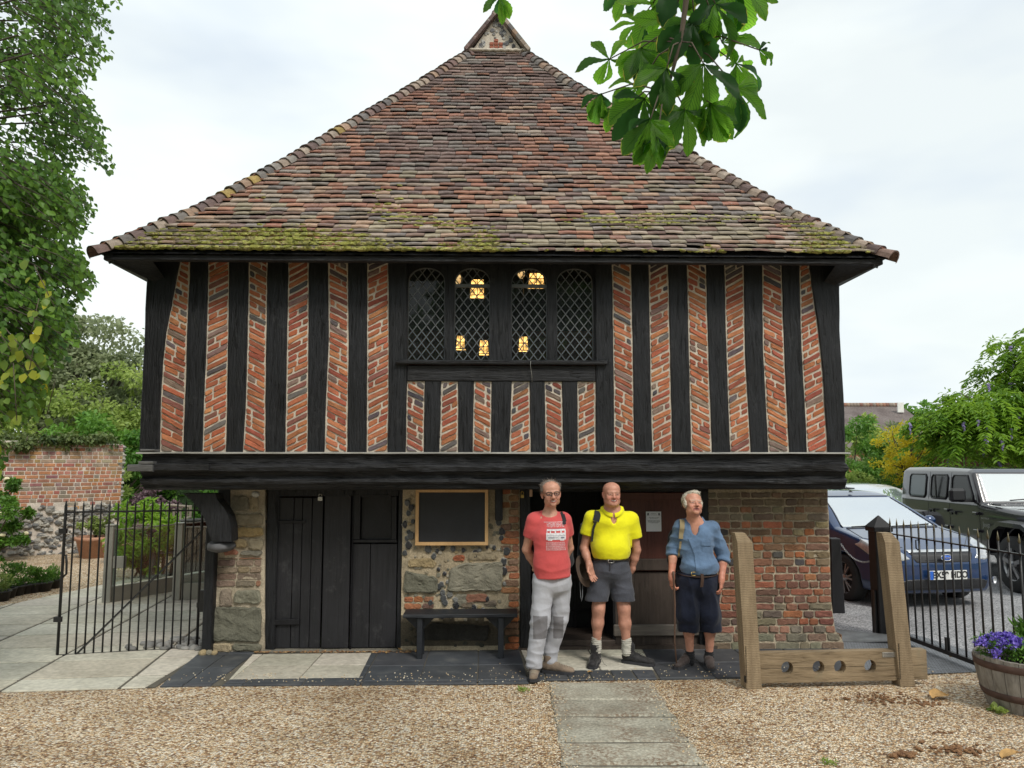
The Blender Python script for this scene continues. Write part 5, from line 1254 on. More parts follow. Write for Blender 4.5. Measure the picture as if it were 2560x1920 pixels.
sp_=[(330,1018,.17),(270,1035,.16),(205,1042,.2),(150,1050,.22),(100,1060,.3),(45,1075,.32),(8,1095,.2)]
for i,(a,b,h)in enumerate(sp_):
 p=G(a*.4037,1050+(b+25)*.4039); lab=['small black pot of seedlings at the right end of the row on the gravel','black pot of low green seedlings second from the right end of the row','black tray of low seedlings third from the right end of the row','black pot of leafy seedlings fourth from the right end of the row','black tray of tall feathery seedlings near the left of the row','black tray of tall white-flowered seedlings second from the left edge','yellow-green seedling tray at the left edge of the photo'][i]
 t=E('seedling_pot',lab,'plant pot',(p.x,p.y,0),ru(0,1),'black pots of seedlings on the gravel')
 mb=MB(); mb.lathe([(0,0),(.09,0),(.115,.12),(.125,.12),(.125,.14),(.1,.14),(.095,.11)],n=12,cap=False); mb.build('pot',MAT['tray'],parent=t)
 C=[(ru(-.09,.09),ru(-.09,.09),.14+ru(0,h))for _ in range(18)]; foliage('leaves',C,[.06]*18,420,.045,MAT['leaf_green']if i!=6 else MAT['leaf_pale'],t,droop=-.8,aspect=.35)
MAT['leaf_lime2']=leaf_mat('leaf_lime2',(.10,.24,.02),(.32,.50,.06),trans=.45)
def shrub(name,label,cat,loc,r,k,n,size,mat,trunk=True,grp=None,flowers=None,**kw):
 t=E(name,label,cat,loc,0,grp)
 C,Rr=bush_clumps((0,0,r[2]*.98),r,k,low=.05); foliage('foliage',C,Rr,n,size,MAT[mat],t,**kw)
 if trunk:
  mb=MB()
  for i in range(min(14,k)):c=C[i]; mb.tube([(ru(-.1,.1),ru(-.1,.1),0),(c[0]*.35,c[1]*.35,c[2]*.45),c],[.03*r[2],.02*r[2],.006],5)
  mb.build('branches',MAT['twig'],parent=t)
 if flowers:
  col,m,s=flowers; mb=MB(); fm=M('petal_'+name,col,rough=.6,var=.15,b=0)
  for i in range(m):c=random.choice(C); d=Vector((ru(-1,1),ru(-1,.2),ru(-.3,1))).normalized()*min(r)*.33; mb.blob((c[0]+d.x,c[1]+d.y,c[2]+d.z),(s,s,s*.8),6,4,.3,smooth=False)
  mb.build('flowers',fm,parent=t)
 return t
shrub('rose_bush','climbing rose bush with a few pale flowers against the garden wall','shrub',(-10.15,15.15,0),(.85,.4,.85),40,5200,.07,'leaf_green',flowers=((.75,.68,.45),10,.05))
shrub('bay_shrub','bright green leafy shrub behind the glass screen','shrub',(-6.15,13.0,0),(.55,.45,.68),34,2600,.10,'leaf_lime2',aspect=.4)
MAT['leaf_purple']=leaf_mat('leaf_purple',(.13,.08,.10),(.26,.17,.20),trans=.3)
MAT['leaf_hedge']=leaf_mat('leaf_hedge',(.045,.14,.02),(.18,.36,.06),trans=.4,scale=1.2)
MAT['leaf_sage']=leaf_mat('leaf_sage',(.13,.17,.085),(.38,.43,.25),trans=.45,scale=1.0)
MAT['leaf_lime']=leaf_mat('leaf_lime',(.15,.25,.05),(.40,.50,.14),trans=.45,scale=1.0)
def hedge(name,label,x0,x1,y,h,n,size,mat,dep=1.0,k=70,cat='hedge'):
 t=E(name,label,cat,((x0+x1)/2,y,0))
 C=[]; Rr=[]
 for i in range(k):
  fz=rnd(); C.append((ru(x0,x1)-(x0+x1)/2,ru(-dep,dep)*(1-.3*fz),h*fz**.8*(1+.1*noise3((i,0,0))))); Rr.append(h*ru(.10,.18))
 foliage('foliage',C,Rr,n,size,MAT[mat],t)
 mb=MB(); mb.box((0,0,h*.4),(x1-x0-.3,dep*.8,h*.8),None); mb.build('woody_core',MAT['hedge_core'],parent=t); return t
MAT['hedge_core']=M('hedge_core',(.02,.045,.012),rough=1,var=.5,b=1,bs=10,bd=.1)
hedge('hedge','dark green clipped hedge at the far side of the lawn',-12.5,-2.5,22.5,2.3,20000,.12,'leaf_hedge',.8,120)
shrub('purple_shrub','dusty purple leaved shrub in front of the far hedge','shrub',(-9.1,19.6,0),(.6,.5,.75),26,1800,.08,'leaf_purple' if 'leaf_purple' in MAT else 'leaf_sage')
shrub('feathery_shrub','yellow-green feathery shrub in front of the far hedge','shrub',(-10.2,19.3,0),(.9,.6,.95),36,3600,.11,'leaf_lime',droop=-.6,aspect=.3)
shrub('laurel_bush','dense mid green bush beyond the end of the garden wall','shrub',(-11.3,21.3,0),(1.9,1.2,1.75),60,9000,.13,'leaf_hedge')
def tree(name,label,loc,h,crown,cr,k,n,size,mat,trunk_r=.15,cat='tree',lean=(0,0),grp=None,cz=None,**kw):
 t=E(name,label,cat,loc,0,grp); cz=cz or(h-cr[2])
 C,Rr=bush_clumps((lean[0],lean[1],cz),cr,k,low=.3,shell=.35)
 foliage('crown',C,Rr,n,size,MAT[mat],t,**kw)
 mb=MB(); fork=Vector((lean[0]*.3,lean[1]*.3,max(.6,cz-cr[2]*.75)))
 mb.tube([(0,0,0),fork*.5+Vector((.05,0,0)),fork],[trunk_r*1.25,trunk_r,trunk_r*.85],9)
 for c in C[:22]:c=Vector(c); m_=fork.lerp(c,.5)+Vector((ru(-.1,.1),ru(-.1,.1),.12*cr[2])); mb.tube([fork,m_,c],[trunk_r*.5,trunk_r*.25,.012],6)
 mb.build('trunk',MAT['bark'],parent=t); return t
MAT['bark']=M('bark',(.10,.085,.065),rough=.95,var=.4,scale=8,st=(4,4,1),b=1,bs=12,bd=.03)
tree('sage_tree','grey-green bushy tree rising behind the brick garden wall',(-13.6,24.5,0),7.0,None,(2.9,2.2,2.9),120,26000,.15,'leaf_sage',.2,cz=4.2)
tree('hazel_bush','broad yellow-green bush spreading left of the hall',(-11.2,23.2,0),4.6,None,(2.7,1.6,2.2),90,18000,.12,'leaf_lime',.15,cz=2.6)
tree('hazel_bush','yellow-green bush low behind the garden wall, far left',(-15.5,22.0,0),5,None,(3.4,1.8,2.6),70,15000,.13,'leaf_lime',.15,cz=2.6)
tree('far_tree','distant hazy green tree showing at the left edge of the hall wall',(-13.5,42,0),7.6,None,(4.5,3,3.4),60,9000,.3,'leaf_hedge',.3,cz=4)
# == right: posts, railing, chain, fence, bushes, barn
pp=Gd(1915,1380);
pp=G(2210,1590); pz=Y(2195,1292,pp.y).z
post=E('gate_post','black square timber post with a pyramid cap beside the spiked railing','post',(pp.x,pp.y,0),R(2))
mb=MB(); mb.box((0,0,pz*.46),(.175,.175,pz*.92),None,bev=.01); mb.build('post_shaft',MAT['black_paint'],parent=post)
mb=MB(); mb.box((0,0,pz*.92-.03),(.215,.215,.05),None,bev=.008); mb.box((0,0,pz*.96+.005),(.215,.215,pz*.08+.02),None,top=(.04,.04)); mb.build('cap',MAT['black_paint'],parent=post)
mb=MB(); mb.box((-.10,-.03,.25),(.02,.04,.5)); mb.build('side_stop',MAT['iron'],parent=post)
qp=G(2097,1532); q2=E('black_post','plain black sloping post against the right side of the brick pier, end of the chain','post',(qp.x,qp.y,0))
qz=Y(2085,1345,qp.y).z; mb=MB(); mb.box((-.03,0,qz/2),(.17,.14,qz),None,bev=.01,top=(.75,1)); mb.build('post_shaft',MAT['black_paint'],parent=q2)
MAT['galv']=M('galv',(.30,.31,.32),rough=.45,metal=.6,b=.1)
ca=Vector((qp.x+.04,qp.y-.05,Y(2080,1358,qp.y).z)); cb=Vector((pp.x-.07,pp.y,Y(2182,1398,pp.y).z)); chn=E('chain','sagging steel chain hung between the two black posts','chain',tuple(ca)); mb=MB(); nL=46
cpt=lambda t:(cb-ca)*t+Vector((0,0,-.2*4*t*(1-t)*.55))
for i in range(nL):
 a,b=cpt(i/nL),cpt((i+1.35)/nL if i<nL-1 else 1); d=(b-a); m=(a+b)/2; sd_=Vector((0,0,1))if i%2 else Vector((.3,-1,0)).normalized()
 w=d.normalized(); sd_=(sd_-w*sd_.dot(w)).normalized()*.008; h=d*.36
 mb.tube([m-h,m-h*.7+sd_,m+h*.7+sd_,m+h,m+h*.7-sd_,m-h*.7-sd_,m-h],.0032,5,cap=False)
mb.build('links',MAT['galv'],parent=chn)
fa=Vector((4.13,8.60,0)); fb=Vector((4.31,6.45,0)); fdir=(fb-fa).normalized()
rail=E('spiked_railing','black iron railing with dull gold spear tips between the courtyard and the car park','railing',tuple(fa))
ln=3.3; nb=26; MAT['gold_tip']=M('gold_tip',(.13,.11,.06),rough=.45,metal=.3,b=.1)
ztr=Y(2300,1356,8.3).z;
for k in range(nb):
 o_=fdir*(.07+k*.128); zt_=1.22
 mb=MB(); mb.tube([(o_.x,o_.y,.07),(o_.x,o_.y,zt_)],.0095,6); b_=mb.build('bar',MAT['iron'],parent=rail)
 mb=MB(); mb.tube([(o_.x,o_.y,zt_-.01),(o_.x,o_.y,zt_+.02),(o_.x,o_.y,zt_+.085)],[.009,.015,.001],6,flat=.6); mb.build('spear_tip',MAT['gold_tip'],parent=b_)
for z in(1.13,.08):
 mb=MB(); mb.bar((0,0,z),tuple(fdir*ln+Vector((0,0,z))),.035 if z>.5 else .04,.012 if z>.5 else .04); mb.build('rail',MAT['iron'],parent=rail)
mb=MB(); o_=fdir*.95; mb.box((o_.x,o_.y,.16),(.035,.035,.12)); mb.build('drop_bolt',MAT['iron'],parent=rail)
mb=MB(); mb.box((o_.x+.01,o_.y-.03,.06),(.03,.02,.03),None,bev=.004); mb.build('padlock',MAT['brass'],parent=rail)
mb=MB(); o2=fdir*.55; mb.tube([(o2.x,o2.y-.02,1.11),(o2.x-.03,o2.y-.03,1.11),(o2.x-.03,o2.y-.03,1.03),(o2.x-.01,o2.y-.03,1.01)],.007,6); mb.build('latch',MAT['iron'],parent=rail)
rp_=[G(2090,1556),G(2180,1585),G(2125,1592),G(2092,1598)]
ramp_=E('tread_plate','pale ribbed metal tread plate lying beside the brick pier','ramp plate',(3.75,8.45,0)); mb=MB(); cs=[(-.22,.55,.035),(.42,.02,.05),(.22,-.12,.05),(-.3,-.05,.02)]
mb.add([(x,y,z)for x,y,z in cs]+[(x,y,z-.02)for x,y,z in cs],[(0,3,2,1),(4,5,6,7),(0,1,5,4),(1,2,6,5),(2,3,7,6),(3,0,4,7)],recalc if False else(1,1,1))
for k in range(9):
 a=Vector(cs[0]).lerp(Vector(cs[3]),(k+.5)/9); b=Vector(cs[1]).lerp(Vector(cs[2]),(k+.5)/9); mb.bar(a+Vector((0,0,.004)),b+Vector((0,0,.004)),.018,.008)
mb.build('plate',MAT['galv'],parent=ramp_,recalc=True)
MAT['fence']=timber_mat('fence',(.10,.045,.03),(.20,.095,.065),grain=(9,9,1),b=.3)
fn=E('garden_fence','red-brown wooden fence with a row of upright pales under the wisteria','fence',(11.2,20,0))
for k in range(12):mb=MB(); mb.box((-.25+k*.135,0,1.15),(.075,.03,2.28)); mb.build('pale',MAT['fence'],parent=fn)
mb=MB(); mb.box((.5,.04,2.1),(1.7,.04,.08)); mb.build('rail',MAT['fence'],parent=fn)
mb=MB(); mb.box((1.45,0,1.17),(.12,.12,2.35)); mb.build('post',MAT['fence'],parent=fn)
mb=MB(); mb.box((3.6,0,1.15),(4.1,.04,2.3)); mb.box((3.6,-.01,2.32),(4.1,.08,.05)); mb.build('solid_panel',MAT['fence'],parent=fn)
MAT['barn_tile']=M('barn_tile',(.10,.075,.07),rough=.9,col2=(.19,.16,.15),scale=1.2,det=8,b=.7,bs=14,bd=.05,fine=.35)
bn=E('barn','long low building with a dark weathered tiled roof behind the bushes','building',(23,38,0))
bx0=Y(2095,1050,38).x-23; bx1=Y(2306,1050,38).x-23; zr_=Y(2300,1015,40).z; ze=Y(2200,1092,36).z-.6
bx0-=6
mb=MB(); mb.add([(bx0,-3,ze),(bx1,-3,ze),(bx1,2,zr_),(bx0,2,zr_+.05),(bx1,7,ze),(bx0,7,ze)],[(0,1,2,3),(3,2,4,5)]); mb.build('roof',MAT['barn_tile'],parent=bn)
mb=MB(); mb.box(((bx0+bx1)/2,2,ze/2),(bx1-bx0-.3,9.6,ze-.05)); mb.build('wall',MAT['side_brick'],parent=bn)
mb=MB()
for i in range(60):x=TT(bx0,bx1,i/60); mb.tube([(x,2,zr_+.05),(x+(bx1-bx0)/61,2,zr_+.05)],.13,6,random.choice(TC['tan']+TC['red']))
mb.build('ridge_tiles',MAT['tile'],parent=bn)
mb=MB(); mb.box((bx1-.55,1.0,zr_-.15),(.3,.1,.5)); MAT['white']=M('white',(.75,.74,.70),rough=.6,var=.1,b=.1); mb.build('vent_pipe',MAT['white'],parent=bn)
ch=MB(); u=Y(2386,990,46).x; ch.box((0,0,2.7),(.8,.8,5.4),None);
ct=E('brick_chimney','small brick chimney stack showing above the wisteria','chimney',(u+.2,46,0)); ch.build('stack',MAT['side_brick'],parent=ct)
MAT['leaf_yellow']=leaf_mat('leaf_yellow',(.36,.36,.025),(.72,.62,.04),trans=.4)
MAT['leaf_wist']=leaf_mat('leaf_wist',(.06,.17,.015),(.25,.42,.04),trans=.45,scale=1.4)
shrub('elder_bush','dark green bush close behind the right corner of the hall','shrub',(10.0,23.0,0),(1.8,1.2,1.6),50,9000,.12,'leaf_hedge')
shrub('hedge_bush','light green bush low behind the blue car','shrub',(9.6,21.5,0),(1.1,.6,.9),30,4500,.09,'leaf_lime')
shrub('hedge_bush','green bush between the yellow shrub and the wisteria','shrub',(12.9,22.8,0),(1.9,1.2,1.4),60,9500,.12,'leaf_hedge')
shrub('buddleia','tall loose bush with pale spires in front of the barn roof','shrub',(13.2,27,0),(3.6,1.2,1.75),80,9500,.15,'leaf_sage',droop=-.9,aspect=.35)
shrub('lime_bush','bright green bush just beside the hall corner under the barn roof','shrub',(11.3,25,0),(1.4,1,1.75),40,5000,.13,'leaf_lime')
ys=tree('yellow_shrub','yellow leaved small tree with bare forked twigs behind the blue car',(10.35,20.3,0),2.6,None,(.95,.7,.95),50,4200,.07,'leaf_yellow',.05,cz=2.15,droop=-.2)
C,Rr=bush_clumps((0,.2,1.6),(1.1,.6,1.1),40); foliage('crown',C,Rr,1500,.07,MAT['leaf_green'],ys)
wt=E('wisteria','large wisteria of drooping bright green sprays with mauve flower clusters','tree',(12.6,18.3,0))
P=[]; D=[]; Nn=[]; S=[]; T_=[]
spr=[]
for i in range(1000):
 if rnd()<.6:c=Vector((1.0,.3,3.75)); r=Vector((2.0,1.6,1.8))
 else:c=Vector((-1.25,-.1,2.6)); r=Vector((1.7,1.2,1.05))
 d=Vector((ru(-1,1),ru(-1,.7),ru(-.55,1))); d=d.normalized()*ru(.45,1.0); p=c+Vector((d.x*r.x,d.y*r.y,d.z*r.z)); a=ru(0,6.28); L_=ru(.3,.6); od=Vector((d.x*.8+math.cos(a)*.4,d.y*.8-.3,0)).normalized(); tt=rnd()
 for j in range(44):
  s=j/44; q=p+od*L_*s+Vector((ru(-.05,.05),ru(-.05,.05),-.75*L_*s*s+ru(-.05,.05))); sd_=1 if j%2 else-1; w=Vector((-od.y,od.x,0))*sd_
  P.append(q); D.append(w*.8+od*.5+Vector((ru(-.3,.3),ru(-.3,.3),-.5))); Nn.append((ru(-.3,.3),ru(-.3,.3),1)); S.append(ru(.10,.18)); T_.append(min(1,tt*.5+rnd()*.4+.1))
 spr.append((p,od,L_))
leaf_mesh('crown',np.array(P),np.array(D),np.array(Nn),np.array(S),MAT['leaf_wist'],wt,aspect=.34,tint=np.array(T_))
C=[]; Rr=[]
for p,od,L_ in spr[::9]:C.append(tuple(p*1.0)); Rr.append(.34)
foliage('inner_leaves',C,Rr,9000,.12,MAT['leaf_wist'],wt,aspect=.36,droop=1.0)
mb=MB(); mb.tube([(0,.3,0),(.15,.3,1.2),(-.05,.25,2.2),(.6,.2,3)],[.14,.11,.1,.07],8)
for p,od,L_ in spr[:40]:mb.tube([(0,.25,2.1),(p.x*.5,p.y*.5,(p.z+2.1)/2+.2),p],[.05,.03,.012],5)
mb.build('trunk',MAT['bark'],parent=wt)
MAT['mauve']=M('mauve',(.28,.23,.45),rough=.8,var=.3,b=.3); mb=MB()
for p,od,L_ in random.sample(spr,75):
 q=p+od*L_*.6+Vector((0,-.22,-.10)); h=ru(.16,.30)
 mb=MB()
 for j in range(7):mb.blob((q.x+ru(-.02,.02),q.y+ru(-.02,.02),q.z-h*j/7),(.045*(1-j/9),.045*(1-j/9),.03),5,3,.35,smooth=False)
 mb.build('flower_cluster',MAT['mauve'],parent=wt)
for i,(x,y,h,r,lb)in enumerate(((33,62,6.5,3.0,'small distant tree above the barn ridge, right of centre'),(27.5,60,5.9,2.2,'small distant tree above the barn ridge, near the hall'),(38,58,5.8,3.5,'distant tree filling the gap between barn and wisteria'))):
 tree('distant_tree',lb,(x,y,0),h,None,(r,r,2.2),26,2600,.4,'leaf_hedge',.25,grp='distant trees beyond the barn',cz=h-2)
MAT['leaf_far']=leaf_mat('leaf_far',(.07,.11,.05),(.16,.21,.10),trans=.2,scale=.3)
C=[]; Rr=[]
for i in range(260):x=ru(-60,70); C.append((x,70+ru(-6,6),ru(.5,3.2))); Rr.append(ru(1.2,2.2))
o=foliage('far_woodland',C,Rr,16000,.8,MAT['leaf_far'],None); o['kind']='stuff'; tag(o,'far-off belt of green woodland on the horizon','woodland')
# == parked cars
def paint(name,c,metal=.3,flake=.15,rough=.28):
 m,nt,p=newmat(name); v=mapped(nt); n=tex(nt,'Noise',v,1.2,Detail=4); c2=tuple(min(1,x*(1+flake))for x in c)
 nt.links.new(mixc(nt,n.outputs[0],c,c2),p.inputs['Base Color']); p.inputs['Metallic'].default_value=metal; p.inputs['Roughness'].default_value=rough; p.inputs['Coat Weight'].default_value=1; p.inputs['Coat Roughness'].default_value=.03; return m
MAT['navy']=paint('navy',(.005,.030,.105)); MAT['gunmetal']=paint('gunmetal',(.016,.014,.019),metal=.1); MAT['silver']=paint('silver',(.55,.57,.60)); MAT['rubber_tyre']=M('rubber_tyre',(.02,.02,.02),rough=.8,b=.1)
MAT['car_glass']=glass_mat('car_glass',col=(.10,.13,.14),rough=.02,mixg=.0,alpha=.9,gcol=.5); MAT['screen_glass']=glass_mat('screen_glass',col=(.42,.50,.50),rough=.03,mixg=.6,alpha=.85); MAT['side_glass']=glass_mat('side_glass',col=(.01,.012,.014),rough=.02,mixg=-.02,alpha=.95,gcol=.3)  # screen_glass: pale cyan base paints in the reflected sky
MAT['lamp']=M('lamp',(.55,.56,.58),rough=.08,metal=.55,var=.3,scale=12,b=.0,coat=1); MAT['alloy']=M('alloy',(.32,.32,.33),rough=.3,metal=.8,b=0); MAT['chrome']=M('chrome',(.8,.8,.8),rough=.12,metal=1,b=0); MAT['black_plastic']=M('black_plastic',(.015,.015,.017),rough=.45,b=.05)
MAT['plate_white']=M('plate_white',(.75,.75,.73),rough=.4,var=.03,b=0); MAT['plate_blue']=M('plate_blue',(.02,.12,.55),rough=.4,b=0)
def car_shell(side,top,sect,L_,W,H,res,arches,extra=None):
 s=SDF((-W-.05,-.08,.12),(W+.05,L_+.08,H+.06),res)
 S1=poly_sdf(side,s.y[:,None],s.z[None,:])[None]; tp=[(x,y)for x,y in top]+[(-x,y)for x,y in top[::-1]]; S2=poly_sdf(tp,s.x[:,None],s.y[None,:])[:,:,None]; sc=[(x,z)for x,z in sect]+[(-x,z)for x,z in sect[::-1]]; S3=poly_sdf(sc,s.x[:,None],s.z[None,:])[:,None,:]
 k=.07; sm=lambda a,b,k:np.maximum(a,b)+np.maximum(k-np.abs(a-b),0)**2/(4*k)
 s.D=sm(sm(S1,S3,k),S2,.09).astype(np.float32)
 if extra:extra(s)
 for(y,z,r_,dep)in arches:
  d2=np.sqrt((s.y[:,None]-y)**2+(s.z[None,:]-z)**2)[None]-r_; dx=(W-dep)-np.abs(s.x)[:,None,None]; d=np.maximum(d2,dx); s.comb((slice(None),)*3,np.broadcast_to(d,s.D.shape),.015,'sub')
 return s
def region(s,infl,f):
 """solid made of the shell grown by infl and cut by f(X, Y, Z)"""
 t=SDF.__new__(SDF); t.x,t.y,t.z=s.x,s.y,s.z; d=f(s.x[:,None,None],s.y[None,:,None],s.z[None,None,:]); t.D=np.maximum(s.D-infl,np.broadcast_to(d,s.D.shape)).astype(np.float32); return t
def trim(s,infl,f,name,mat,parent):
 t=region(s,infl,f); V,F=t.mesh()
 V2=V; return np_obj(name,V2,F,mat,parent)
def wheel(parent,x,y,z,r_,w,spokes,rr_,out,style=0):
 mb=MB(); prof=[(rr_,-w/2),(r_-.03,-w/2),(r_,-w/2+.03),(r_,w/2-.03),(r_-.03,w/2),(rr_,w/2)]; mb.lathe(prof,(x,y,z),36,axis=(1,0,0),cap=False); ty=mb.build('wheel',MAT['rubber_tyre'],parent=parent)
 mb=MB(); f=out*(w/2-.015); q=lambda rad,a,d=0:(x+f+out*d,y+rad*math.cos(a),z+rad*math.sin(a))
 mb.lathe([(rr_-.02,-.07*out),(rr_-.012,0),(rr_+.004,.012*out),(rr_+.004,-.01*out)],(x+f,y,z),36,axis=(1,0,0),cap=False,col=(1,1,1))
 for k in range(spokes):
  a=2*math.pi*k/spokes+.3
  if style==0:
   for da in(-.16,.16):mb.bar(q(.05,a),q(rr_-.005,a+da,.0),.022,.02,up=(1,0,0))
  else:mb.bar(q(.05,a),q(rr_-.005,a,.0),.055,.025,up=(1,0,0))
 mb.lathe([(0,.01*out),(.045,.008*out),(.06,-.02*out)],(x+f,y,z),16,axis=(1,0,0),cap=False); mb.build('rim',MAT['alloy'],parent=ty)
 mb=MB(); mb.lathe([(0,0),(rr_-.01,0)],(x+f-out*.07,y,z),24,axis=(1,0,0),cap=False); mb.build('brake_disc',MAT['black_plastic'],parent=ty); return ty
def hatchback(name,label,loc,rz_,bodymat,detail,grp=None,zs=1):
 t=E(name,label,'car',loc,rz_,grp); t.scale=(1,1,zs)
 side=[(.10,.19),(.02,.30),(-.01,.45),(.0,.60),(.05,.70),(.14,.765),(.5,.875),(1.0,.965),(1.12,.99),(1.5,1.20),(1.88,1.385),(2.2,1.46),(2.65,1.49),(3.2,1.46),(3.75,1.36),(4.2,1.0),(4.34,.72),(4.3,.35),(4.15,.22)]
 top=[(.0,-.03),(.45,.0),(.68,.06),(.83,.22),(.90,.6),(.92,1.2),(.925,2.2),(.92,3.4),(.86,4.05),(.68,4.3),(.0,4.36)][1:-1]
 top=[(.0,-.02)]+top+[(.0,4.36)]
 sect=[(0,.18),(.84,.19),(.90,.32),(.925,.55),(.915,.78),(.885,.95),(.80,1.10),(.66,1.36),(.56,1.45),(.30,1.49),(0,1.50)]
 s=car_shell(side,top,sect,4.36,.93,1.5,.014 if detail else .03,[(.88,.31,.355,.24),(3.52,.31,.355,.24)])
 V,F=s.mesh(); body=np_obj('body',smooth_mesh(V,F,1),F,bodymat,t)
 ws=[(-.735,.985),(.735,.985),(.66,1.12),(.545,1.37),(-.545,1.37),(-.66,1.12)]
 trim(s,.005,lambda X,Y_,Z:np.maximum(poly_sdf(ws,s.x[:,None],s.z[None,:])[:,None,:],np.broadcast_to(Y_-1.98,(1,len(s.y),1))),'windscreen',MAT['screen_glass'],t)
 dlo=[(1.52,1.02),(2.0,1.33),(2.6,1.41),(3.2,1.39),(3.6,1.28),(3.5,1.05)]
 for sg in(-1,1):trim(s,.004,lambda X,Y_,Z:np.maximum(poly_sdf(dlo,s.y[:,None],s.z[None,:])[None],.5-sg*X),'side_window',MAT['side_glass'],t)
 if not detail:return t
 fr_=lambda poly,ymax,infl,nm,mt:trim(s,infl,lambda X,Y_,Z:np.maximum(poly_sdf(poly,s.x[:,None],s.z[None,:])[:,None,:],Y_-ymax),nm,MAT[mt],t)
 for sg in(-1,1):fr_([(sg*a,b)for a,b in((.46,.65),(.62,.62),(.85,.68),(.885,.80),(.84,.88),(.64,.82))][::sg],.75,.005,'headlight','lamp')
 fr_([(-.40,.60),(.40,.60),(.46,.73),(-.46,.73)],.3,.006,'upper_grille','black_plastic'); fr_([(-.62,.25),(.62,.25),(.66,.36),(.5,.40),(-.5,.40),(-.66,.36)],.3,.006,'lower_grille','black_plastic')
 fr_([(-.46,.735),(.46,.735),(.465,.765),(-.465,.765)],.3,.012,'chrome_bar','chrome')
 for z in(.635,.67,.70):fr_([(-.41,z-.004),(.41,z-.004),(.41,z+.004),(-.41,z+.004)],.3,.012,'grille_slat','black_plastic')
 for z in(.29,.32,.35):fr_([(-.58,z-.004),(.58,z-.004),(.58,z+.004),(-.58,z+.004)],.3,.012,'grille_slat','black_plastic')
 for sg in(-1,1):mb=MB(); mb.lathe([(0,.0),(.045,.005),(.05,.03)],(sg*.70,.02,.37),14,axis=(sg*.5,-1,0),cap=False); mb.build('fog_lamp',MAT['lamp'],parent=t)
 mb=MB(); mb.box((0,-.045,.455),(.54,.012,.115),None,bev=.003); pl_=mb.build('number_plate',MAT['plate_white'],parent=t); mb=MB(); mb.box((-.245,-.053,.455),(.045,.004,.108)); mb.build('blue_band',MAT['plate_blue'],parent=pl_)
 text_mesh('EX59 HDO',.115,MAT['ink_black'],'characters',pl_,(.022,-.0535,.455),bold=.0035,sx=.93)
 mb=MB(); mb.lathe([(0,.018),(.05,.012),(.06,0)],(0,-.022,.675),24,axis=(0,-1,0),cap=False); bd_=mb.build('badge',MAT['plate_blue'],parent=t); bd_.scale=(1,1,1)
 for v_ in bd_.data.vertices:v_.co.x*=1.35; v_.co.z=.675+(v_.co.z-.675)*.62
 mb=MB(); mb.tube([(.085*math.cos(a),-.036,.675+.038*math.sin(a))for a in np.linspace(0,2*math.pi,25)],.006,6,cap=False); mb.build('badge_rim',MAT['chrome'],parent=bd_); text_mesh('Ford',.05,MAT['chrome'],'badge_script',bd_,(0,-.043,.675))
 bv=BVHTree.FromPolygons([tuple(v)for v in V],[tuple(f)for f in F.tolist()])
 def line(pts,w,nm,mt,dirn,off=.004):
  mb=MB(); out=[]
  for a,b in zip(pts,pts[1:]):
   n_=max(2,int(math.dist(a,b)/.04))
   for i in range(n_+(b is pts[-1])):
    q=Vector(a).lerp(Vector(b),i/n_); h=bv.ray_cast(q-Vector(dirn)*2,Vector(dirn))
    if h[0]:out.append(h[0]+h[1]*off if h[1].dot(Vector(dirn))<0 else h[0]-h[1]*off)
  if len(out)>2:mb.tube(out,w,5); mb.build(nm,MAT[mt],parent=t)
 line([(-.80,.55,1.5),(-.72,1.0,1.5)],.006,'bonnet_gap','black_plastic',(0,0,-1),0); line([(.80,.55,1.5),(.72,1.0,1.5)],.006,'bonnet_gap','black_plastic',(0,0,-1),0)
 line([(-.46,.2,1.5),(-.80,.55,1.5)],.005,'bonnet_gap','black_plastic',(0,0,-1),0); line([(.46,.2,1.5),(.80,.55,1.5)],.005,'bonnet_gap','black_plastic',(0,0,-1),0)
 line([(-.72,1.03,1.5),(.72,1.03,1.5)],.012,'scuttle','black_plastic',(0,0,-1),0)
 for a,b in(((-.62,1.06),(-.02,1.13)),((.02,1.06),(.66,1.14))):line([(a[0],a[1],1.6),(b[0],b[1],1.6)],.009,'wiper','black_plastic',(0,0,-1),.012)
 for z0,z1 in((.98,1.36),):
  for sg in(-1,1):line([(sg*.75,0,z0),(sg*.555,0,z1)],.008,'screen_seal','black_plastic',(0,1,0),.002)
 line([(-.54,0,1.385),(.54,0,1.385)],.007,'screen_seal','black_plastic',(0,1,0),.002)
 mb=MB(); mb.lathe([(.0,.03),(.02,.02),(.035,0)],(0,2.0,1.44),10,cap=False); mb.tube([(0,2.0,1.46),(-.05,2.38,1.72)],.004,5); mb.build('aerial',MAT['black_plastic'],parent=t)
 for sg in(-1,1):mb=MB(); mb.blob((sg*1.0,1.55,1.03),(.10,.07,.075),12,8,0); mb.bar((sg*.86,1.52,.98),(sg*.95,1.55,1.0),.04,.03); mb.build('door_mirror',bodymat,parent=t)
 for y in(.88,3.52):
  for sg in(-1,1):wheel(t,sg*.80,y,.315,.315,.21,7,.215,sg)
 mb=MB(); mb.box((0,2.2,.3),(1.3,3.6,.2)); mb.build('underbody',MAT['black_plastic'],parent=t)
 return t
MAT['ink_black']=M('ink_black',(.01,.01,.01),rough=.5,b=0)
hatchback('parked_car','dark blue hatchback parked nose towards the spiked railing',(5.64,10.2,0),R(9.5),MAT['navy'],True)
hatchback('parked_car','white car behind, only its roof showing over the blue hatchback',(8.35,15.9,0),R(3),MAT['silver'],False,zs=.965)
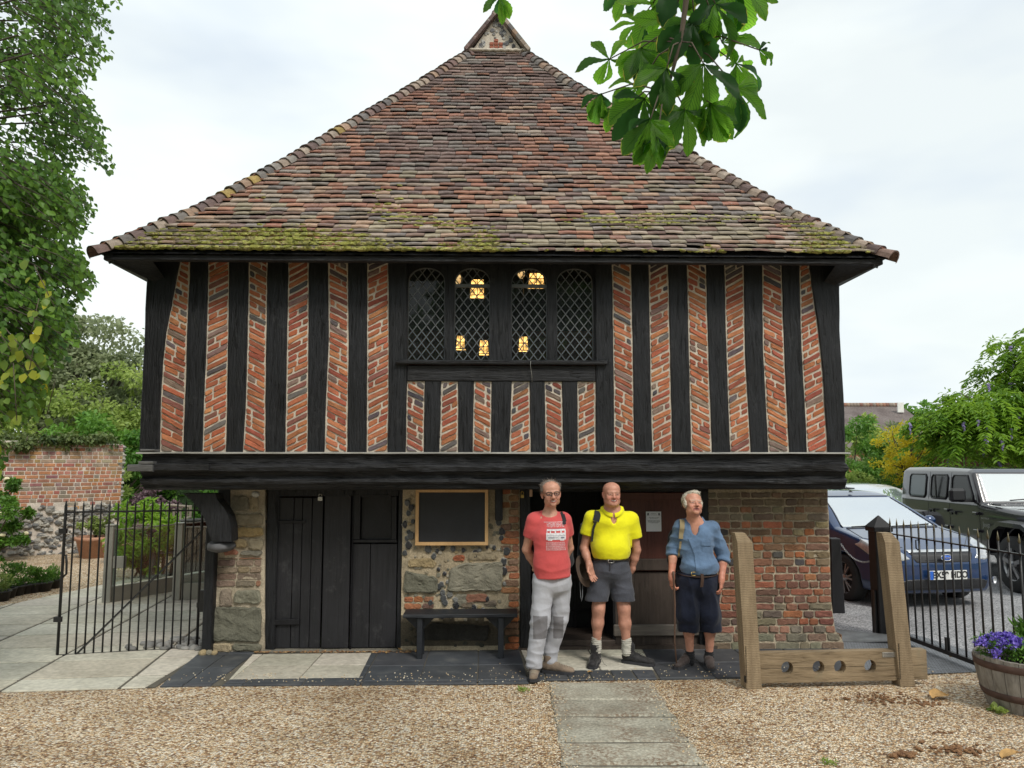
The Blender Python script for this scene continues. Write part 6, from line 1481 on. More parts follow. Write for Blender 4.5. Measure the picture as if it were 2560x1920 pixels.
def offroad(loc):
 t=E('off_road_car','dark grey boxy off-road vehicle with big wheel arches parked beside the blue hatchback','car',loc,R(-2.4))
 side=[(.32,.55),(.30,1.10),(.42,1.16),(1.70,1.23),(1.82,1.25),(2.12,1.74),(2.25,1.80),(3.3,1.845),(4.5,1.82),(4.60,1.74),(4.66,1.25),(4.66,.55),(4.5,.50),(.5,.50)]
 top=[(.0,.28),(.66,.30),(.70,.45),(.74,1.2),(.79,1.9),(.80,3),(.80,4.4),(.76,4.64),(0,4.66)]; sect=[(0,.50),(.78,.50),(.80,.6),(.80,1.22),(.77,1.28),(.70,1.75),(.62,1.84),(0,1.86)]
 s=car_shell(side,top,sect,4.7,.95,1.87,.016,[(.80,.45,.50,.42),(3.80,.45,.50,.42)]); V,F=s.mesh(); np_obj('body',V,F,MAT['gunmetal'],t)
 bv=BVHTree.FromPolygons([tuple(v)for v in V],[tuple(f)for f in F.tolist()])
 def rrect(a,b,c,d,sl=0):r_=.05; return[(a+r_,c),(b-r_,c),(b,c+r_),(b-sl,d-r_),(b-r_-sl,d),(a+r_,d),(a,d-r_),(a,c+r_)]
 wins=[('rear_side_window',rrect(3.62,4.24,1.27,1.69)),('rear_door_window',rrect(2.86,3.42,1.27,1.69)),('front_door_window',[(2.02,1.27),(2.66,1.27),(2.70,1.32),(2.70,1.64),(2.65,1.69),(2.25,1.69),(2.05,1.36)])]
 for nm,pg in wins:
  for sg in(-1,1):
   w=trim(s,.006,lambda X,Y_,Z:np.maximum(poly_sdf(pg,s.y[:,None],s.z[None,:])[None],.4-sg*X),nm,MAT['side_glass']if nm!='rear_side_window' else MAT['car_glass'],t)
   if sg<0:
    mb=MB(); out=[]
    for i,q in enumerate(pg+pg[:1]):
     h=bv.ray_cast(Vector((-2,q[0],q[1])),Vector((1,0,0)))
     if h[0]:out.append(h[0]+Vector((-.010,0,0)))
    mb.tube(out,.014,6); mb.build('window_seal',MAT['black_plastic'],parent=w)
    if nm=='rear_door_window':mb=MB(); mb.box((-.785,3.18,1.48),(.02,.03,.4)); mb.build('window_bar',MAT['black_plastic'],parent=w)
 ws=[(-.66,1.27),(.66,1.27),(.62,1.72),(-.62,1.72)]
 trim(s,.006,lambda X,Y_,Z:np.maximum(poly_sdf(ws,s.x[:,None],s.z[None,:])[:,None,:],np.broadcast_to(Y_-2.18,(1,len(s.y),1))),'windscreen',MAT['screen_glass'],t)
 for pts in([(2.72+.04,1.74),(2.76,.55)],[(3.50,1.74),(3.50,.85),(3.3,.6)],[(1.86,1.26),(1.84,.55)],[(1.0,1.12),(1.86,1.19)]):
  mb=MB(); out=[]
  for a,b in zip(pts,pts[1:]):
   for i in range(14):
    y=TT(a[0],b[0],i/13); z=TT(a[1],b[1],i/13); h=bv.ray_cast(Vector((-2,y,z)),Vector((1,0,0)))
    if h[0]and h[0].x<-.5:out.append(h[0]+Vector((.002,0,0)))
  if len(out)>2:mb.tube(out,.006,5); mb.build('panel_gap',MAT['black_plastic'],parent=t)
 for y in(2.64,3.38):mb=MB(); mb.bar((-.825,y-.0,1.07),(-.825,y+.19 if False else y-.17,1.07),.03,.022); mb.box((-.81,y-.02,1.04),(.03,.05,.05),None,bev=.01); mb.build('door_handle',MAT['black_plastic'],parent=t)
 for y,z in((1.90,1.08),(2.80,1.08),(1.90,.80),(2.80,.80)):mb=MB(); mb.box((-.81,y,z),(.045,.12,.05),None,bev=.008); mb.build('hinge',MAT['gunmetal'],parent=t)
 mb=MB(); mb.box((-1.02,2.02,1.37),(.26,.12,.22),None,bev=.04); mb.bar((-.80,2.05,1.28),(-.98,2.03,1.28),.05,.05); mb.build('door_mirror',MAT['black_plastic'],parent=t)
 mb=MB(); mb.box((1.02,2.02,1.37),(.26,.12,.22),None,bev=.04); mb.bar((.80,2.05,1.28),(.98,2.03,1.28),.05,.05); mb.build('door_mirror',MAT['black_plastic'],parent=t)
 for yc in(.80,3.80):
  for sg in(-1,1):
   mb=MB(); pr=[(-.66,.52),(-.62,.72),(-.46,.96),(-.30,1.03),(.28,1.03),(.46,.94),(.64,.66),(.66,.52)]
   for a,b in zip(pr,pr[1:]):
    n1=Vector((0,a[0],a[1]-.45)).normalized()*.05; n2=Vector((0,b[0],b[1]-.45)).normalized()*.05
    P=[(sg*.74,yc+a[0],a[1]),(sg*.94,yc+a[0]-n1.y*0,a[1]-.02),(sg*.94,yc+a[0]-n1.y*1.4,a[1]-n1.z*1.4-.02),(sg*.74,yc+a[0]-n1.y,a[1]-n1.z),(sg*.74,yc+b[0],b[1]),(sg*.94,yc+b[0],b[1]-.02),(sg*.94,yc+b[0]-n2.y*1.4,b[1]-n2.z*1.4-.02),(sg*.74,yc+b[0]-n2.y,b[1]-n2.z)]
    mb.add(P,[(0,1,5,4),(1,2,6,5),(2,3,7,6),(3,0,4,7)],smooth=False)
   mb.build('wheel_arch',MAT['gunmetal'],parent=t,recalc=True)
   wheel(t,sg*.80,yc,.41,.41,.25,5,.24,sg,1)
 mb=MB(); mb.box((0,.16,.62),(1.7,.22,.2),None,bev=.04); mb.build('front_bumper',MAT['black_plastic'],parent=t); mb=MB(); mb.box((0,2.4,.52),(1.5,3.9,.14)); mb.build('chassis',MAT['black_plastic'],parent=t)
 for k in range(7):mb=MB(); mb.box((-.33+k*.11,.285,.93),(.05,.03,.26),None,bev=.01); mb.build('grille_slot',MAT['black_plastic'],parent=t)
 for sg in(-1,1):mb=MB(); mb.lathe([(0,.03),(.085,.02),(.095,0)],(sg*.52,.29,.97),20,axis=(0,-1,0),cap=False); mb.build('headlight',MAT['lamp'],parent=t)
 for y in(.9,):mb=MB(); mb.box((-.72,1.45,1.245),(.06,.14,.02)); mb.box((.72,1.45,1.245),(.06,.14,.02)); mb.build('bonnet_catch',MAT['black_plastic'],parent=t)
 text_mesh('Jeep',.12,MAT['alloy'],'badge',t,(-.81,1.60,.92),rot=(R(90),0,R(-90))); text_mesh('SAHARA',.045,MAT['alloy'],'badge',t,(-.812,1.62,1.02),rot=(R(90),0,R(-90)),sx=1.3)
 mb=MB(); mb.tube([(-.35,1.72,1.30),(.1,1.80,1.33)],.01,5); mb.build('wiper',MAT['black_plastic'],parent=t)
offroad((8.26,10.72,0))
# == bench, blackboard, notices, stocks, barrel, litter
hbp=lambda u,v,z=0:HO+HU*u+HV*v+Vector((0,0,z))
vB_=-.22; a=Bd(874,1332,vB_); b=Bd(1117,1330,vB_); bu,bz=(a[0]+b[0])/2,.42; bw=b[0]-a[0]
p=hbp(bu,vB_); bench=E('bench','long black plank bench standing against the rubble wall','bench',(p.x,p.y,.015),HA)
MAT['bench']=timber_mat('bench',(.004,.005,.007),(.015,.018,.024),grain=(1.5,10,12),b=.4,bd=.004,spec=.5)
mb=MB()
for i in range(12):pass
ubox(mb,-bw/2,bw/2,-.14,.14,.392,.427,30,.003); mb.build('seat',MAT['bench'],parent=bench)
for sx in(-1,1):
 mb=MB(); mb.box((sx*(bw/2-.16),-.09,.196),(.055,.055,.392),None,bev=.006); mb.build('leg',MAT['bench'],parent=bench)
 mb=MB(); mb.box((sx*(bw/2-.16),.1,.196),(.055,.055,.392),None,bev=.006); mb.build('leg',MAT['bench'],parent=bench)
 mb=MB(); x=sx*(bw/2-.16)
 mb.prism([(x-.16,.392),(x-.027,.27),(x+.027,.27),(x+.15,.392)],W3,-.06,-.02); mb.build('gusset',MAT['bench'],parent=bench,recalc=True)
a=Bd(897,1178,-.03); b=Bd(1055,1056,-.03); bw_,bh=b[0]-a[0],b[1]-a[1]; p=hbp((a[0]+b[0])/2,-.03)
brd=E('blackboard','empty blackboard in a pale wooden frame hanging on the rubble wall above the bench','blackboard',(p.x,p.y,(a[1]+b[1])/2-.0),HA)
m_,nt,pr_=newmat('chalk'); v=mapped(nt); n=tex(nt,'Noise',v,3,Detail=8,Roughness=.7); n2_=tex(nt,'Noise',v,30,Detail=6,Roughness=.8)
c=mixc(nt,ramp(nt,n2_.outputs[0],[(.64,0.0),(.74,.5)]),ramp(nt,n.outputs[0],[(.35,(.006,.007,.010)),(.7,(.016,.018,.024))]),(.10,.10,.11)); nt.links.new(c,pr_.inputs['Base Color']); pr_.inputs['Roughness'].default_value=.55; MAT['chalk']=m_
mb=MB(); mb.box((0,.005,0),(bw_-.04,.015,bh-.04)); mb.build('board',MAT['chalk'],parent=brd)
MAT['pine']=timber_mat('pine',(.42,.24,.10),(.60,.38,.18),grain=(6,6,1),b=.15,bd=.002,rough=.5)
fr=.034
for c_,d_ in(((0,-.008,-bh/2+fr/2),(bw_,.035,fr)),((0,-.008,bh/2-fr/2),(bw_,.035,fr)),((-bw_/2+fr/2,-.0075,0),(fr,.034,bh-2*fr)),((bw_/2-fr/2,-.0075,0),(fr,.034,bh-2*fr))):
 mb=MB(); mb.box(c_,d_,None,bev=.003); mb.build('frame_rail',MAT['pine'],parent=brd)
MAT['paper']=M('paper',(.70,.70,.72),rough=.6,var=.05,b=.05); MAT['ink']=M('ink',(.06,.06,.08),rough=.8,b=0)
def notice(x0,y0,x1,y1,v,label,lines,marks=True):
 a=Bd(x0,y1,v); b=Bd(x1,y0,v); w,h=b[0]-a[0],b[1]-a[1]; p=hbp((a[0]+b[0])/2,v); t=E('notice',label,'notice',(p.x,p.y,(a[1]+b[1])/2),HA)
 mb=MB(); mb.box((0,0,0),(w,.003,h)); mb.build('sheet',MAT['paper'],parent=t)
 mb=MB()
 for zf,wf in lines:
  x=-w*wf/2
  while x<w*wf/2:l=ru(.006,.016); mb.box((x+l/2,-.002,h*zf),(l,.001,.0035)); x+=l+.004
 if marks:
  for sx in(-1,1):mb.blob((sx*w*.36,-.002,h*.38),(.009,.001,.011),8,5,.2); mb.box((sx*w*.36,-.002,h*.32),(.026,.001,.004))
 mb.build('print',MAT['ink'],parent=t)
notice(1396,1105,1428,1148,.088,'white printed notice pinned to the dark red door',[(.40,.34),(.33,.4),(.20,.6),(.14,.5),(.05,.8),(.01,.72),(-.03,.78),(-.07,.4)])
notice(1302,1268,1320,1322,.86,'white printed sheet in the dark lobby behind the man in yellow',[(.4,.7),(.3,.7),(.2,.7),(.1,.6),(0,.7),(-.1,.7),(-.2,.5)],False)
MAT['oak']=timber_mat('oak',(.09,.062,.036),(.27,.205,.13),grain=(1.2,9,11),b=.8,bd=.01,rough=.8,dust=(.17,.17,.12),spec=.2)
m_,nt,pr_=newmat('sawn_oak'); v=mapped(nt); w=tex(nt,'Wave',v,22,bands_direction='Z'); w.inputs['Distortion'].default_value=3.5; w.inputs['Detail'].default_value=4; w.inputs['Detail Scale'].default_value=2
n=tex(nt,'Noise',mapped(nt,(6,6,1)),2.5,Detail=8,Roughness=.7); c=ramp(nt,n.outputs[0],[(.3,(.17,.12,.07)),(.7,(.33,.25,.155))]); sw=ramp(nt,w.outputs[1],[(.0,.48),(.28,1.0),(1,1.08)])
nt.links.new(mixc(nt,.6,c,sw,'MULTIPLY'),pr_.inputs['Base Color']); pr_.inputs['Roughness'].default_value=.85; nt.links.new(bump(nt,sw,.5,.004),pr_.inputs['Normal']); MAT['sawn_oak']=m_
sA,sB=Gd(1627,1490),Gd(1958,1482); st_=E('stocks','wooden leg stocks of two tall sawn posts and two boards with four round holes','stocks',(sA.x,sA.y+.05,0),math.atan2(sB.y-sA.y,sB.x-sA.x))
SL=(Vector((sB.x,sB.y,0))-Vector((sA.x,sA.y,0))).length
topA=Yd(1590,1150,sA.y+.05).z; topB=Yd(1922,1150,sB.y+.05).z
def leanpost(x0,xt,zt):
 mb=MB(); w,d=.132,.13; P=[]
 for z,x,s in((0,x0,1),(.5,TT(x0,xt,.5/zt),1),(zt*.94,TT(x0,xt,.94),.98),(zt,xt-.01,.66)):
  for a,b in((-1,-1),(1,-1),(1,1),(-1,1)):P.append((x+(a*w/2 if not(z==zt and a>0)else w/2*.35),b*d/2*s,z-(.0 if z<zt else 0)))
 mb.add(P,[(i*4+k,i*4+(k+1)%4,(i+1)*4+(k+1)%4,(i+1)*4+k)for i in range(3)for k in range(4)]+[(0,3,2,1),(12,13,14,15)]); mb.build('post',MAT['sawn_oak'],parent=st_,recalc=True)
 mb=MB(); mb.box((x0-w/2+.002,-d/2+.02,.21),(.012,.04,.30)); mb.build('post_notch',MAT['black_timber'],parent=st_)
leanpost(0,-.045,topA); leanpost(SL,SL-.08,topB)
yS=sA.y+.03; hz=Y(2080,1671,yS).z; zU=Y(2080,1632,yS).z; zD=Y(2080,1708,yS).z; holes=[Y(h,1671,yS).x-sA.x for h in(1968.6,2049.7,2106,2185.5)]; rr=.052
def board(z0,z1,upper):
 pts=[]; x0,x1=-.06+.0,SL+.2
 def arc(cx,s):return[(cx+s*-rr*math.cos(math.pi*i/12),hz+(1 if upper else-1)*rr*math.sin(math.pi*i/12))for i in range(13)]
 cut=[]
 for h in holes:cut+=arc(h,1)
 if upper:poly=[(x0,z1),(x0,hz+.002)]+cut+[(x1,hz+.002),(x1,z1)]
 else:poly=[(x0,z0)]+[(x1,z0),(x1,hz-.002)]+cut[::-1]+[(x0,hz-.002)]
 mb=MB(); y0,y1=-.035,.045
 xs=sorted(set([x0,x1]+[round(c[0],6)for c in cut]));
 def hh(x):
  for h in holes:
   if abs(x-h)<rr-1e-6:return math.sqrt(rr*rr-(x-h)**2)
  return 0
 for a,b in zip(xs,xs[1:]):
  ha,hb_=hh(a),hh(b)
  if upper:q=[(a,hz+.002+ha),(b,hz+.002+hb_),(b,z1),(a,z1)]
  else:q=[(a,z0),(b,z0),(b,hz-.002-hb_),(a,hz-.002-ha)]
  P=[(x,y0,z)for x,z in q]+[(x,y1,z)for x,z in q]; F=[(0,1,2,3),(7,6,5,4),(0,4,5,1),(2,6,7,3)]
  if a==x0:F.append((0,3,7,4))
  if b==x1:F.append((1,5,6,2))
  mb.add(P,F)
 mb.build('upper_board' if upper else 'lower_board',MAT['oak'],parent=st_,recalc=True)
board(hz,zU,True); board(zD,hz,False)
mb=MB(); mb.box((SL-.14,-.038,zU-.035),(.115,.004,.042),None,bev=.001); pl_=mb.build('label_plate',MAT['steel'],parent=st_)
mb=MB()
for j in range(3):
 x=-.045
 while x<.04:l=ru(.006,.014); mb.box((SL-.14+x+l/2,-.0405,zU-.024-j*.011),(l,.001,.003)); x+=l+.004
mb.build('engraving',MAT['ink'],parent=pl_)
bc=Gd(2222,1545); R1,R0,BH=.36,.27,.40; bc=Vector((4.03,6.22,0))
bar=E('barrel_planter','weathered half barrel planter with rusty hoops, purple lobelia and orange flowers','planter',tuple(bc))
MAT['stave']=timber_mat('stave',(.13,.115,.10),(.30,.28,.25),grain=(7,7,1),b=.5,bd=.005,rough=.85,spec=.2,dust=(.16,.10,.06))
MAT['rust']=M('rust',(.075,.042,.032),rough=.85,var=.35,scale=9,b=.5,bs=40)
rb_=lambda t:TT(R0,R1,t)+.02*math.sin(math.pi*t)
mb=MB(); ns=22
for k in range(ns):
 a0=2*math.pi*(k+.02)/ns; a1=2*math.pi*(k+.98)/ns; dz_=ru(-.006,.006); P=[]; c=ru(.85,1.15)
 for j in range(9):
  t=j/8; r_=rb_(t)
  for(aa,rr_)in((a0,r_-.028),(a0,r_-.002),((a0+a1)/2,r_+.003),(a1,r_-.002),(a1,r_-.028)):P.append((rr_*math.cos(aa),rr_*math.sin(aa),BH*t+(dz_ if j==8 else 0)))
 F=[(j*5+i,j*5+(i+1)%5,(j+1)*5+(i+1)%5,(j+1)*5+i)for j in range(8)for i in range(5)]+[(40,41,42,43,44)]
 mb.add(P,F)
mb.build('staves',MAT['stave'],parent=bar)
for t,w in((.86,.055),(.30,.055)):
 mb=MB(); mb.lathe([(rb_(t-w/2/BH)+.004,BH*t-w/2),(rb_(t-w/2/BH)+.009,BH*t-w/2+.004),(rb_(t+w/2/BH)+.009,BH*t+w/2-.004),(rb_(t+w/2/BH)+.004,BH*t+w/2)],n=44,cap=False); mb.build('hoop',MAT['rust'],parent=bar)
mb=MB(); mb.lathe([(0,BH*.9),(R1-.03,BH*.88)],n=24,cap=False); mb.build('soil',MAT['soil'],parent=bar)
lob=E('lobelia','mound of purple lobelia flowers spilling at the left of the barrel','plant',(bc.x-.16,bc.y-.02,BH))
C=[(ru(-.16,.2),ru(-.16,.16),ru(-.0,.14))for _ in range(60)]; foliage('leaves',C,[.05]*60,1500,.03,MAT['leaf_green'],lob,aspect=.4)
m_,nt,pr_=newmat('lobelia_petal'); v=mapped(nt); n=tex(nt,'Noise',v,30,Detail=2); nt.links.new(ramp(nt,n.outputs[0],[(.35,(.09,.05,.38)),(.65,(.27,.20,.70))]),pr_.inputs['Base Color']); pr_.inputs['Roughness'].default_value=.7
C=[(ru(-.17,.2),ru(-.16,.16),0)for _ in range(90)]; C=[(x,y,.145-2.6*(x*x+y*y)+ru(-.01,.02))for x,y,_ in C]; foliage('flowers',C,[.035]*90,3000,.019,m_,lob,droop=-.5,aspect=.9)
gz_=E('orange_daisies','clump of orange daisies with green leaves in the barrel','plant',(bc.x+.12,bc.y+.02,BH))
C=[(ru(-.1,.2),ru(-.14,.14),ru(-.02,.2))for _ in range(50)]; foliage('leaves',C,[.05]*50,1300,.075,MAT['leaf_green'],gz_,droop=-1.2,aspect=.2)
MAT['orange']=M('orange',(.85,.22,.01),rough=.6,var=.2,b=0); MAT['stem']=M('stem',(.08,.2,.03),rough=.8,b=0)
for(x,y,z)in((-.07,-.05,.21),(.0,-.07,.25),(.06,-.03,.22),(.12,-.06,.24),(.03,.06,.26),(.17,.02,.2)):
 mb=MB(); up=Vector((ru(-.3,.3),-.6+ru(-.2,.2),.8)).normalized()
 q=up.to_track_quat('Z','Y')
 for k in range(11):
  a=k*2*math.pi/11; d=q@Vector((math.cos(a),math.sin(a),.15)); s_=q@Vector((-math.sin(a),math.cos(a),0)); c_=Vector((x,y,z))
  mb.add([c_+d*.006,c_+d*.022-s_*.006,c_+d*.034,c_+d*.022+s_*.006],[(0,1,2,3)])
 f_=mb.build('flower',MAT['orange'],parent=gz_); mb=MB(); mb.tube([(x*.5,y*.3,.02),(x,y,z)],.003,4); mb.build('stalk',MAT['stem'],parent=f_)
MAT['dung']=M('dung',(.13,.06,.03),rough=.95,col2=(.30,.16,.07),scale=20,b=1,bs=60,bd=.01,fine=.4)
MAT['dry_leaf']=M('dry_leaf',(.42,.25,.09),rough=.8,var=.3,scale=20,b=.3)
def clods(px,py,n,spread,size,label,cat='clod heap',name='dung_clods'):
 p=Gd(px,py); t=MB()
 for i in range(n):
  x,y=random.gauss(0,spread[0]),random.gauss(0,spread[1]); s_=size*ru(.4,1.2); t.blob((x,y,s_*.3),(s_*1.4,s_,s_*.6),7,4,.4,smooth=False,rot=ru(0,6))
 o=t.build(name,MAT['dung'],parent=None,label=label); o.location=(p.x,p.y,.005); o['category']=cat; o['group']='brown clods lying on the gravel'
 if n>30:o['kind']='stuff'; del o['group']
 return o
clods(1905,1512,110,(.17,.075),.010,'wide scatter of brown clods just in front of the stocks'); clods(1830,1510,9,(.03,.012),.011,'small brown clod group left of the wide scatter before the stocks')
clods(2062,1622,60,(.10,.05),.014,'brown clod heap nearest the barrel foot'); clods(1958,1632,26,(.032,.022),.020,'single dark brown clod at the bottom edge below the stocks'); clods(2040,1585,12,(.05,.01),.010,'thin brown scatter between barrel and clod heap',); clods(2150,1655,6,(.02,.02),.010,'tiny brown clods at the lower right corner')
clods(2000,1522,34,(.06,.03),.012,'brown crumbs beside the large yellow leaf')
def dleaf(px,py,s_,label,rz_=0,mat='dry_leaf',z=.014,grp='fallen leaves'):
 p=Gd(px,py); mb=MB(); P=[]; n_=9
 for j in range(n_):
  t=j/(n_-1); w=.5*math.sin(math.pi*(.06+.94*t)**.8)*.62
  for q in(-1,-.5,0,.5,1):P.append((t-.5,w*q+.03*math.sin(t*9+q),.10*abs(q)**2+.12*math.sin(t*3.1)+.02*math.sin(7*t+4*q)))
 mb.add([(x*s_,y*s_,z_*s_)for x,y,z_ in P],[(j*5+k,j*5+k+1,(j+1)*5+k+1,(j+1)*5+k)for j in range(n_-1)for k in range(4)],smooth=True)
 o=mb.build('fallen_leaf',MAT[mat],label=label); o.location=(p.x,p.y,z); o.rotation_euler=(ru(-.2,.2),ru(-.2,.2),rz_); o['category']='leaf'; o['group']=grp; return o
dleaf(2030,1510,.20,'large tan fallen leaf on the gravel right of the stocks',.5); dleaf(2182,1637,.13,'curled orange-brown leaf on the gravel below the barrel',.2); dleaf(905,1413,.09,'orange-brown leaf under the left leg of the bench',.8,z=.03); dleaf(863,1408,.08,'pale brown leaf on the paving between the black doors and the bench',2.2,z=.03)
dleaf(1275,1458,.05,'small brown leaf on the dark strip in front of the man in yellow',.4,z=.025); dleaf(836,1416,.05,'small dark leaf on the paving left of the bench',1.4,z=.025); dleaf(1196,1445,.04,'tiny brown leaf on the pale slab by the man in red',.4,z=.025)
mb=MB()
for i in range(260):
 x=ru(-2.6,-1.0); y=8.0+abs(random.gauss(0,.05))-.12; s_=ru(.006,.014); c=random.choice([(.30,.16,.07),(.42,.28,.14),(.2,.1,.05)]); mb.blob((x,y,.024),(s_*1.5,s_,s_*.3),5,3,.4,c,smooth=False,rot=ru(0,6))
o=mb.build('leaf_litter',MAT['pebble']); o['kind']='stuff'; tag(o,'brown leaf litter swept against the foot of the black doors','leaf litter')
for x,y,lb in((1130,1492,'small green weed at the top left corner of the stone path'),(1790,1712,'tiny green weed'),(1790,1650,'small green weed in the gravel right of the path')):
 if y>1659:continue
 p=Gd(x,y); t=E('weed',lb,'weed',tuple(p)); C=[(ru(-.04,.04),ru(-.03,.03),.01)for _ in range(6)]; foliage('leaves',C,[.02]*6,60,.02,MAT['leaf_lime'],t,droop=-.4)
for x,y,lb in((2148,1538,'round green weed leaf at the foot of the barrel, left one'),(2166,1545,'round green weed leaf at the foot of the barrel, right one')):
 p=Gd(x,y); t=E('weed',lb,'weed',(p.x,p.y,0)); C=[(ru(-.02,.02),ru(-.02,.02),.02)for _ in range(4)]; foliage('leaves',C,[.02]*4,22,.04,MAT['leaf_lime'],t,droop=-.4,aspect=.9)
 # == near trees framing the picture
MAT['leaf_birch']=leaf_mat('leaf_birch',(.035,.10,.022),(.17,.33,.045),trans=.45,scale=1.5,rough=.5)
MAT['leaf_vine']=leaf_mat('leaf_vine',(.12,.22,.03),(.52,.50,.04),trans=.45,scale=2.5)
bt=E('birch_tree','tall leafy tree with hanging sprays of small leaves filling the left edge','tree',(-6.9,6.6,0))
BD=[(-40,262),(0,268),(60,262),(110,262),(160,235),(200,215),(240,230),(300,245),(350,265),(400,250),(440,235),(480,205),(520,180),(560,190),(600,215),(640,190),(680,170),(720,175),(760,150),(800,120),(840,110),(880,90),(920,60),(960,35),(1000,15),(1060,-10)]
def bnd(y):
 if y<=BD[0][0]:return BD[0][1]
 for(a,b),(c,d)in zip(BD,BD[1:]):
  if y<=c:return b+(d-b)*(y-a)/(c-a)
 return-60
o_=Vector((-6.9,6.6,0)); P=[]; D=[]; Nn=[]; S=[]; T_=[]; twigs=[]
for i in range(2300):
 y=ru(-260,1030)if rnd()<.5 else ru(430,1030); bx=bnd(y); x=bx-abs(random.gauss(0,(75 if y>600 else 120)if rnd()<.5 else 400))-(4 if y>600 else 12)
 if noise3((x*.011,y*.011,2.2))<-.20 and x>bx-240:continue
 if x<-1150:continue
 depth=ru(5.5,7.6); tip=Yd(x,y,depth)
 if tip.z<.9:continue
 L_=ru(.35,.7); a=ru(-.9,.6); back=Vector((-math.cos(a),math.sin(a)*.7,.35+ru(-.2,.3))).normalized(); root=tip+back*L_+Vector((0,0,.08))
 tt=rnd()*.45; n_=int(14+L_*22); twigs.append((root,tip))
 for j in range(n_):
  s=(j+rnd())/n_; q=root.lerp(tip,s)+Vector((0,0,.12*math.sin(math.pi*s)))+Vector((ru(-.07,.07),ru(-.07,.07),ru(-.09,.05)))*(1.15-.7*s)
  P.append(q-o_); D.append(((tip-root).normalized()*.5+Vector((ru(-.6,.6),ru(-.6,.6),ru(-1.2,.1))))); Nn.append((ru(-1,1),ru(-1,.3),ru(.1,1))); S.append(ru(.04,.066)); T_.append(min(1,tt+rnd()*.5))
leaf_mesh('crown',np.array(P),np.array(D),np.array(Nn),np.array(S),MAT['leaf_birch'],bt,aspect=.78,tint=np.array(T_))
mb=MB(); mb.tube([(0,0,0),(.1,.05,1.5),(.05,0,3),(.2,.1,5),(.1,0,7.5)],[.17,.14,.12,.09,.05],10)
for k,(r_,t_)in enumerate(twigs):
 r_=r_-o_; t_=t_-o_; mb.tube([r_,r_.lerp(t_,.5)+Vector((0,0,.03)),t_],[.005,.0035,.0018],4,cap=False)
 if k%7==0:
  z0=max(.8,r_.z-.5); mb.tube([(.1,0,z0),Vector((.1,0,z0)).lerp(r_,.55)+Vector((0,0,.15)),r_],[.03,.016,.006],5,cap=False)
mb.build('trunk',MAT['bark'],parent=bt)
vt=E('yellowing_vine','larger yellow-green leaves of a climber hanging at the left edge above the garden wall','climber',(-5.6,5.9,1.9))
o2=Vector((-5.6,5.9,1.9)); P=[]; D=[]; Nn=[]; S=[]; T_=[]; mb=MB()
for i in range(26):
 y=ru(660,1060); x=ru(-200,135 if y<920 else 30)if rnd()<.75 else ru(-20,120 if y<900 else 20)
 tip=Yd(x,y,ru(5.3,5.9)); root=tip+Vector((ru(-.3,.1),ru(-.1,.1),ru(.2,.45))); mb.tube([root-o2,tip-o2],.003,4)
 for j in range(7):
  q=root.lerp(tip,j/6)+Vector((ru(-.08,.08),ru(-.06,.06),ru(-.05,.05))); P.append(q-o2); D.append((ru(-.7,.7),ru(-.4,.2),-1)); Nn.append((ru(-.6,.6),-1,ru(0,.8))); S.append(ru(.05,.095)); T_.append(rnd()**2.2)
leaf_mesh('leaves',np.array(P),np.array(D),np.array(Nn),np.array(S),MAT['leaf_vine'],vt,aspect=.95,tint=np.array(T_),fold=.08); mb.build('stems',MAT['twig'],parent=vt)
m_,nt,pr_=newmat('leaf_chestnut'); at=nt.nodes.new('ShaderNodeAttribute'); at.attribute_name='col'; sp=nt.nodes.new('ShaderNodeSeparateColor'); nt.links.new(at.outputs['Color'],sp.inputs[0])
uvn=nt.nodes.new('ShaderNodeUVMap'); uvn.uv_map='uv'; sx=nt.nodes.new('ShaderNodeSeparateXYZ'); nt.links.new(uvn.outputs[0],sx.inputs[0])
def mth(op,a,b=None,c=None):
 n=nt.nodes.new('ShaderNodeMath'); n.operation=op
 for i,x in enumerate((a,b,c)):
  if x is None:continue
  if hasattr(x,'is_linked'):nt.links.new(x,n.inputs[i])
  else:n.inputs[i].default_value=x
 return n.outputs[0]
av=mth('ABSOLUTE',sx.outputs[1]); ph=mth('MULTIPLY',mth('SUBTRACT',sx.outputs[0],mth('MULTIPLY',av,.22)),15.0); fr_=mth('FRACT',ph)
vein=mth('LESS_THAN',mth('ABSOLUTE',mth('SUBTRACT',fr_,.5)),.10); mid=mth('LESS_THAN',av,.045); vn=mth('MAXIMUM',vein,mid)
v=mapped(nt); sp_n=tex(nt,'Noise',v,60,Detail=4); spots=ramp(nt,sp_n.outputs[0],[(.70,0.0),(.74,1.0)])
base=mixc(nt,sp.outputs[0],(.012,.045,.010),(.085,.21,.015)); base=mixc(nt,mth('MULTIPLY',vn,.75),base,(.012,.05,.008)); base=mixc(nt,mth('MULTIPLY',spots,.8),base,(.10,.06,.02))
edge_=ramp(nt,mth('MULTIPLY',sx.outputs[0],mth('ADD',av,.35)),[(.95,0.0),(1.3,.8)]); base=mixc(nt,mth('MULTIPLY',edge_,sp.outputs[1]),base,(.33,.30,.05))
nt.links.new(base,pr_.inputs['Base Color']); pr_.inputs['Roughness'].default_value=.5; pr_.inputs['Specular IOR Level'].default_value=.25
h_=nt.nodes.new('ShaderNodeHueSaturation'); h_.inputs['Value'].default_value=3.6; h_.inputs['Hue'].default_value=.488; nt.links.new(base,h_.inputs['Color'])
tr=nt.nodes.new('ShaderNodeBsdfTranslucent'); nt.links.new(h_.outputs[0],tr.inputs['Color']); ms=nt.nodes.new('ShaderNodeMixShader'); ms.inputs[0].default_value=.62
nt.links.new(pr_.outputs[0],ms.inputs[1]); nt.links.new(tr.outputs[0],ms.inputs[2]); nt.links.new(ms.outputs[0],nt.nodes['Material Output'].inputs['Surface'])
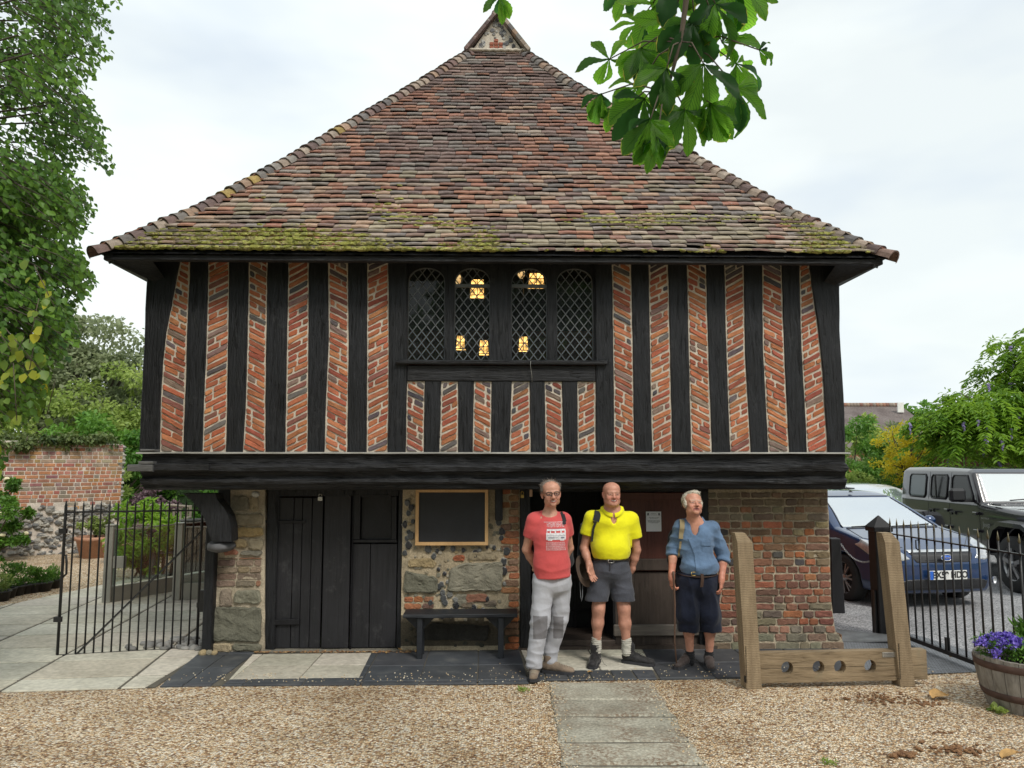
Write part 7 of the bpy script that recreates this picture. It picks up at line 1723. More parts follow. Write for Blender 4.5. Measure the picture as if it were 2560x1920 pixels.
nt.links.new(bump(nt,ph and fr_,.25,.002),pr_.inputs['Normal']); MAT['leaf_chestnut']=m_
CB=Vector((1.6,1.0,5.2))
ct_=E('chestnut_tree','overhanging horse chestnut bough with big veined palmate leaves in front of the roof','tree',tuple(CB))
class LeafMB:
 def __init__(s):s.v=[]; s.f=[]; s.c=[]; s.uv=[]
 def leaflet(s,base,d,n,L_,tint,yel,curl=.5,wid=.36,cup=.3):
  d=Vector(d).normalized(); n=Vector(n); w=d.cross(n).normalized(); n=w.cross(d).normalized(); K=16; o=len(s.v); p=Vector(base); dd=d.copy(); nn=n.copy()
  for j in range(K+1):
   t=j/K; prof=(math.sin(math.pi*min(1,t**1.55))**.75)*wid*L_/2*1.0 if t<1 else 0.0
   prof=max(prof,.002); ser=1+.07*(-1)**j
   for q in(-1,-.5,0,.5,1):
    s.v.append(tuple(p+w*q*prof*ser+nn*(abs(q)**1.3*prof*cup+.004*math.sin(9*t+3*q)))); s.uv.append((t,q))
   ang=curl/K*(1+t); ca,sa=math.cos(ang),math.sin(ang); dd,nn=(dd*ca-nn*sa).normalized(),(nn*ca+dd*sa).normalized(); p=p+dd*L_/K
  for j in range(K):
   for k in range(4):s.f.append((o+j*5+k,o+j*5+k+1,o+(j+1)*5+k+1,o+(j+1)*5+k)); s.c.append((tint,yel,0,1))
 def build(s,name,mat,parent):
  me=bpy.data.meshes.new(name); me.from_pydata(s.v,[],s.f); me.materials.append(mat); me.polygons.foreach_set('use_smooth',[True]*len(s.f))
  a=me.color_attributes.new('col','FLOAT_COLOR','CORNER'); a.data.foreach_set('color',np.repeat(np.array(s.c,dtype=np.float32),4,axis=0).ravel())
  u=me.uv_layers.new(name='uv'); vi=np.array(s.f).ravel(); u.data.foreach_set('uv',np.array(s.uv,dtype=np.float32)[vi].ravel())
  o=bpy.data.objects.new(name,me); scene.collection.objects.link(o); o.parent=parent; return o
lf=LeafMB(); tw=MB()
HUBS=[(1385,115,2.9,-90,118,7,150,.3),(1378,200,2.9,200,95,6,200,.3),(1316,140,3.0,175,78,7,330,.2),(1392,225,2.8,250,130,6,190,.5),(1545,20,2.8,-60,130,6,170,.4),(1600,-30,3.0,270,150,6,140,.3),(1590,150,3.0,-10,120,6,200,.3),(1560,105,2.9,15,105,5,120,.3),(1535,235,2.8,285,105,7,170,.4),(1480,250,2.8,262,125,6,190,.6),(1440,160,2.75,250,120,6,160,.7),(1405,270,2.7,270,120,6,170,.5),(1420,310,2.7,250,95,5,140,.5),(1590,200,2.9,320,125,6,150,.4),(1455,60,2.9,240,110,6,240,.4),(1420,20,3.0,200,110,6,220,.3),(1500,60,2.8,270,130,7,200,.8),(1520,150,2.75,270,140,6,170,.8),(1380,60,3.1,230,80,6,200,.3),(1460,-40,2.9,250,130,7,220,.6),(1540,-60,2.9,270,130,7,220,.6),(1360,-10,3.1,215,90,6,180,.3),(1080,-12,3.1,262,66,6,130,.3),(1640,120,2.9,5,60,4,120,.3),(1345,250,2.9,215,75,5,150,.5),(1300,215,2.9,245,80,5,120,.4)]
hubs3=[]
for(x,y,dpt,ang,size,nl,spread,dark)in HUBS:
 H=Yd(x,y-(12 if x>1200 else-2),dpt)-CB; hubs3.append((H,x)); a0=R(ang); Lm=size*DS/FPX*dpt
 face=Vector((ru(-.3,.3),-1,ru(-.1,.45))).normalized()
 for k in range(nl):
  f=(k/(nl-1)-.5)if nl>1 else 0; a=a0+R(spread)*f+ru(-.08,.08); L_=Lm*(1-.42*abs(f)*2*.8)*ru(.85,1.12)
  d=Vector((math.cos(a),ru(-.35,.35),math.sin(a)-.12)); nrm=(face+Vector((ru(-.45,.45),0,ru(-.3,.3)))); lf.leaflet(H,d,nrm,L_,min(1,max(0,(1-dark)*1.1-.15+random.choice([-.7,-.2,.1,.25,.4])+ru(-.1,.1))),rnd()**2,curl=ru(.1,1.5),wid=ru(.31,.42),cup=ru(.1,.5))  # tint paints some leaflets backlit bright, others shaded near black
lf.build('leaves',MAT['leaf_chestnut'],ct_)
core=[Yd(1500,-260,2.6)-CB,Yd(1490,-60,2.75)-CB,Yd(1470,90,2.8)-CB,Yd(1440,200,2.8)-CB]
tw.tube([(.3,-1.6,1.0)]+[tuple(c)for c in core],[.03,.018,.013,.009,.005],7)
for H,x in hubs3:
 if x<1200:tw.tube([(-.2,-.8,.7),H+Vector((0,0,.25)),H],[.01,.005,.003],5); continue
 c=min(core[1:],key=lambda c:(c-H).length+max(0,H.z-c.z)*2); m=(c+H)/2+Vector((0,0,.04)); tw.tube([c,m,H],[.004,.003,.0025],5)
tw.build('branch',MAT['twig'],parent=ct_)
for x,y,r_,h,lb in((-7.5,-10,4.2,10,'broad tree behind the photographer, to the left'),(1.0,-13,5.0,11,'broad tree behind the photographer, in the middle'),(10.5,-9,4.2,9.5,'broad tree behind the photographer, to the right')):
 tree('broad_tree',lb,(x,y,0),h,None,(r_,r_*.8,h*.42),70,7000,.5,'leaf_hedge',.3,grp='trees behind the photographer',cz=h*.55)
tk=MB(); tk.tube([(2.6,-4.2,-5.2),(2.5,-4.1,-2),(2.2,-3.6,.4),(.3,-1.6,1.0)],[.34,.28,.16,.03],10); tk.build('trunk',MAT['bark'],parent=ct_)
# == the three men
from mathutils import Euler
def skin_mat(name):
 m,nt,p=newmat(name); v=mapped(nt); a=nt.nodes.new('ShaderNodeAttribute'); a.attribute_name='col'
 n=tex(nt,'Noise',v,26,Detail=5); c=mixc(nt,1.0,a.outputs['Color'],ramp(nt,n.outputs[0],[(.3,(.84,.78,.76)),(.7,(1.1,1.06,1.04))]),'MULTIPLY')
 nt.links.new(c,p.inputs['Base Color']); p.inputs['Roughness'].default_value=.48; p.inputs['Specular IOR Level'].default_value=.35; p.inputs['Subsurface Weight'].default_value=.06; p.inputs['Subsurface Radius'].default_value=(.012,.005,.003); p.inputs['Subsurface Scale'].default_value=.5
 nb=tex(nt,'Noise',v,90,Detail=4); nt.links.new(bump(nt,nb.outputs[0],.15,.003),p.inputs['Normal']); return m
MAT['skin']=skin_mat('skin')
def cloth_mat(name,col,rough=.85,var=.12,weave=300,wr=.35,vc=False,spec=.25,st=(1,1,1)):
 m,nt,p=newmat(name); v=mapped(nt,st); n=tex(nt,'Noise',v,7,Detail=6,Roughness=.6); c=mixc(nt,ramp(nt,n.outputs[0],[(.3,0.0),(.7,1.0)]),tuple(x*(1-var)for x in col),tuple(min(1,x*(1+var))for x in col))
 if vc:a=nt.nodes.new('ShaderNodeAttribute'); a.attribute_name='col'; c=mixc(nt,1.0,c,a.outputs['Color'],'MULTIPLY')
 nt.links.new(c,p.inputs['Base Color']); p.inputs['Roughness'].default_value=rough; p.inputs['Specular IOR Level'].default_value=spec; p.inputs['Sheen Weight'].default_value=.15
 w=tex(nt,'Noise',v,22,Detail=5,Roughness=.6,Distortion=.3); nt.links.new(bump(nt,w.outputs[0],wr,.012),p.inputs['Normal']); return m
class Fig:
 def __init__(s,name,label,root,base_y,zoom=(1200,1150,2.91)):
  s.r=Vector(root); s.by=base_y; s.z=zoom; s.t=E('person',label,'person',root,0,None); s.t.rotation_euler=(0,0,0)
 def J(s,zx,zy,dy=0.0):
  p=Y(s.z[0]+zx/s.z[2],s.z[1]+zy/s.z[2],s.by+dy); return np.array(p-s.r)
def V3(a):return Vector([float(x)for x in a])
def hand(S,w,d,n,side,curl=.5,sc=1.0,splay=.18,thumb=.5):
 """w wrist, d finger direction, n palm normal (curl goes towards n), side +1/-1 puts the thumb along +-(d x n)"""
 w,d,n=V3(w),V3(d).normalized(),V3(n); n=(n-d*n.dot(d)).normalized(); s_=d.cross(n)*side
 P=lambda a,b,c:w+d*a*sc+s_*b*sc+n*c*sc
 for b in(-.026,-.009,.009,.026):S.cap(P(.0,b*.7,0),P(.082,b,.002),.016*sc,.0125*sc,.016)
 S.cap(P(-.03,0,0),P(.02,0,0),.024*sc,.026*sc,.02,flat=None)
 for b,ln,c0 in((.029,.070,.0),(.0105,.078,.05),(-.0095,.072,.08),(-.028,.056,.12)):
  a0=curl*.45+c0; p=P(.085,b,.002); q=(d+s_*b*splay*14).normalized(); r_=.0092*sc
  for k,f in enumerate((.45,.31,.24)):
   dd=q*math.cos(a0)+n*math.sin(a0); e=p+dd*ln*f*sc; S.cap(p,e,r_,r_*.93,.0035); p=e; r_*=.93; a0+=curl*.75
 p=P(.018,.026,.004); e=P(.052,.052,.016+.02*thumb); S.cap(p,e,.0145*sc,.0115*sc,.014); e2=P(.082,.052-.012*thumb,.024+.03*thumb); S.cap(e,e2,.0112*sc,.0095*sc,.004)
def headsdf(S,c,Rm,sc=1.0,smile=.5,openm=.0,jaw=1.0,thin=1.0):
 P=lambda x,y,z:np.array(V3(c)+Rm@Vector((x*sc*1.1,y*sc,z*sc))); e=lambda p,r_,k=.02,op='add',rot=None:S.ell(P(*p),np.array(r_)*sc*(1.1,1,1),k*sc,op,Rm if rot is None else Rm@rot)
 e((0,.018,.045),(.080,.094,.076)); e((0,-.030,-.005),(.064*thin,.064,.085),.035); e((0,-.045,-.062),(.050*jaw,.048,.040),.03); e((0,-.082,-.094),(.020*jaw,.016,.016),.03); e((0,-.02,.062),(.068,.072,.058),.03)
 P=lambda x,y,z:np.array(V3(c)+Rm@Vector((x*sc*1.1,y*sc,(z-.007)*sc)))
 for x in(-1,1):
  e((x*.040,-.070,-.020),(.021,.018,.022+.002*smile),.03); e((x*.050*jaw,-.02,-.062),(.018,.035,.028),.03)
  S.cap(P(x*.012,-.094,.036),P(x*.048,-.078,.034),.0085*sc,.0075*sc,.018*sc)
  e((x*.032,-.102,.016),(.0165,.014,.0095),.012,'sub'); e((x*.031,-.0815,.016),(.0135,.0125,.0125),.004)
  S.cap(P(x*.020,-.094,.009),P(x*.044,-.086,.008),.0045*sc,.004*sc,.006*sc)
  S.cap(P(x*.019,-.096,.022),P(x*.046,-.087,.020),.005*sc,.004*sc,.006*sc)
  e((x*.079,.008,.004),(.0085,.019,.031),.006,'add',Euler((R(-8),0,R(x*-22))).to_matrix()); e((x*.086,.002,.006),(.006,.010,.017),.004,'sub'); e((x*.076,.0,-.024),(.007,.008,.010),.006)
  S.cap(P(x*.022,-.094,-.016),P(x*.038,-.084,-.050),.0032*sc,.003*sc,.006*sc,'sub')
  e((x*.0125,-.103,-.021),(.0085,.010,.0075),.010)
 S.cap(P(0,-.090,.026),P(0,-.116,-.014),.0078*sc,.0125*sc,.014*sc); e((0,-.114,-.018),(.012,.011,.010),.010)
 for x in(-1,1):e((x*.007,-.117,-.029),(.0035,.005,.0035),.003,'sub')
 mz=-.050; up=.006*smile
 for x in(-1,1):
  S.cap(P(0,-.101,mz+.006),P(x*.028,-.084,mz+.004+up),.0052*sc,.003*sc,.005*sc); S.cap(P(0,-.098,mz-.008-openm*.6),P(x*.027,-.084,mz-.003+up),.0062*sc,.003*sc,.006*sc)
  S.cap(P(0,-.106,mz-openm*.3),P(x*.026,-.090,mz+up),(.0022+openm*.5)*sc,.0014*sc,.003*sc,'sub')
 return P
def paint_head(V,col,c,Rm,sc,brow,smile=.5,openm=0,teeth=False,lips=(.36,.12,.10),ruddy=.5,squint=0,hairline=None):
 Ri=Rm.transposed(); q=(V-np.array(c))@np.array(Ri).T/sc; x,y,z=q[:,0]/1.1,q[:,1],q[:,2]+.007; ax=np.abs(x)
 def mixm(m,c_):
  m=np.clip(m,0,1)[:,None]; col[:]=col*(1-m)+np.array(c_)*m
 front=(y<-.045)&(z>-.13)&(z<.13)&(ax<.09)
 g=lambda cx,cz,sx,sz:np.exp(-((ax-cx)/sx)**2-((z-cz)/sz)**2)
 mixm(front*ruddy*.55*(g(.042,-.022,.020,.020)+g(0,-.018,.013,.018)),(.60,.22,.17)); mixm(((np.abs(y)<.04)&(ax>.072)&(np.abs(z)<.05))*ruddy*.5,(.55,.22,.17))
 mixm(front*.55*g(.031,.010,.019,.013),(.34,.18,.14))
 h=.0048-.0022*squint; inner=front&(((ax-.031)/.0125)**2+((z-.0155)/h)**2<1); mixm(inner*1.0,(.55,.50,.47)); mixm((front&(((ax-.031)/.0052)**2+((z-.0155)/h)**2<1))*1.0,(.05,.05,.06))
 mixm((front&(np.abs(z-.0155-h-.001)<.0017)&(np.abs(ax-.031)<.014))*.75,(.10,.05,.04)); mixm((front&(np.abs(z-.0155+h+.001)<.0013)&(np.abs(ax-.031)<.012))*.5,(.25,.12,.10))
 mixm(front*.75*(np.abs(z-.037+(ax-.03)**2*4)<.0038)*((ax>.012)&(ax<.05)),brow)
 up=.006*smile*(ax/.028)**2; mm=front&(ax<.032); ml=z+.050-up
 mixm((mm&(ml<.013-.006*(ax/.03))&(ml>-.016-openm*.5))*.8,lips); w_=(.0035+openm)*np.clip(1-(ax/.029)**2,0,1); mixm((mm&(np.abs(ml+openm*.25)<w_))*1.0,(.10,.03,.03))
 if teeth:mixm((mm&(ax<.021)&(ml+openm*.25>-w_*.35)&(ml+openm*.25<w_*.6))*.85,(.68,.64,.56))
 for x_ in(-1,1):mixm((front&(np.abs(x-x_*.007)<.0035)&(np.abs(z+.030)<.003))*.7,(.14,.05,.04))
def rotm(yaw,pitch=0,roll=0):return Euler((R(pitch),R(roll),R(yaw)),'ZYX').to_matrix()if False else(Matrix.Rotation(R(yaw),3,'Z')@Matrix.Rotation(R(roll),3,'Y')@Matrix.Rotation(R(pitch),3,'X'))
def finish(S,name,mat,parent,fold=None,colf=None,sm=1):
 V,F=S.mesh(); V=smooth_mesh(V,F,sm)if sm else V
 if fold:N_=vnormals(V,F); V=V+N_*fold(V)[:,None]
 col=colf(V)if colf else None
 return np_obj(name,V,F,mat,parent,col),V,F
def nz(V,s,amp,off=0,ridge=True):
 s=np.array(s); out=np.empty(len(V)); Q=V*s+off
 for i in range(len(V)):out[i]=noise.noise(Q[i])
 return amp*((1-np.abs(out)*2.4)if ridge else out*1.5)
def hair_strands(name,fn,n,L_,mat,parent,w=.0016,seed=3):
 rs=np.random.RandomState(seed); mb=MB()
 for i in range(n):
  p,d,nrm=fn(rs); p,d,nrm=V3(p),V3(d).normalized(),V3(nrm).normalized(); d=(d-nrm*d.dot(nrm)*.75).normalized(); l=L_*(.5+rs.rand()); side=d.cross(nrm).normalized()*w; m=p+d*l*.5+nrm*l*.10; e=p+d*l*.95+nrm*l*(-.02+.1*rs.rand())
  mb.add([p-side,p+side,m+side,m-side,e],[(0,1,2,3),(3,2,4)],(1,1,1),0,True)
 return mb.build(name,mat,parent=parent)
def hairmat(name,a,b):m=M(name,a,col2=b,scale=60,rough=.55,st=(1,1,.3),b=.5,bs=160,bd=.004); return m
SK=np.array([.52,.285,.205])
def xf(*pts):return pts
def boot(S,heel,toe,h,w=.045,k=.02):
 heel,toe=np.array(heel,float),np.array(toe,float); d=toe-heel; L_=np.linalg.norm(d); u=d/L_
 S.cap(heel+(0,0,.045),heel+u*L_*.35+(0,0,.05),w*.86,w*.92,k); S.cap(heel+u*L_*.35+(0,0,.045),heel+u*(L_-w*.9)+(0,0,.032),w*.95,w*.78,k,flat=(1,1,.85)); S.cap(heel+u*.03+(0,0,.06),heel+u*.035+(0,0,h),w*.95,w*1.02,k)
def sole(parent,heel,toe,mat,w=.047,nm='sole'):
 heel,toe=V3(heel),V3(toe); d=(toe-heel); L_=d.length; u=d/L_; s_=Vector((-u.y,u.x,0)); mb=MB(); P=[]; prof=[(-.04,.55),(-.02,.85),(.06,.93),(.40*L_/L_*L_,.84),(.68*L_,1.06),(.88*L_,.9),(L_-.006,.5)]
 out=[(a,b)for a,b in prof]; pl=[heel+u*a-s_*b*w for a,b in out]+[heel+u*a+s_*b*w for a,b in out[::-1]]; z0,z1=.0,.026
 n=len(pl); mb.add([(p.x,p.y,heel.z+z0)for p in pl]+[(p.x,p.y,heel.z+z1)for p in pl],[tuple(range(n))[::-1],tuple(range(n,2*n))]+[(k,(k+1)%n,(k+1)%n+n,k+n)for k in range(n)]); return mb.build(nm,mat,parent=parent,recalc=True)
def strap(mb,bv,pts,w,th=.006,dirn=(0,1,0),off=.006,n=14):
 """a webbing strap laid over a body: 2D points in local x,z (or 3D) projected on the clothes"""
 out=[]
 for a,b in zip(pts,pts[1:]):
  for i in range(n):
   q=Vector(a).lerp(Vector(b),i/n); h=bv.ray_cast(q-Vector(dirn)*.6,Vector(dirn),1.2); h[0]and out.append((h[0]-Vector(dirn)*off,h[1]))
 P=[]
 for i,(p,nr)in enumerate(out):
  t=(out[min(i+1,len(out)-1)][0]-out[max(0,i-1)][0]).normalized(); s_=t.cross(Vector(dirn)).normalized()*w/2; d=Vector(dirn)*th; P+=[p-s_,p+s_,p+s_-d,p-s_-d]
 mb.add(P,[(i*4+k,i*4+(k+1)%4,(i+1)*4+(k+1)%4,(i+1)*4+k)for i in range(len(out)-1)for k in range(4)],smooth=False)
def bvh(V,F):return BVHTree.FromPolygons([tuple(v)for v in V],[tuple(f)for f in F.tolist()])
# -- man in the red T-shirt
def red_man():
 f=Fig('person','man in a red T-shirt with glasses and pale grey trousers, hands behind his back',(.33,7.06,.018),7.06); J=f.J; t=f.t
 hc=J(517,248,-.03); Rm=rotm(8,3,-4); H=lambda x,y,z:np.array(V3(hc)+Rm@Vector((x,y,z)))
 nb=J(505,372,.03); cl=J(505,400,.03); shL=J(392,440,.03); shR=J(612,440,.10); elL=J(338,650,.10); wrL=J(420,800,.22); elR=J(650,640,.22); wrR=J(560,800,.25); pel=J(520,850,.05)
 fz=[(hc[2]-.14,hc[2]+.16,.0036)]
 S=SDF((-.36,-.28,-.02),(.36,.40,1.86),.0065,fx=[(hc[0]-.10,hc[0]+.10,.0036)],fy=[(hc[1]-.13,hc[1]+.12,.0042)],fz=fz)
 headsdf(S,hc,Rm,.95,.8,.003,.94,.96); S.cap(H(0,.02,-.06),nb-(0,0,.02),.051,.053,.03); S.cap(nb-(0,0,.04),(cl[0],cl[1],cl[2]-.10),.06,.09,.04)
 S.cap(shL,shR,.062,.062,.04); S.cap(cl-(0,0,.1),pel,.13,.13,.05,flat=(1,.75,1))
 for a,b,c in((shL,elL,wrL),(shR,elR,wrR)):S.cap(a,b,.052,.040,.02); S.cap(b,b+(c-b)*.35,.040,.041,.015); S.cap(b+(c-b)*.35,c,.041,.027,.015)
 hand(S,wrL,(1,.1,-.15),(0,-1,0),1,.7); hand(S,wrR,(-1,.15,-.1),(0,1,0),1,.7)
 kL=J(437,1165,-.02); aL=J(395,1480,-.03); kR=J(575,1165,.10); aR=J(515,1425,.13); hL=J(462,905,.04); hR=J(585,900,.09)
 for a,b,c in((hL,kL,aL),(hR,kR,aR)):S.cap(a,b,.085,.06,.03); S.cap(b,c,.058,.038,.03); S.cap(c,c-(0,0,.05),.038,.036,.02)
 def colf(V):
  col=np.tile(SK,(len(V),1)); paint_head(V,col,hc,Rm,.95,(.22,.15,.10),.8,.004,True,squint=.6,ruddy=.6); return col
 body,V,F=finish(S,'body',MAT['skin'],t,None,colf)
 T=SDF((-.36,-.26,.80),(.36,.36,1.62),.006); up=J(505,420,.05)
 chest=J(508,560,.0); waist=J(522,740,.01); hem=J(525,852,.03)
 T.cap(J(415,428,.06),J(600,432,.10),.062,.060,.05); T.ell(chest+(0,.05,.03),(.172,.115,.19),.06); T.cap(chest,waist,.135,.138,.06,flat=(1.08,.78,1)); T.cap(waist,hem-(0,0,.03),.142,.150,.05,flat=(1.08,.80,1))
 T.cap(nb-(0,0,.06),cl-(0,0,.07),.078,.10,.05)
 for a,b in((shL,elL),(shR,elR)):e=a+(b-a)*.62; T.cap(a,e,.066,.066,.035)
 d=(elL-shL)/np.linalg.norm(elL-shL); T2=SDF.__new__(SDF)
 for a,b,f_ in((shL,elL,.56),(shR,elR,.50)):
  d=(b-a)/np.linalg.norm(b-a); c=a+(b-a)*f_; X=(T.x-c[0])[:,None,None]*d[0]+(T.y-c[1])[None,:,None]*d[1]+(T.z-c[2])[None,None,:]*d[2]
  rr_=np.sqrt((T.x-c[0])[:,None,None]**2+(T.y-c[1])[None,:,None]**2+(T.z-c[2])[None,None,:]**2)-.14; lat=(T.x[:,None,None]-(chest[0]-.165))*(1 if b[0]<0 else-1)if False else 0
  side=(a[0]+(b[0]-a[0])*.2); lim=(T.x[:,None,None]-side)*(1 if a is shL else-1)-.012
  T.comb((slice(None),)*3,np.maximum(np.maximum(-X,rr_),lim),.006,'sub')
 T.half(hem+(0,0,.0),(.06,0,-1)); T.ell(nb+(0,-.04,-.014),(.062,.07,.042),.012,'sub'); T.ell(nb+(0,.01,.04),(.068,.07,.07),.01,'sub')
 def fold(V):z=V[:,2]; k=np.clip((1.12-z)/.3,0,1); return nz(V,(4,4,11),.0055)*(.45+.8*k)+nz(V,(9,9,5),.003,7)
 MAT['red_cotton']=cloth_mat('red_cotton',(.56,.085,.085)); sh,SV,SF=finish(T,'t_shirt',MAT['red_cotton'],t,fold); sb=bvh(SV,SF)
 MAT['print_white']=M('print_white',(.62,.60,.62),rough=.8,var=.25,scale=60,b=0); MAT['print_grey']=M('print_grey',(.20,.22,.28),rough=.8,b=0)
 px0,px1,pz0,pz1=1365.5,1415.5,1304,1376; pa=np.array(Y(px0,pz1,6.95)-f.r); pb=np.array(Y(px1,pz0,6.95)-f.r); pw,ph_=pb[0]-pa[0],pb[2]-pa[2]
 def patch(rects,nm,mat,off=.003):
  mb=MB()
  for(a,b,c,d_)in rects:
   nx_=max(1,int((c-a)*pw/.012)); nz_=max(1,int((d_-b)*ph_/.012)); P=[]
   for j in range(nz_+1):
    for i in range(nx_+1):
     q=Vector((pa[0]+pw*(a+(c-a)*i/nx_),-.6,pa[2]+ph_*(b+(d_-b)*j/nz_))); h=sb.ray_cast(q,Vector((0,1,0)),1.5); P.append((h[0]+Vector((0,-off,0)))if h[0]else q+Vector((0,.5,0)))
   mb.add(P,[(j*(nx_+1)+i,j*(nx_+1)+i+1,(j+1)*(nx_+1)+i+1,(j+1)*(nx_+1)+i)for j in range(nz_)for i in range(nx_)],smooth=True)
  return mb.build(nm,MAT[mat],parent=sh)
 R_=[(-.10,.965,.98,.978)]
 xs=np.linspace(.05,.95,10)
 for i,x in enumerate(xs[:-1]):
  a,b=x,x+.072; z0,z1=.80,.94; tw_=.012; R_+=[(a,z0,a+tw_,z1),(b-tw_,z0,b,z1)]
  if i%3!=1:R_.append((a,(z0+z1)/2,b,(z0+z1)/2+.014))
  if i%2:R_.append((a,z1-.014,b,z1))
  if i%3==2:R_.append((a,z0,b,z0+.014))
 R_+=[(.04,.67,.98,.73),(.03,.60,.06,.69),(.19,.60,.24,.69),(.43,.60,.50,.69),(.72,.60,.79,.69),(.93,.60,1.0,.69),(.0,.36,1.0,.60),(.08,.33,.30,.37),(.70,.33,.92,.37)]
 rs=random.Random(4)
 for k in range(5):
  x=.0; z=.24-k*.06
  while x<.96:l=rs.uniform(.02,.06); R_+=[(x,z,x+l,z+.010),(x,z+.03,x+l*.8,z+.04),(x,z,x+.010,z+.04)]; x+=l+.02
 patch(R_,'print','print_white'); patch([(.02,.50,.98,.512),(.10,.42,.42,.45),(.74,.41,.92,.46),(.05,.75,.97,.757),(.45,.44,.6,.452)],'print_lines','print_grey',.0042)
 Q=SDF((-.34,-.22,.03),(.34,.34,1.02),.006); w1=J(525,850,.05)
 Q.cap(w1+(-.06,0,.02),w1+(.06,0,.02),.105,.105,.04,flat=(1,.95,1)); Q.ell(J(522,905,.05),(.165,.118,.11),.05)
 for a,b,c,lw in((hL,kL,aL,.062),(hR,kR,aR,.058)):Q.cap(a,b,.096,.078,.03); Q.cap(b,c+(0,0,.03),.076,lw,.03); Q.cap(c+(0,0,.07),c-(0,0,.03),.064,lw+.006,.02)
 Q.half((0,0,w1[2]+.03),(0,0,1)); Q.half((0,0,aL[2]-.035),(0,0,-1))
 MAT['grey_nylon']=cloth_mat('grey_nylon',(1,1,1),var=.08,vc=True,rough=.7)
 def qcol(V):
  c=np.tile(np.array([.40,.405,.44]),(len(V),1))
  for k in(kL,kR):
   z0,z1=k[2]-.15,k[2]+.05; m=(V[:,2]>z0)&(V[:,2]<z1)&(V[:,1]<k[1]+.01)&(np.abs(V[:,0]-k[0]+(.0 if k is kL else .01))<(.064 if k is kL else .046)); c[m]=(.17,.165,.175)
  return c
 tr_,QV,QF=finish(Q,'trousers',MAT['grey_nylon'],t,lambda V:nz(V,(5,5,13),.008)*(.5+.7*(np.clip((.35-V[:,2])/.3,0,1)+np.exp(-((V[:,2]-.5)/.12)**2)))+nz(V,(12,12,4),.0035,3),qcol)
 MAT['boot_brown']=cloth_mat('boot_brown',(.20,.15,.11),rough=.8,var=.4); MAT['sole']=M('sole',(.03,.03,.035),rough=.8,b=.3)
 for heel,toe in((J(400,1560,.06),J(388,1605,-.16)),(J(475,1490,.12),J(625,1530,.06))):
  heel=np.array([heel[0],heel[1],0]); toe=np.array([toe[0],toe[1],0]); toe=heel+(toe-heel)/np.linalg.norm(toe-heel)*.275
  B_=SDF(np.minimum(heel,toe)-.12,np.maximum(heel,toe)+(.12,.12,.22),.006); boot(B_,heel+(0,0,.012),toe,.13); bo,BV,BF=finish(B_,'boot',MAT['boot_brown'],t,lambda V:nz(V,(22,22,22),.0018)); sole(bo,heel,toe,MAT['sole'])
  bb=bvh(BV,BF); u=(toe-heel)/.275; mb=MB()
  for k in range(6):
   c=V3(heel+u*(.10+k*.024)); s_=Vector((-u[1],u[0],0)); out=[]
   for q in(-1,-.5,0,.5,1):h=bb.ray_cast(c+s_*q*.026+Vector((0,0,.3)),Vector((0,0,-1))); out.append(h[0]+Vector((0,0,.002))if h[0]else c)
   mb.tube(out,.0028,4)
  mb.build('laces',MAT['print_white']if False else MAT['lace'],parent=bo)
 mb=MB()
 for x in(-1,1):mb.tube([tuple(H(x*.033+.024*math.copysign(abs(math.cos(a))**.7,math.cos(a)),-.104+.010*abs(math.cos(a))*(1 if math.cos(a)*x>0 else 0),.012+.0155*math.copysign(abs(math.sin(a))**.7,math.sin(a))))for a in np.linspace(0,2*math.pi,25)],.0032,6,cap=False); mb.tube([tuple(H(x*.057,-.094,.020)),tuple(H(x*.080,-.05,.020)),tuple(H(x*.088,.005,.014))],.002,5)
 mb.tube([tuple(H(-.008,-.107,.016)),tuple(H(0,-.110,.018)),tuple(H(.008,-.107,.016))],.002,5); mb.build('glasses',MAT['frame_black'],parent=t)
 MAT['hair_brown']=hairmat('hair_brown',(.13,.095,.07),(.30,.26,.23)); Hs=SDF(hc-.15,hc+.17,.0045); Hs.ell(H(0,.024,.047),(.090,.093,.079),.01);
 Hs.ell(H(0,-.055,-.005),(.075,.075,.092),.012,'sub',Rm); Hs.ell(H(0,.0,-.10),(.15,.15,.08),.01,'sub'); Hs.ell(H(0,-.08,.065),(.058,.045,.040),.012,'sub')
 hb_,HV_,HF=finish(Hs,'hair',MAT['hair_brown'],t,lambda V:nz(V,(50,50,30),.004))
 def fn(rs):
  i=rs.randint(len(HV_)); p=HV_[i]; l=(p-hc); n_=l/np.linalg.norm(l); n_[1]*=.6; d=n_*.55+rs.normal(size=3)*.35+np.array([rs.normal()*.3,.15,.25 if l[2]>.06 else-.6]); return p,d,n_
 hair_strands('hair_wisps',fn,900,.026,MAT['hair_brown'],hb_)
 pk=E('rucksack','dark rucksack with grey shoulder strap on the back of the man in the red T-shirt','rucksack',tuple(f.r+V3(J(575,600,.26)))); o_=V3(J(575,600,.26)); K=SDF((-.19,-.12,-.30),(.19,.14,.30),.009); K.cap((0,.02,-.16),(0,.02,.16),.12,.10,.05,flat=(1.15,.7,1)); MAT['pack']=cloth_mat('pack',(.02,.022,.026),var=.3); finish(K,'bag',MAT['pack'],pk,lambda V:nz(V,(10,10,10),.006))
 mb=MB(); st_pts=[V3(J(565,345,.06)),V3(J(590,385,.02)),V3(J(608,430,-.02)),V3(J(612,470,-.02))]; tmp=MB(); strap(mb,sb,[Vector((p.x,0,p.z))for p in st_pts],.035,.010); mb.v=[tuple(Vector(p)-o_)for p in mb.v]; mb.build('shoulder_strap',MAT['pack'],parent=pk)
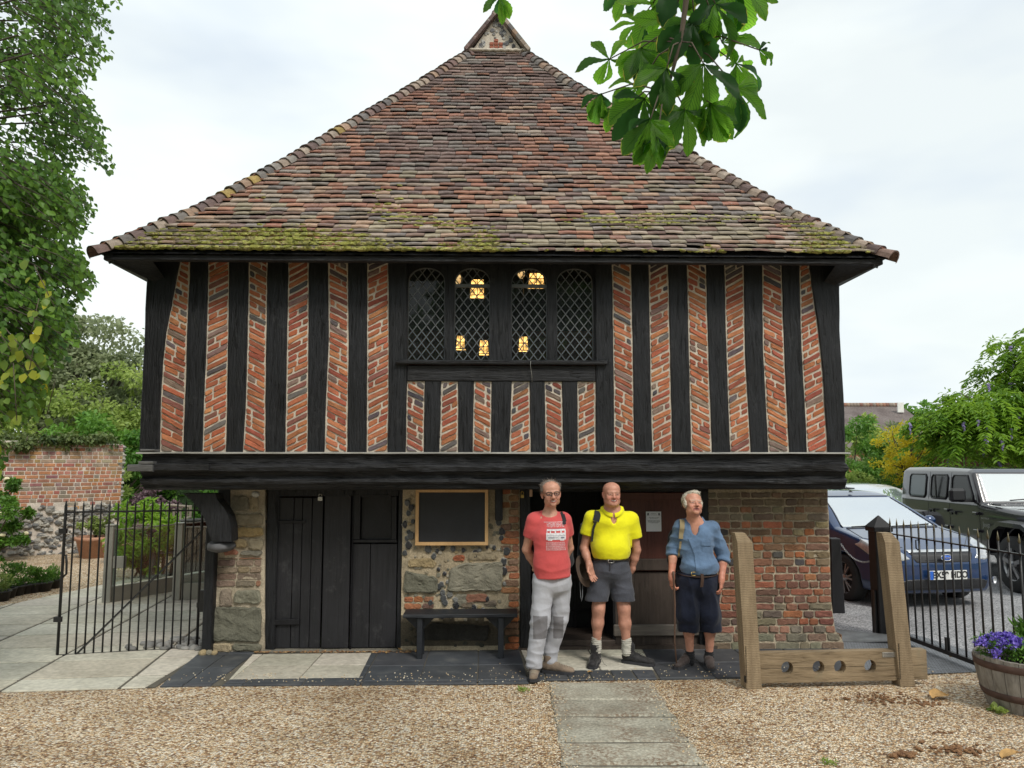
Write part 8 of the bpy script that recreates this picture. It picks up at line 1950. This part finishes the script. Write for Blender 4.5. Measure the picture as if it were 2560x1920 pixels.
 mb=MB(); strap(mb,sb,[Vector((p.x,0,p.z))for p in(V3(J(612,395,0)),V3(J(626,450,0)))],.012,.016); mb.v=[tuple(Vector(p)-o_)for p in mb.v]; mb.build('webbing',MAT['pack'],parent=pk)
MAT['lace']=M('lace',(.30,.26,.20),rough=.9,b=0); MAT['frame_black']=M('frame_black',(.012,.01,.01),rough=.3,b=0); MAT['strap_grey']=cloth_mat('strap_grey',(.22,.23,.25)); MAT['leather']=M('leather',(.025,.018,.014),rough=.45,var=.3,b=.3)
red_man()
# -- man in the yellow polo shirt
def yellow_man():
 f=Fig('person','bald smiling man in a bright yellow polo shirt and dark grey shorts with heavy boots',(.99,7.46,.018),7.46); J=f.J; t=f.t
 hc=J(957,250,-.04); Rm=rotm(7,2,0); H=lambda x,y,z:np.array(V3(hc)+Rm@Vector((x,y,z))); hs=.92
 nb=J(962,362,.03); shL=J(812,425,.06); shR=J(1098,430,.06); elL=J(757,640,.08); wrL=J(795,765,-.06); elR=J(1140,655,.10); wrR=J(1100,805,.13)
 S=SDF((-.40,-.30,-.02),(.40,.34,1.82),.0065,fx=[(hc[0]-.10,hc[0]+.10,.0036),(wrL[0]-.06,wrL[0]+.07,.0042)],fy=[(hc[1]-.13,hc[1]+.12,.0042)],fz=[(hc[2]-.14,hc[2]+.14,.0036),(wrL[2]-.20,wrL[2]+.02,.0045)])
 headsdf(S,hc,Rm,hs,1.0,.003,1.15,1.06); S.ell(H(0,-.035,-.085),(.056,.05,.03),.03); S.cap(H(0,.02,-.05),nb-(0,0,.03),.066,.072,.03); S.cap(shL,shR,.06,.06,.04); S.cap(nb-(0,0,.05),J(955,700,.03),.10,.12,.05)
 for a,b,c in((shL,elL,wrL),(shR,elR,wrR)):S.cap(a,b,.052,.041,.02); S.cap(b,b+(c-b)*.4,.041,.041,.015); S.cap(b+(c-b)*.4,c,.041,.027,.015)
 hand(S,wrL,(.22,-.1,-1),(.6,-.8,-.1),1,.42,1.02,thumb=.4); hand(S,wrR,(-.5,.6,-.5),(-1,0,0),-1,.8)
 hL=J(880,850,.05); hR=J(1020,850,.05); kL=J(862,1085,.0); kR=J(1048,1085,.0); aL=J(848,1345,.04); aR=J(1066,1355,.02)
 for a,b,c in((hL,kL,aL),(hR,kR,aR)):
  S.cap(a,b,.088,.056,.03); S.cap(b+(0,.01,.02),b-(0,-.01,.05),.056,.048,.03); S.ell(b+(0,-.035,.0),(.030,.022,.034),.02); m=b+(c-b)*.38; S.cap(b,m,.048,.056,.03); S.ell(m+(0,.022,.02),(.046,.045,.085),.03); S.cap(m,c,.052,.035,.03)
 sk=SK*(1.02,.98,.98)
 def colf(V):
  col=np.tile(sk,(len(V),1)); leg=V[:,2]<1.0; n=np.array([noise.noise(v*14)for v in V]); col[leg]*=(1.0+.12*n[leg])[:,None]
  paint_head(V,col,hc,Rm,hs,(.34,.22,.16),1.0,.005,True,squint=1.3,ruddy=1.0); return col
 finish(S,'body',MAT['skin'],t,None,colf)
 T=SDF((-.42,-.30,.93),(.42,.34,1.60),.006); T.cap(shL+(.03,0,-.01),shR+(-.03,0,-.01),.070,.070,.05); T.cap(nb-(0,0,.045),nb-(0,0,.10),.085,.12,.06); ch=J(955,520,.02); be=J(955,640,-.015)
 T.ell(ch+(0,.03,.03),(.19,.125,.18),.07); T.ell(be+(0,.02,.0),(.172,.155,.16),.08); T.cap(be+(-.04,.03,-.02),be+(.04,.03,-.02),.13,.13,.06)
 for a,b in((shL,elL),(shR,elR)):T.cap(a,a+(b-a)*.72,.072,.074,.04,)
 for a,b,f_ in((shL,elL,.56),(shR,elR,.60)):
  d=(b-a)/np.linalg.norm(b-a); c=a+(b-a)*f_; X=(T.x-c[0])[:,None,None]*d[0]+(T.y-c[1])[None,:,None]*d[1]+(T.z-c[2])[None,None,:]*d[2]; rr_=np.sqrt((T.x-c[0])[:,None,None]**2+(T.y-c[1])[None,:,None]**2+(T.z-c[2])[None,None,:]**2)-.15
  lim=(T.x[:,None,None]-(a[0]+(b[0]-a[0])*.3))*(1 if a is shL else-1)-.012; T.comb((slice(None),)*3,np.maximum(np.maximum(-X,rr_),lim),.006,'sub')
 wz=J(955,712,0)[2]; T.half((0,0,wz),(0,0,-1)); T.ell(nb+(0,.01,.02),(.078,.078,.06),.01,'sub'); T.ell(nb+(0,-.10,-.055),(.030,.09,.075),.012,'sub'); T.ell(nb+(0,-.06,.0),(.05,.06,.035),.012,'sub')
 MAT['yellow_pique']=cloth_mat('yellow_pique',(.80,.76,.012),wr=.25); sh,SV,SF=finish(T,'polo_shirt',MAT['yellow_pique'],t,lambda V:nz(V,(3.5,3.5,8),.0045)+nz(V,(10,10,16),.0022,4)*np.clip((1.15-V[:,2])*6,.3,1.5)); sb=bvh(SV,SF)
 mb=MB(); K=24
 for sg in(-1,1):
  P=[]
  for i in range(K+1):
   a=math.pi*(.02+.955*i/K); x,y=math.sin(a)*sg,math.cos(a); r0=.086; z0=.026-.045*max(0,-y)**1.3
   top_=Vector((nb[0]+x*r0*.95,nb[1]+.012+y*r0,nb[2]+z0+.012)); w=.040+.030*max(0,-y)**3; bot=Vector((nb[0]+x*(r0+w*.75),nb[1]+.012+y*(r0+w*.65)-.004,nb[2]+z0-w*.62)); mid=(top_+bot)/2+Vector((x*.008,y*.008,.008)); P+=[top_,mid,bot,bot+Vector((-x*.003,-y*.003,-.003))]
  mb.add(P,[(i*4+k,i*4+k+1,(i+1)*4+k+1,(i+1)*4+k)for i in range(K)for k in range(3)],smooth=True)
 mb.build('collar',MAT['yellow_pique'],parent=sh)
 MAT['white_cotton']=cloth_mat('white_cotton',(.74,.74,.76)); mb=MB(); strap(mb,sb,[Vector(tuple(nb+(-.030,0,-.045))),Vector(tuple(nb+(-.012,0,-.115)))],.022,.003,off=.001); mb.build('placket',MAT['white_cotton'],parent=sh)
 mb=MB(); h=sb.ray_cast(Vector(tuple(J(1050,453,-.8))),Vector((0,1,0))); mb.blob(tuple((h[0]or Vector())),(.014,.002,.0035),8,4,.1); mb.build('small_emblem',MAT['white_cotton'],parent=sh)
 wc_=J(950,722,.03); mb=MB(); mb.tube([tuple(wc_+(.168*math.sin(a),-.137*math.cos(a)+.0,.004))for a in np.linspace(0,2*math.pi,41)],.020,8,flat=.3,cap=False,up=(0,0,1)); blt=mb.build('belt',MAT['leather'],parent=t)
 mb=MB(); bx=float(J(942,728,0)[0]);
 for a,b in(((-.026,-.014),(.026,-.014)),((-.026,.014),(.026,.014)),((-.026,-.014),(-.026,.014)),((.026,-.014),(.026,.014))):mb.tube([(bx+a[0],wc_[1]-.150,wc_[2]+a[1]),(bx+b[0],wc_[1]-.150,wc_[2]+b[1])],.003,5)
 mb.build('buckle',MAT['steel'],parent=blt)
 Q=SDF((-.30,-.26,.58),(.30,.30,1.06),.006); Q.cap(wc_+(-.05,0,-.02),wc_+(.05,0,-.02),.118,.118,.04,flat=(1,1.08,1)); Q.ell(J(948,800,.04),(.175,.145,.13),.05)
 for a,kx,zx in((hL,J(845,1022,.02),1),(hR,J(1045,1022,.02),1)):Q.cap(a,kx,.105,.098,.04,flat=(1,1.05,1)); Q.cap(a+(kx-a)*.6,kx-(0,0,.05),.098,.100,.02)
 Q.half((0,0,wz+.004),(0,0,1)); Q.half((0,0,J(950,1026,0)[2]),(0,0,-1))
 MAT['charcoal_cotton']=cloth_mat('charcoal_cotton',(.062,.066,.082),var=.2,wr=.5); finish(Q,'shorts',MAT['charcoal_cotton'],t,lambda V:nz(V,(5,5,12),.0065)+nz(V,(12,12,6),.003,9))
 mb=MB(); mb.tube([tuple(J(948,735,-.105)),tuple(J(946,790,-.12)),tuple(J(944,850,-.085))],.003,5); mb.build('fly_seam',MAT['leather'],parent=t)
 MAT['sock_cream']=cloth_mat('sock_cream',(.50,.48,.42),var=.15,wr=.8,st=(1,1,3)); MAT['boot_black']=cloth_mat('boot_black',(.022,.021,.022),rough=.6,var=.4)
 for sx_,a in enumerate((aL,aR)):
  K_=SDF(a-.10,a+(.10,.10,.14),.006); K_.cap(a+(0,0,.062),a-(0,0,.05),.046,.044,.01); K_.half(a+(0,0,.075),(0,0,1)); finish(K_,'sock',MAT['sock_cream'],t,lambda V:.003*np.sin(V[:,2]*330)+nz(V,(14,14,30),.003))
 for a,toe_ in((aL,J(818,1500,-.14)),(aR,J(1205,1515,-.04))):
  heel=np.array([a[0],a[1]+.035,0]); toe=np.array([toe_[0],toe_[1],0]); toe=heel+(toe-heel)/np.linalg.norm(toe-heel)*.285; B_=SDF(np.minimum(heel,toe)-.12,np.maximum(heel,toe)+(.12,.12,.24),.006); boot(B_,heel+(0,0,.012),toe,.145,.048)
  bo,BV,BF=finish(B_,'boot',MAT['boot_black'],t,lambda V:nz(V,(24,24,24),.002)); sole(bo,heel,toe,MAT['sole'],.05); bb=bvh(BV,BF); u=(toe-heel)/.285; mb=MB()
  for k in range(7):
   c=V3(heel+u*(.085+k*.022)); s_=Vector((-u[1],u[0],0)); out=[]
   for q in(-1,-.5,0,.5,1):h=bb.ray_cast(c+s_*q*.026+Vector((0,0,.35)),Vector((0,0,-1))); out.append(h[0]+Vector((0,0,.002))if h[0]else c)
   mb.tube(out,.0025,4)
  c=V3(heel+u*.11)+Vector((0,0,.12)); mb.tube([c,c+Vector((.05,-.05,-.03)),c+Vector((.08,-.07,-.09)),c+Vector((.11,-.08,-.112))],.002,4); mb.build('laces',MAT['frame_black'],parent=bo)
 o_=V3(J(800,620,.22)); pk=E('rucksack','black rucksack hanging from one shoulder of the man in yellow','rucksack',tuple(f.r+o_)); K_=SDF((-.19,-.14,-.30),(.19,.16,.30),.009); K_.cap((0,0,-.15),(0,0,.15),.13,.10,.05,flat=(1,.75,1)); finish(K_,'bag',MAT['pack'],pk,lambda V:nz(V,(10,10,10),.007))
 mb=MB(); strap(mb,sb,[Vector(tuple(J(868,332,0))),Vector(tuple(J(852,400,0))),Vector(tuple(J(838,445,0)))],.062,.012); mb.v=[tuple(Vector(p)-o_)for p in mb.v]; mb.build('shoulder_strap',MAT['pack'],parent=pk)
 mb=MB(); strap(mb,sb,[Vector(tuple(J(838,445,0))),Vector(tuple(J(822,500,0))),Vector(tuple(J(812,600,0)))],.022,.006); mb.v=[tuple(Vector(p)-o_)for p in mb.v]; mb.build('webbing',MAT['pack'],parent=pk)
 mb=MB(); q=V3(J(835,452,-.10))-o_; mb.box(tuple(q),(.03,.012,.018),None,bev=.003); mb.build('buckle',MAT['frame_black'],parent=pk)
 ho=V3(J(800,810,-.04)); ht=E('hat','brown brimmed hat with a cord held in the hand of the man in yellow','hat',tuple(f.r+ho)); MAT['hat_brown']=cloth_mat('hat_brown',(.075,.050,.036),var=.3); mb=MB()
 qd=Vector((.25,-.55,.25)).to_track_quat('Z','Y').to_matrix(); P=[]
 prof=[(.0,.085),(.045,.083),(.068,.07),(.080,.02),(.088,0),(.115,.004),(.150,.012)]; KN=28
 for r_,z in prof:
  for k in range(KN):a=2*math.pi*k/KN; P.append(qd@Vector((r_*.78*math.cos(a),r_*1.05*math.sin(a),-z+(.045*abs(math.cos(a))**2*(r_/.15)**3)))+Vector((-.035,.06,.0)))
 mb.add(P,[(i*KN+k,i*KN+(k+1)%KN,(i+1)*KN+(k+1)%KN,(i+1)*KN+k)for i in range(len(prof)-1)for k in range(KN)],smooth=True); mb.build('crown_and_brim',MAT['hat_brown'],parent=ht)
 q0=V3(J(722,870,.0))-ho; mb=MB(); mb.tube([q0,q0+Vector((.006,-.01,-.04)),q0+Vector((.012,-.01,-.16)),q0+Vector((.020,-.01,-.20)),q0+Vector((.028,-.01,-.16)),q0+Vector((.03,-.01,-.05))],.0028,5); mb.build('cord',MAT['strap_grey'],parent=ht)
yellow_man()
# -- man in the blue shirt
def blue_man():
 f=Fig('person','white haired man in a blue shirt and navy knee breeches, looking up',(1.73,7.36,.018),7.36); J=f.J; t=f.t
 hc=J(1546,326,-.03); Rm=rotm(16,17,3)if False else(Matrix.Rotation(R(11),3,'Z')@Matrix.Rotation(R(-13),3,'X')@Matrix.Rotation(R(2),3,'Y')); H=lambda x,y,z:np.array(V3(hc)+Rm@Vector((x,y,z))); hs=.93
 nb=J(1560,445,.05); shL=J(1462,490,.05); shR=J(1690,500,.06); elL=J(1408,640,.08); wrL=J(1393,848,-.02); elR=J(1770,690,.08); wrR=J(1757,865,-.03)
 S=SDF((-.36,-.30,-.02),(.36,.32,1.76),.0065,fx=[(hc[0]-.10,hc[0]+.10,.0036),(wrL[0]-.06,wrL[0]+.06,.0042),(wrR[0]-.06,wrR[0]+.06,.0042)],fy=[(hc[1]-.13,hc[1]+.12,.0042)],fz=[(hc[2]-.14,hc[2]+.13,.0036),(wrL[2]-.19,wrL[2]+.02,.0045)])
 headsdf(S,hc,Rm,hs,.1,.003,1.02,1.0); S.cap(H(0,.02,-.06),nb-(0,0,.02),.055,.062,.03); S.cap(shL,shR,.06,.06,.04); S.cap(nb-(0,0,.04),J(1570,760,.04),.09,.11,.05)
 for a,b,c in((shL,elL,wrL),(shR,elR,wrR)):S.cap(a,b,.048,.038,.02); S.cap(b,b+(c-b)*.35,.039,.040,.015); S.cap(b+(c-b)*.35,c,.040,.027,.015)
 hand(S,wrL,(.05,-.15,-1),(.9,.3,0),-1,1.0,.98); hand(S,wrR,(-.10,-.2,-1),(-.9,.4,0),1,.55,.98)
 hL=J(1510,880,.06); hR=J(1650,880,.06); kL=J(1515,1150,.0); kR=J(1675,1150,.0); aL=J(1528,1420,.05); aR=J(1668,1425,.05)
 for b,c,a in((kL,aL,hL),(kR,aR,hR)):S.cap(a,b,.08,.055,.03); S.cap(b,b+(c-b)*.35,.048,.050,.03); S.ell(b+(c-b)*.35+(0,.02,.02),(.040,.042,.08),.03); S.cap(b+(c-b)*.35,c,.048,.031,.03)
 sk=SK*(1.04,.98,.96)
 def colf(V):
  col=np.tile(sk,(len(V),1)); paint_head(V,col,hc,Rm,hs,(.55,.50,.42),.1,.004,False,squint=1.0,ruddy=.8); arm=(V[:,2]<.95)&(V[:,2]>.45); n=np.array([noise.noise(v*26)for v in V]); col[arm]=col[arm]*(1+.25*n[arm])[:,None]*np.array([.98,.84,.82]); return col
 finish(S,'body',MAT['skin'],t,None,colf)
 T=SDF((-.40,-.28,.82),(.40,.34,1.52),.006); T.cap(shL+(.02,0,.0),shR+(-.02,0,0),.062,.064,.05); T.cap(nb-(0,0,.05),nb-(0,0,.11),.078,.10,.05); ch=J(1565,600,.03); wa=J(1585,770,.01)
 T.ell(ch+(0,.03,.04),(.165,.115,.17),.07); T.cap(ch,wa,.14,.145,.06,flat=(1.1,.85,1)); T.ell(J(1600,775,.0),(.17,.13,.09),.05)
 for a,b,e in((shL,elL,.98),(shR,elR,.98)):T.cap(a,b,.064,.058,.04); T.cap(b,b+((wrL if a is shL else wrR)-b)*.28,.056,.050,.02)
 for a,b,w,f_ in((shL,elL,wrL,.27),(shR,elR,wrR,.30)):
  d=(w-b)/np.linalg.norm(w-b); c=b+(w-b)*f_
  for rr0 in(.0,):T.cap(c-d*.045,c-d*.012,.058,.062,.008)
  X=(T.x-c[0])[:,None,None]*d[0]+(T.y-c[1])[None,:,None]*d[1]+(T.z-c[2])[None,None,:]*d[2]; rr_=np.sqrt((T.x-c[0])[:,None,None]**2+(T.y-c[1])[None,:,None]**2+(T.z-c[2])[None,None,:]**2)-.11
  lim=(T.x[:,None,None]-(b[0]))*(1 if a is shL else-1)-.075; T.comb((slice(None),)*3,np.maximum(np.maximum(-X,rr_),lim),.005,'sub')
 T.half(J(1580,822,0),(0,0,-1)); T.ell(nb+(0,.01,.03),(.064,.066,.06),.01,'sub'); T.ell(nb+(-.02,-.10,-.045),(.040,.085,.085),.012,'sub')
 MAT['blue_denim']=cloth_mat('blue_denim',(.105,.17,.275),var=.22,wr=.55); sh,SV,SF=finish(T,'shirt',MAT['blue_denim'],t,lambda V:nz(V,(5,5,11),.0075)+nz(V,(12,12,18),.0032,2)); sb=bvh(SV,SF)
 def band(pts,w,nm,mat,th=.003,off=.002):mb=MB(); strap(mb,sb,[Vector(tuple(p))for p in pts],w,th,off=off); return mb.build(nm,MAT[mat],parent=sh)
 band([J(1512,560,0),J(1555,680,0),J(1560,805,0)],.034,'placket','blue_denim')
 band([J(1590,600,0),J(1675,606,0)],.036,'pocket_flap','blue_denim',.004); band([J(1598,650,0),J(1672,655,0)],.065,'pocket','blue_denim',.002)
 mb=MB()
 for sg,pts in((-1,[J(1500,418,.06),J(1492,445,-.02),J(1490,500,-.045)]),(1,[J(1612,410,.07),J(1622,440,.0),J(1612,492,-.03)])):
  P=[]
  for p in pts:p=V3(p); P+=[p,p+Vector((sg*.018,.01,-.012)),p+Vector((sg*.040,.005,-.045))]
  P[-1]=P[-2]+Vector((sg*.006,0,-.02)); mb.add(P,[(i*3+k,i*3+k+1,(i+1)*3+k+1,(i+1)*3+k)for i in range(2)for k in range(2)],smooth=True)
 mb.build('collar',MAT['blue_denim'],parent=sh)
 wc_=J(1580,822,.03); mb=MB(); mb.tube([tuple(wc_+(.168*math.sin(a),-.132*math.cos(a),-.004-.014*math.cos(a)))for a in np.linspace(0,2*math.pi,41)],.019,8,flat=.3,cap=False,up=(0,0,1)); MAT['brown_leather']=M('brown_leather',(.055,.03,.022),rough=.5,var=.3,b=.3); blt=mb.build('belt',MAT['brown_leather'],parent=t)
 mb=MB(); strap_pts=[J(1615,826,-.125),J(1618,870,-.125),J(1612,925,-.12)]; P=[]
 for p in strap_pts:p=V3(p); P+=[p+Vector((-.014,0,0)),p+Vector((.014,0,0)),p+Vector((.014,-.004,0)),p+Vector((-.014,-.004,0))]
 mb.add(P,[(i*4+k,i*4+(k+1)%4,(i+1)*4+(k+1)%4,(i+1)*4+k)for i in range(2)for k in range(4)]); mb.build('belt_end',MAT['brown_leather'],parent=blt)
 mb=MB(); c=V3(J(1555,828,-.13));
 for a,b in(((-.02,-.015),(.02,-.015)),((-.02,.015),(.02,.015)),((-.02,-.015),(-.02,.015))):mb.tube([(c.x+a[0],c.y,c.z+a[1]),(c.x+b[0],c.y,c.z+b[1])],.003,5)
 mb.build('buckle',MAT['brass'],parent=blt)
 Q=SDF((-.32,-.26,.32),(.32,.32,.98),.006); Q.cap(wc_+(-.05,0,-.03),wc_+(.05,0,-.03),.112,.112,.04,flat=(1,1.05,1)); Q.ell(J(1585,900,.05),(.18,.14,.13),.05)
 for a,k_,b in((hL,J(1512,1120,.0),J(1518,1225,.01)),(hR,J(1672,1120,.0),J(1675,1225,.01))):Q.cap(a,k_,.108,.094,.04); Q.cap(k_,b,.092,.084,.03); Q.cap(b+(-.03,0,.0),b+(.03,0,.0),.055,.055,.03,flat=(1,1.35,1))
 Q.half((0,0,wc_[2]+.0),(0,0,1))
 MAT['navy_cotton']=cloth_mat('navy_cotton',(.006,.009,.022),var=.3,wr=.5); finish(Q,'breeches',MAT['navy_cotton'],t,lambda V:nz(V,(9,9,2.5),.014)+nz(V,(12,12,8),.005,5))
 MAT['sock_black']=cloth_mat('sock_black',(.012,.012,.014),wr=.8); MAT['shoe_brown']=cloth_mat('shoe_brown',(.055,.040,.036),rough=.6,var=.3)
 for a in(aL,aR):K_=SDF(a-.10,a+(.10,.10,.10),.006); K_.cap(a+(0,0,.035),a-(0,0,.05),.041,.046,.01); K_.half(a+(0,0,.045),(0,0,1)); finish(K_,'sock',MAT['sock_black'],t,lambda V:.003*np.sin(V[:,2]*260))
 for a,toe_ in((aL,J(1432,1510,-.10)),(aR,J(1685,1535,-.2))):
  heel=np.array([a[0],a[1]+.04,0]); toe=np.array([toe_[0],toe_[1],0]); toe=heel+(toe-heel)/np.linalg.norm(toe-heel)*.27; B_=SDF(np.minimum(heel,toe)-.12,np.maximum(heel,toe)+(.12,.12,.18),.006); boot(B_,heel+(0,0,.012),toe,.062,.044)
  bo,BV,BF=finish(B_,'shoe',MAT['shoe_brown'],t,lambda V:nz(V,(22,22,22),.0015)); sole(bo,heel,toe,MAT['sole'],.048)
 MAT['hair_white']=hairmat('hair_white',(.36,.32,.25),(.62,.57,.47)); Hs=SDF(hc-.15,hc+.17,.0045); Hs.ell(H(0,.024,.048),(.088,.094,.081),.01,'add',Rm); Hs.ell(H(.01,-.030,.105),(.055,.045,.022),.02,'add',Rm); Hs.ell(H(0,-.062,-.010),(.070,.070,.095),.012,'sub',Rm); Hs.ell(H(0,-.02,-.12),(.15,.15,.085),.01,'sub',Rm); Hs.ell(H(-.01,-.095,.062),(.055,.035,.036),.012,'sub',Rm)
 for x in(-1,1):Hs.ell(H(x*.078,-.012,.008),(.013,.026,.04),.012,'add',Rm)
 hb_,HV_,HF=finish(Hs,'hair',MAT['hair_white'],t,lambda V:nz(V,(40,60,60),.005))
 def fn(rs):
  i=rs.randint(len(HV_)); p=HV_[i]; l=(p-hc); n_=l/np.linalg.norm(l); d=n_*.12+rs.normal(size=3)*.18+np.array([.45+rs.normal()*.3,.35,.1 if l[2]>.06 else-.8]); return p,d,n_
 hair_strands('hair_wisps',fn,1100,.024,MAT['hair_white'],hb_,.002,8)
 o_=V3(J(1440,640,.2)); pk=E('shoulder_bag','bag with a khaki shoulder strap behind the man in the blue shirt','bag',tuple(f.r+o_)); K_=SDF((-.17,-.12,-.24),(.17,.14,.24),.009); K_.cap((0,0,-.1),(0,0,.1),.11,.09,.05,flat=(1,.7,1)); finish(K_,'bag',MAT['pack'],pk,lambda V:nz(V,(10,10,10),.006))
 MAT['khaki']=cloth_mat('khaki',(.25,.20,.11)); mb=MB(); strap(mb,sb,[Vector(tuple(J(1470,428,0))),Vector(tuple(J(1462,500,0))),Vector(tuple(J(1455,575,0)))],.044,.010); mb.v=[tuple(Vector(p)-o_)for p in mb.v]; mb.build('shoulder_strap',MAT['khaki'],parent=pk)
 mb=MB(); strap(mb,sb,[Vector(tuple(J(1455,590,0))),Vector(tuple(J(1448,680,0))),Vector(tuple(J(1440,780,0)))],.020,.006); mb.v=[tuple(Vector(p)-o_)for p in mb.v]; mb.build('webbing',MAT['khaki'],parent=pk)
 a=V3(J(1408,850,-.06)); b=V3(J(1432,1462,-.10)); b.z=0; sk_=E('walking_stick','thin brown walking stick held by the man in the blue shirt','walking stick',tuple(f.r+b)); mb=MB(); d=a-b; mb.tube([(0,0,0),d*.3+Vector((-.012,0,0)),d*.7+Vector((.004,0,0)),d,d+Vector((.0,0,.05))],[.006,.0075,.008,.010,.011],8); MAT['stick']=M('stick',(.10,.055,.035),rough=.6,b=.3); mb.build('shaft',MAT['stick'],parent=sk_)
blue_man()
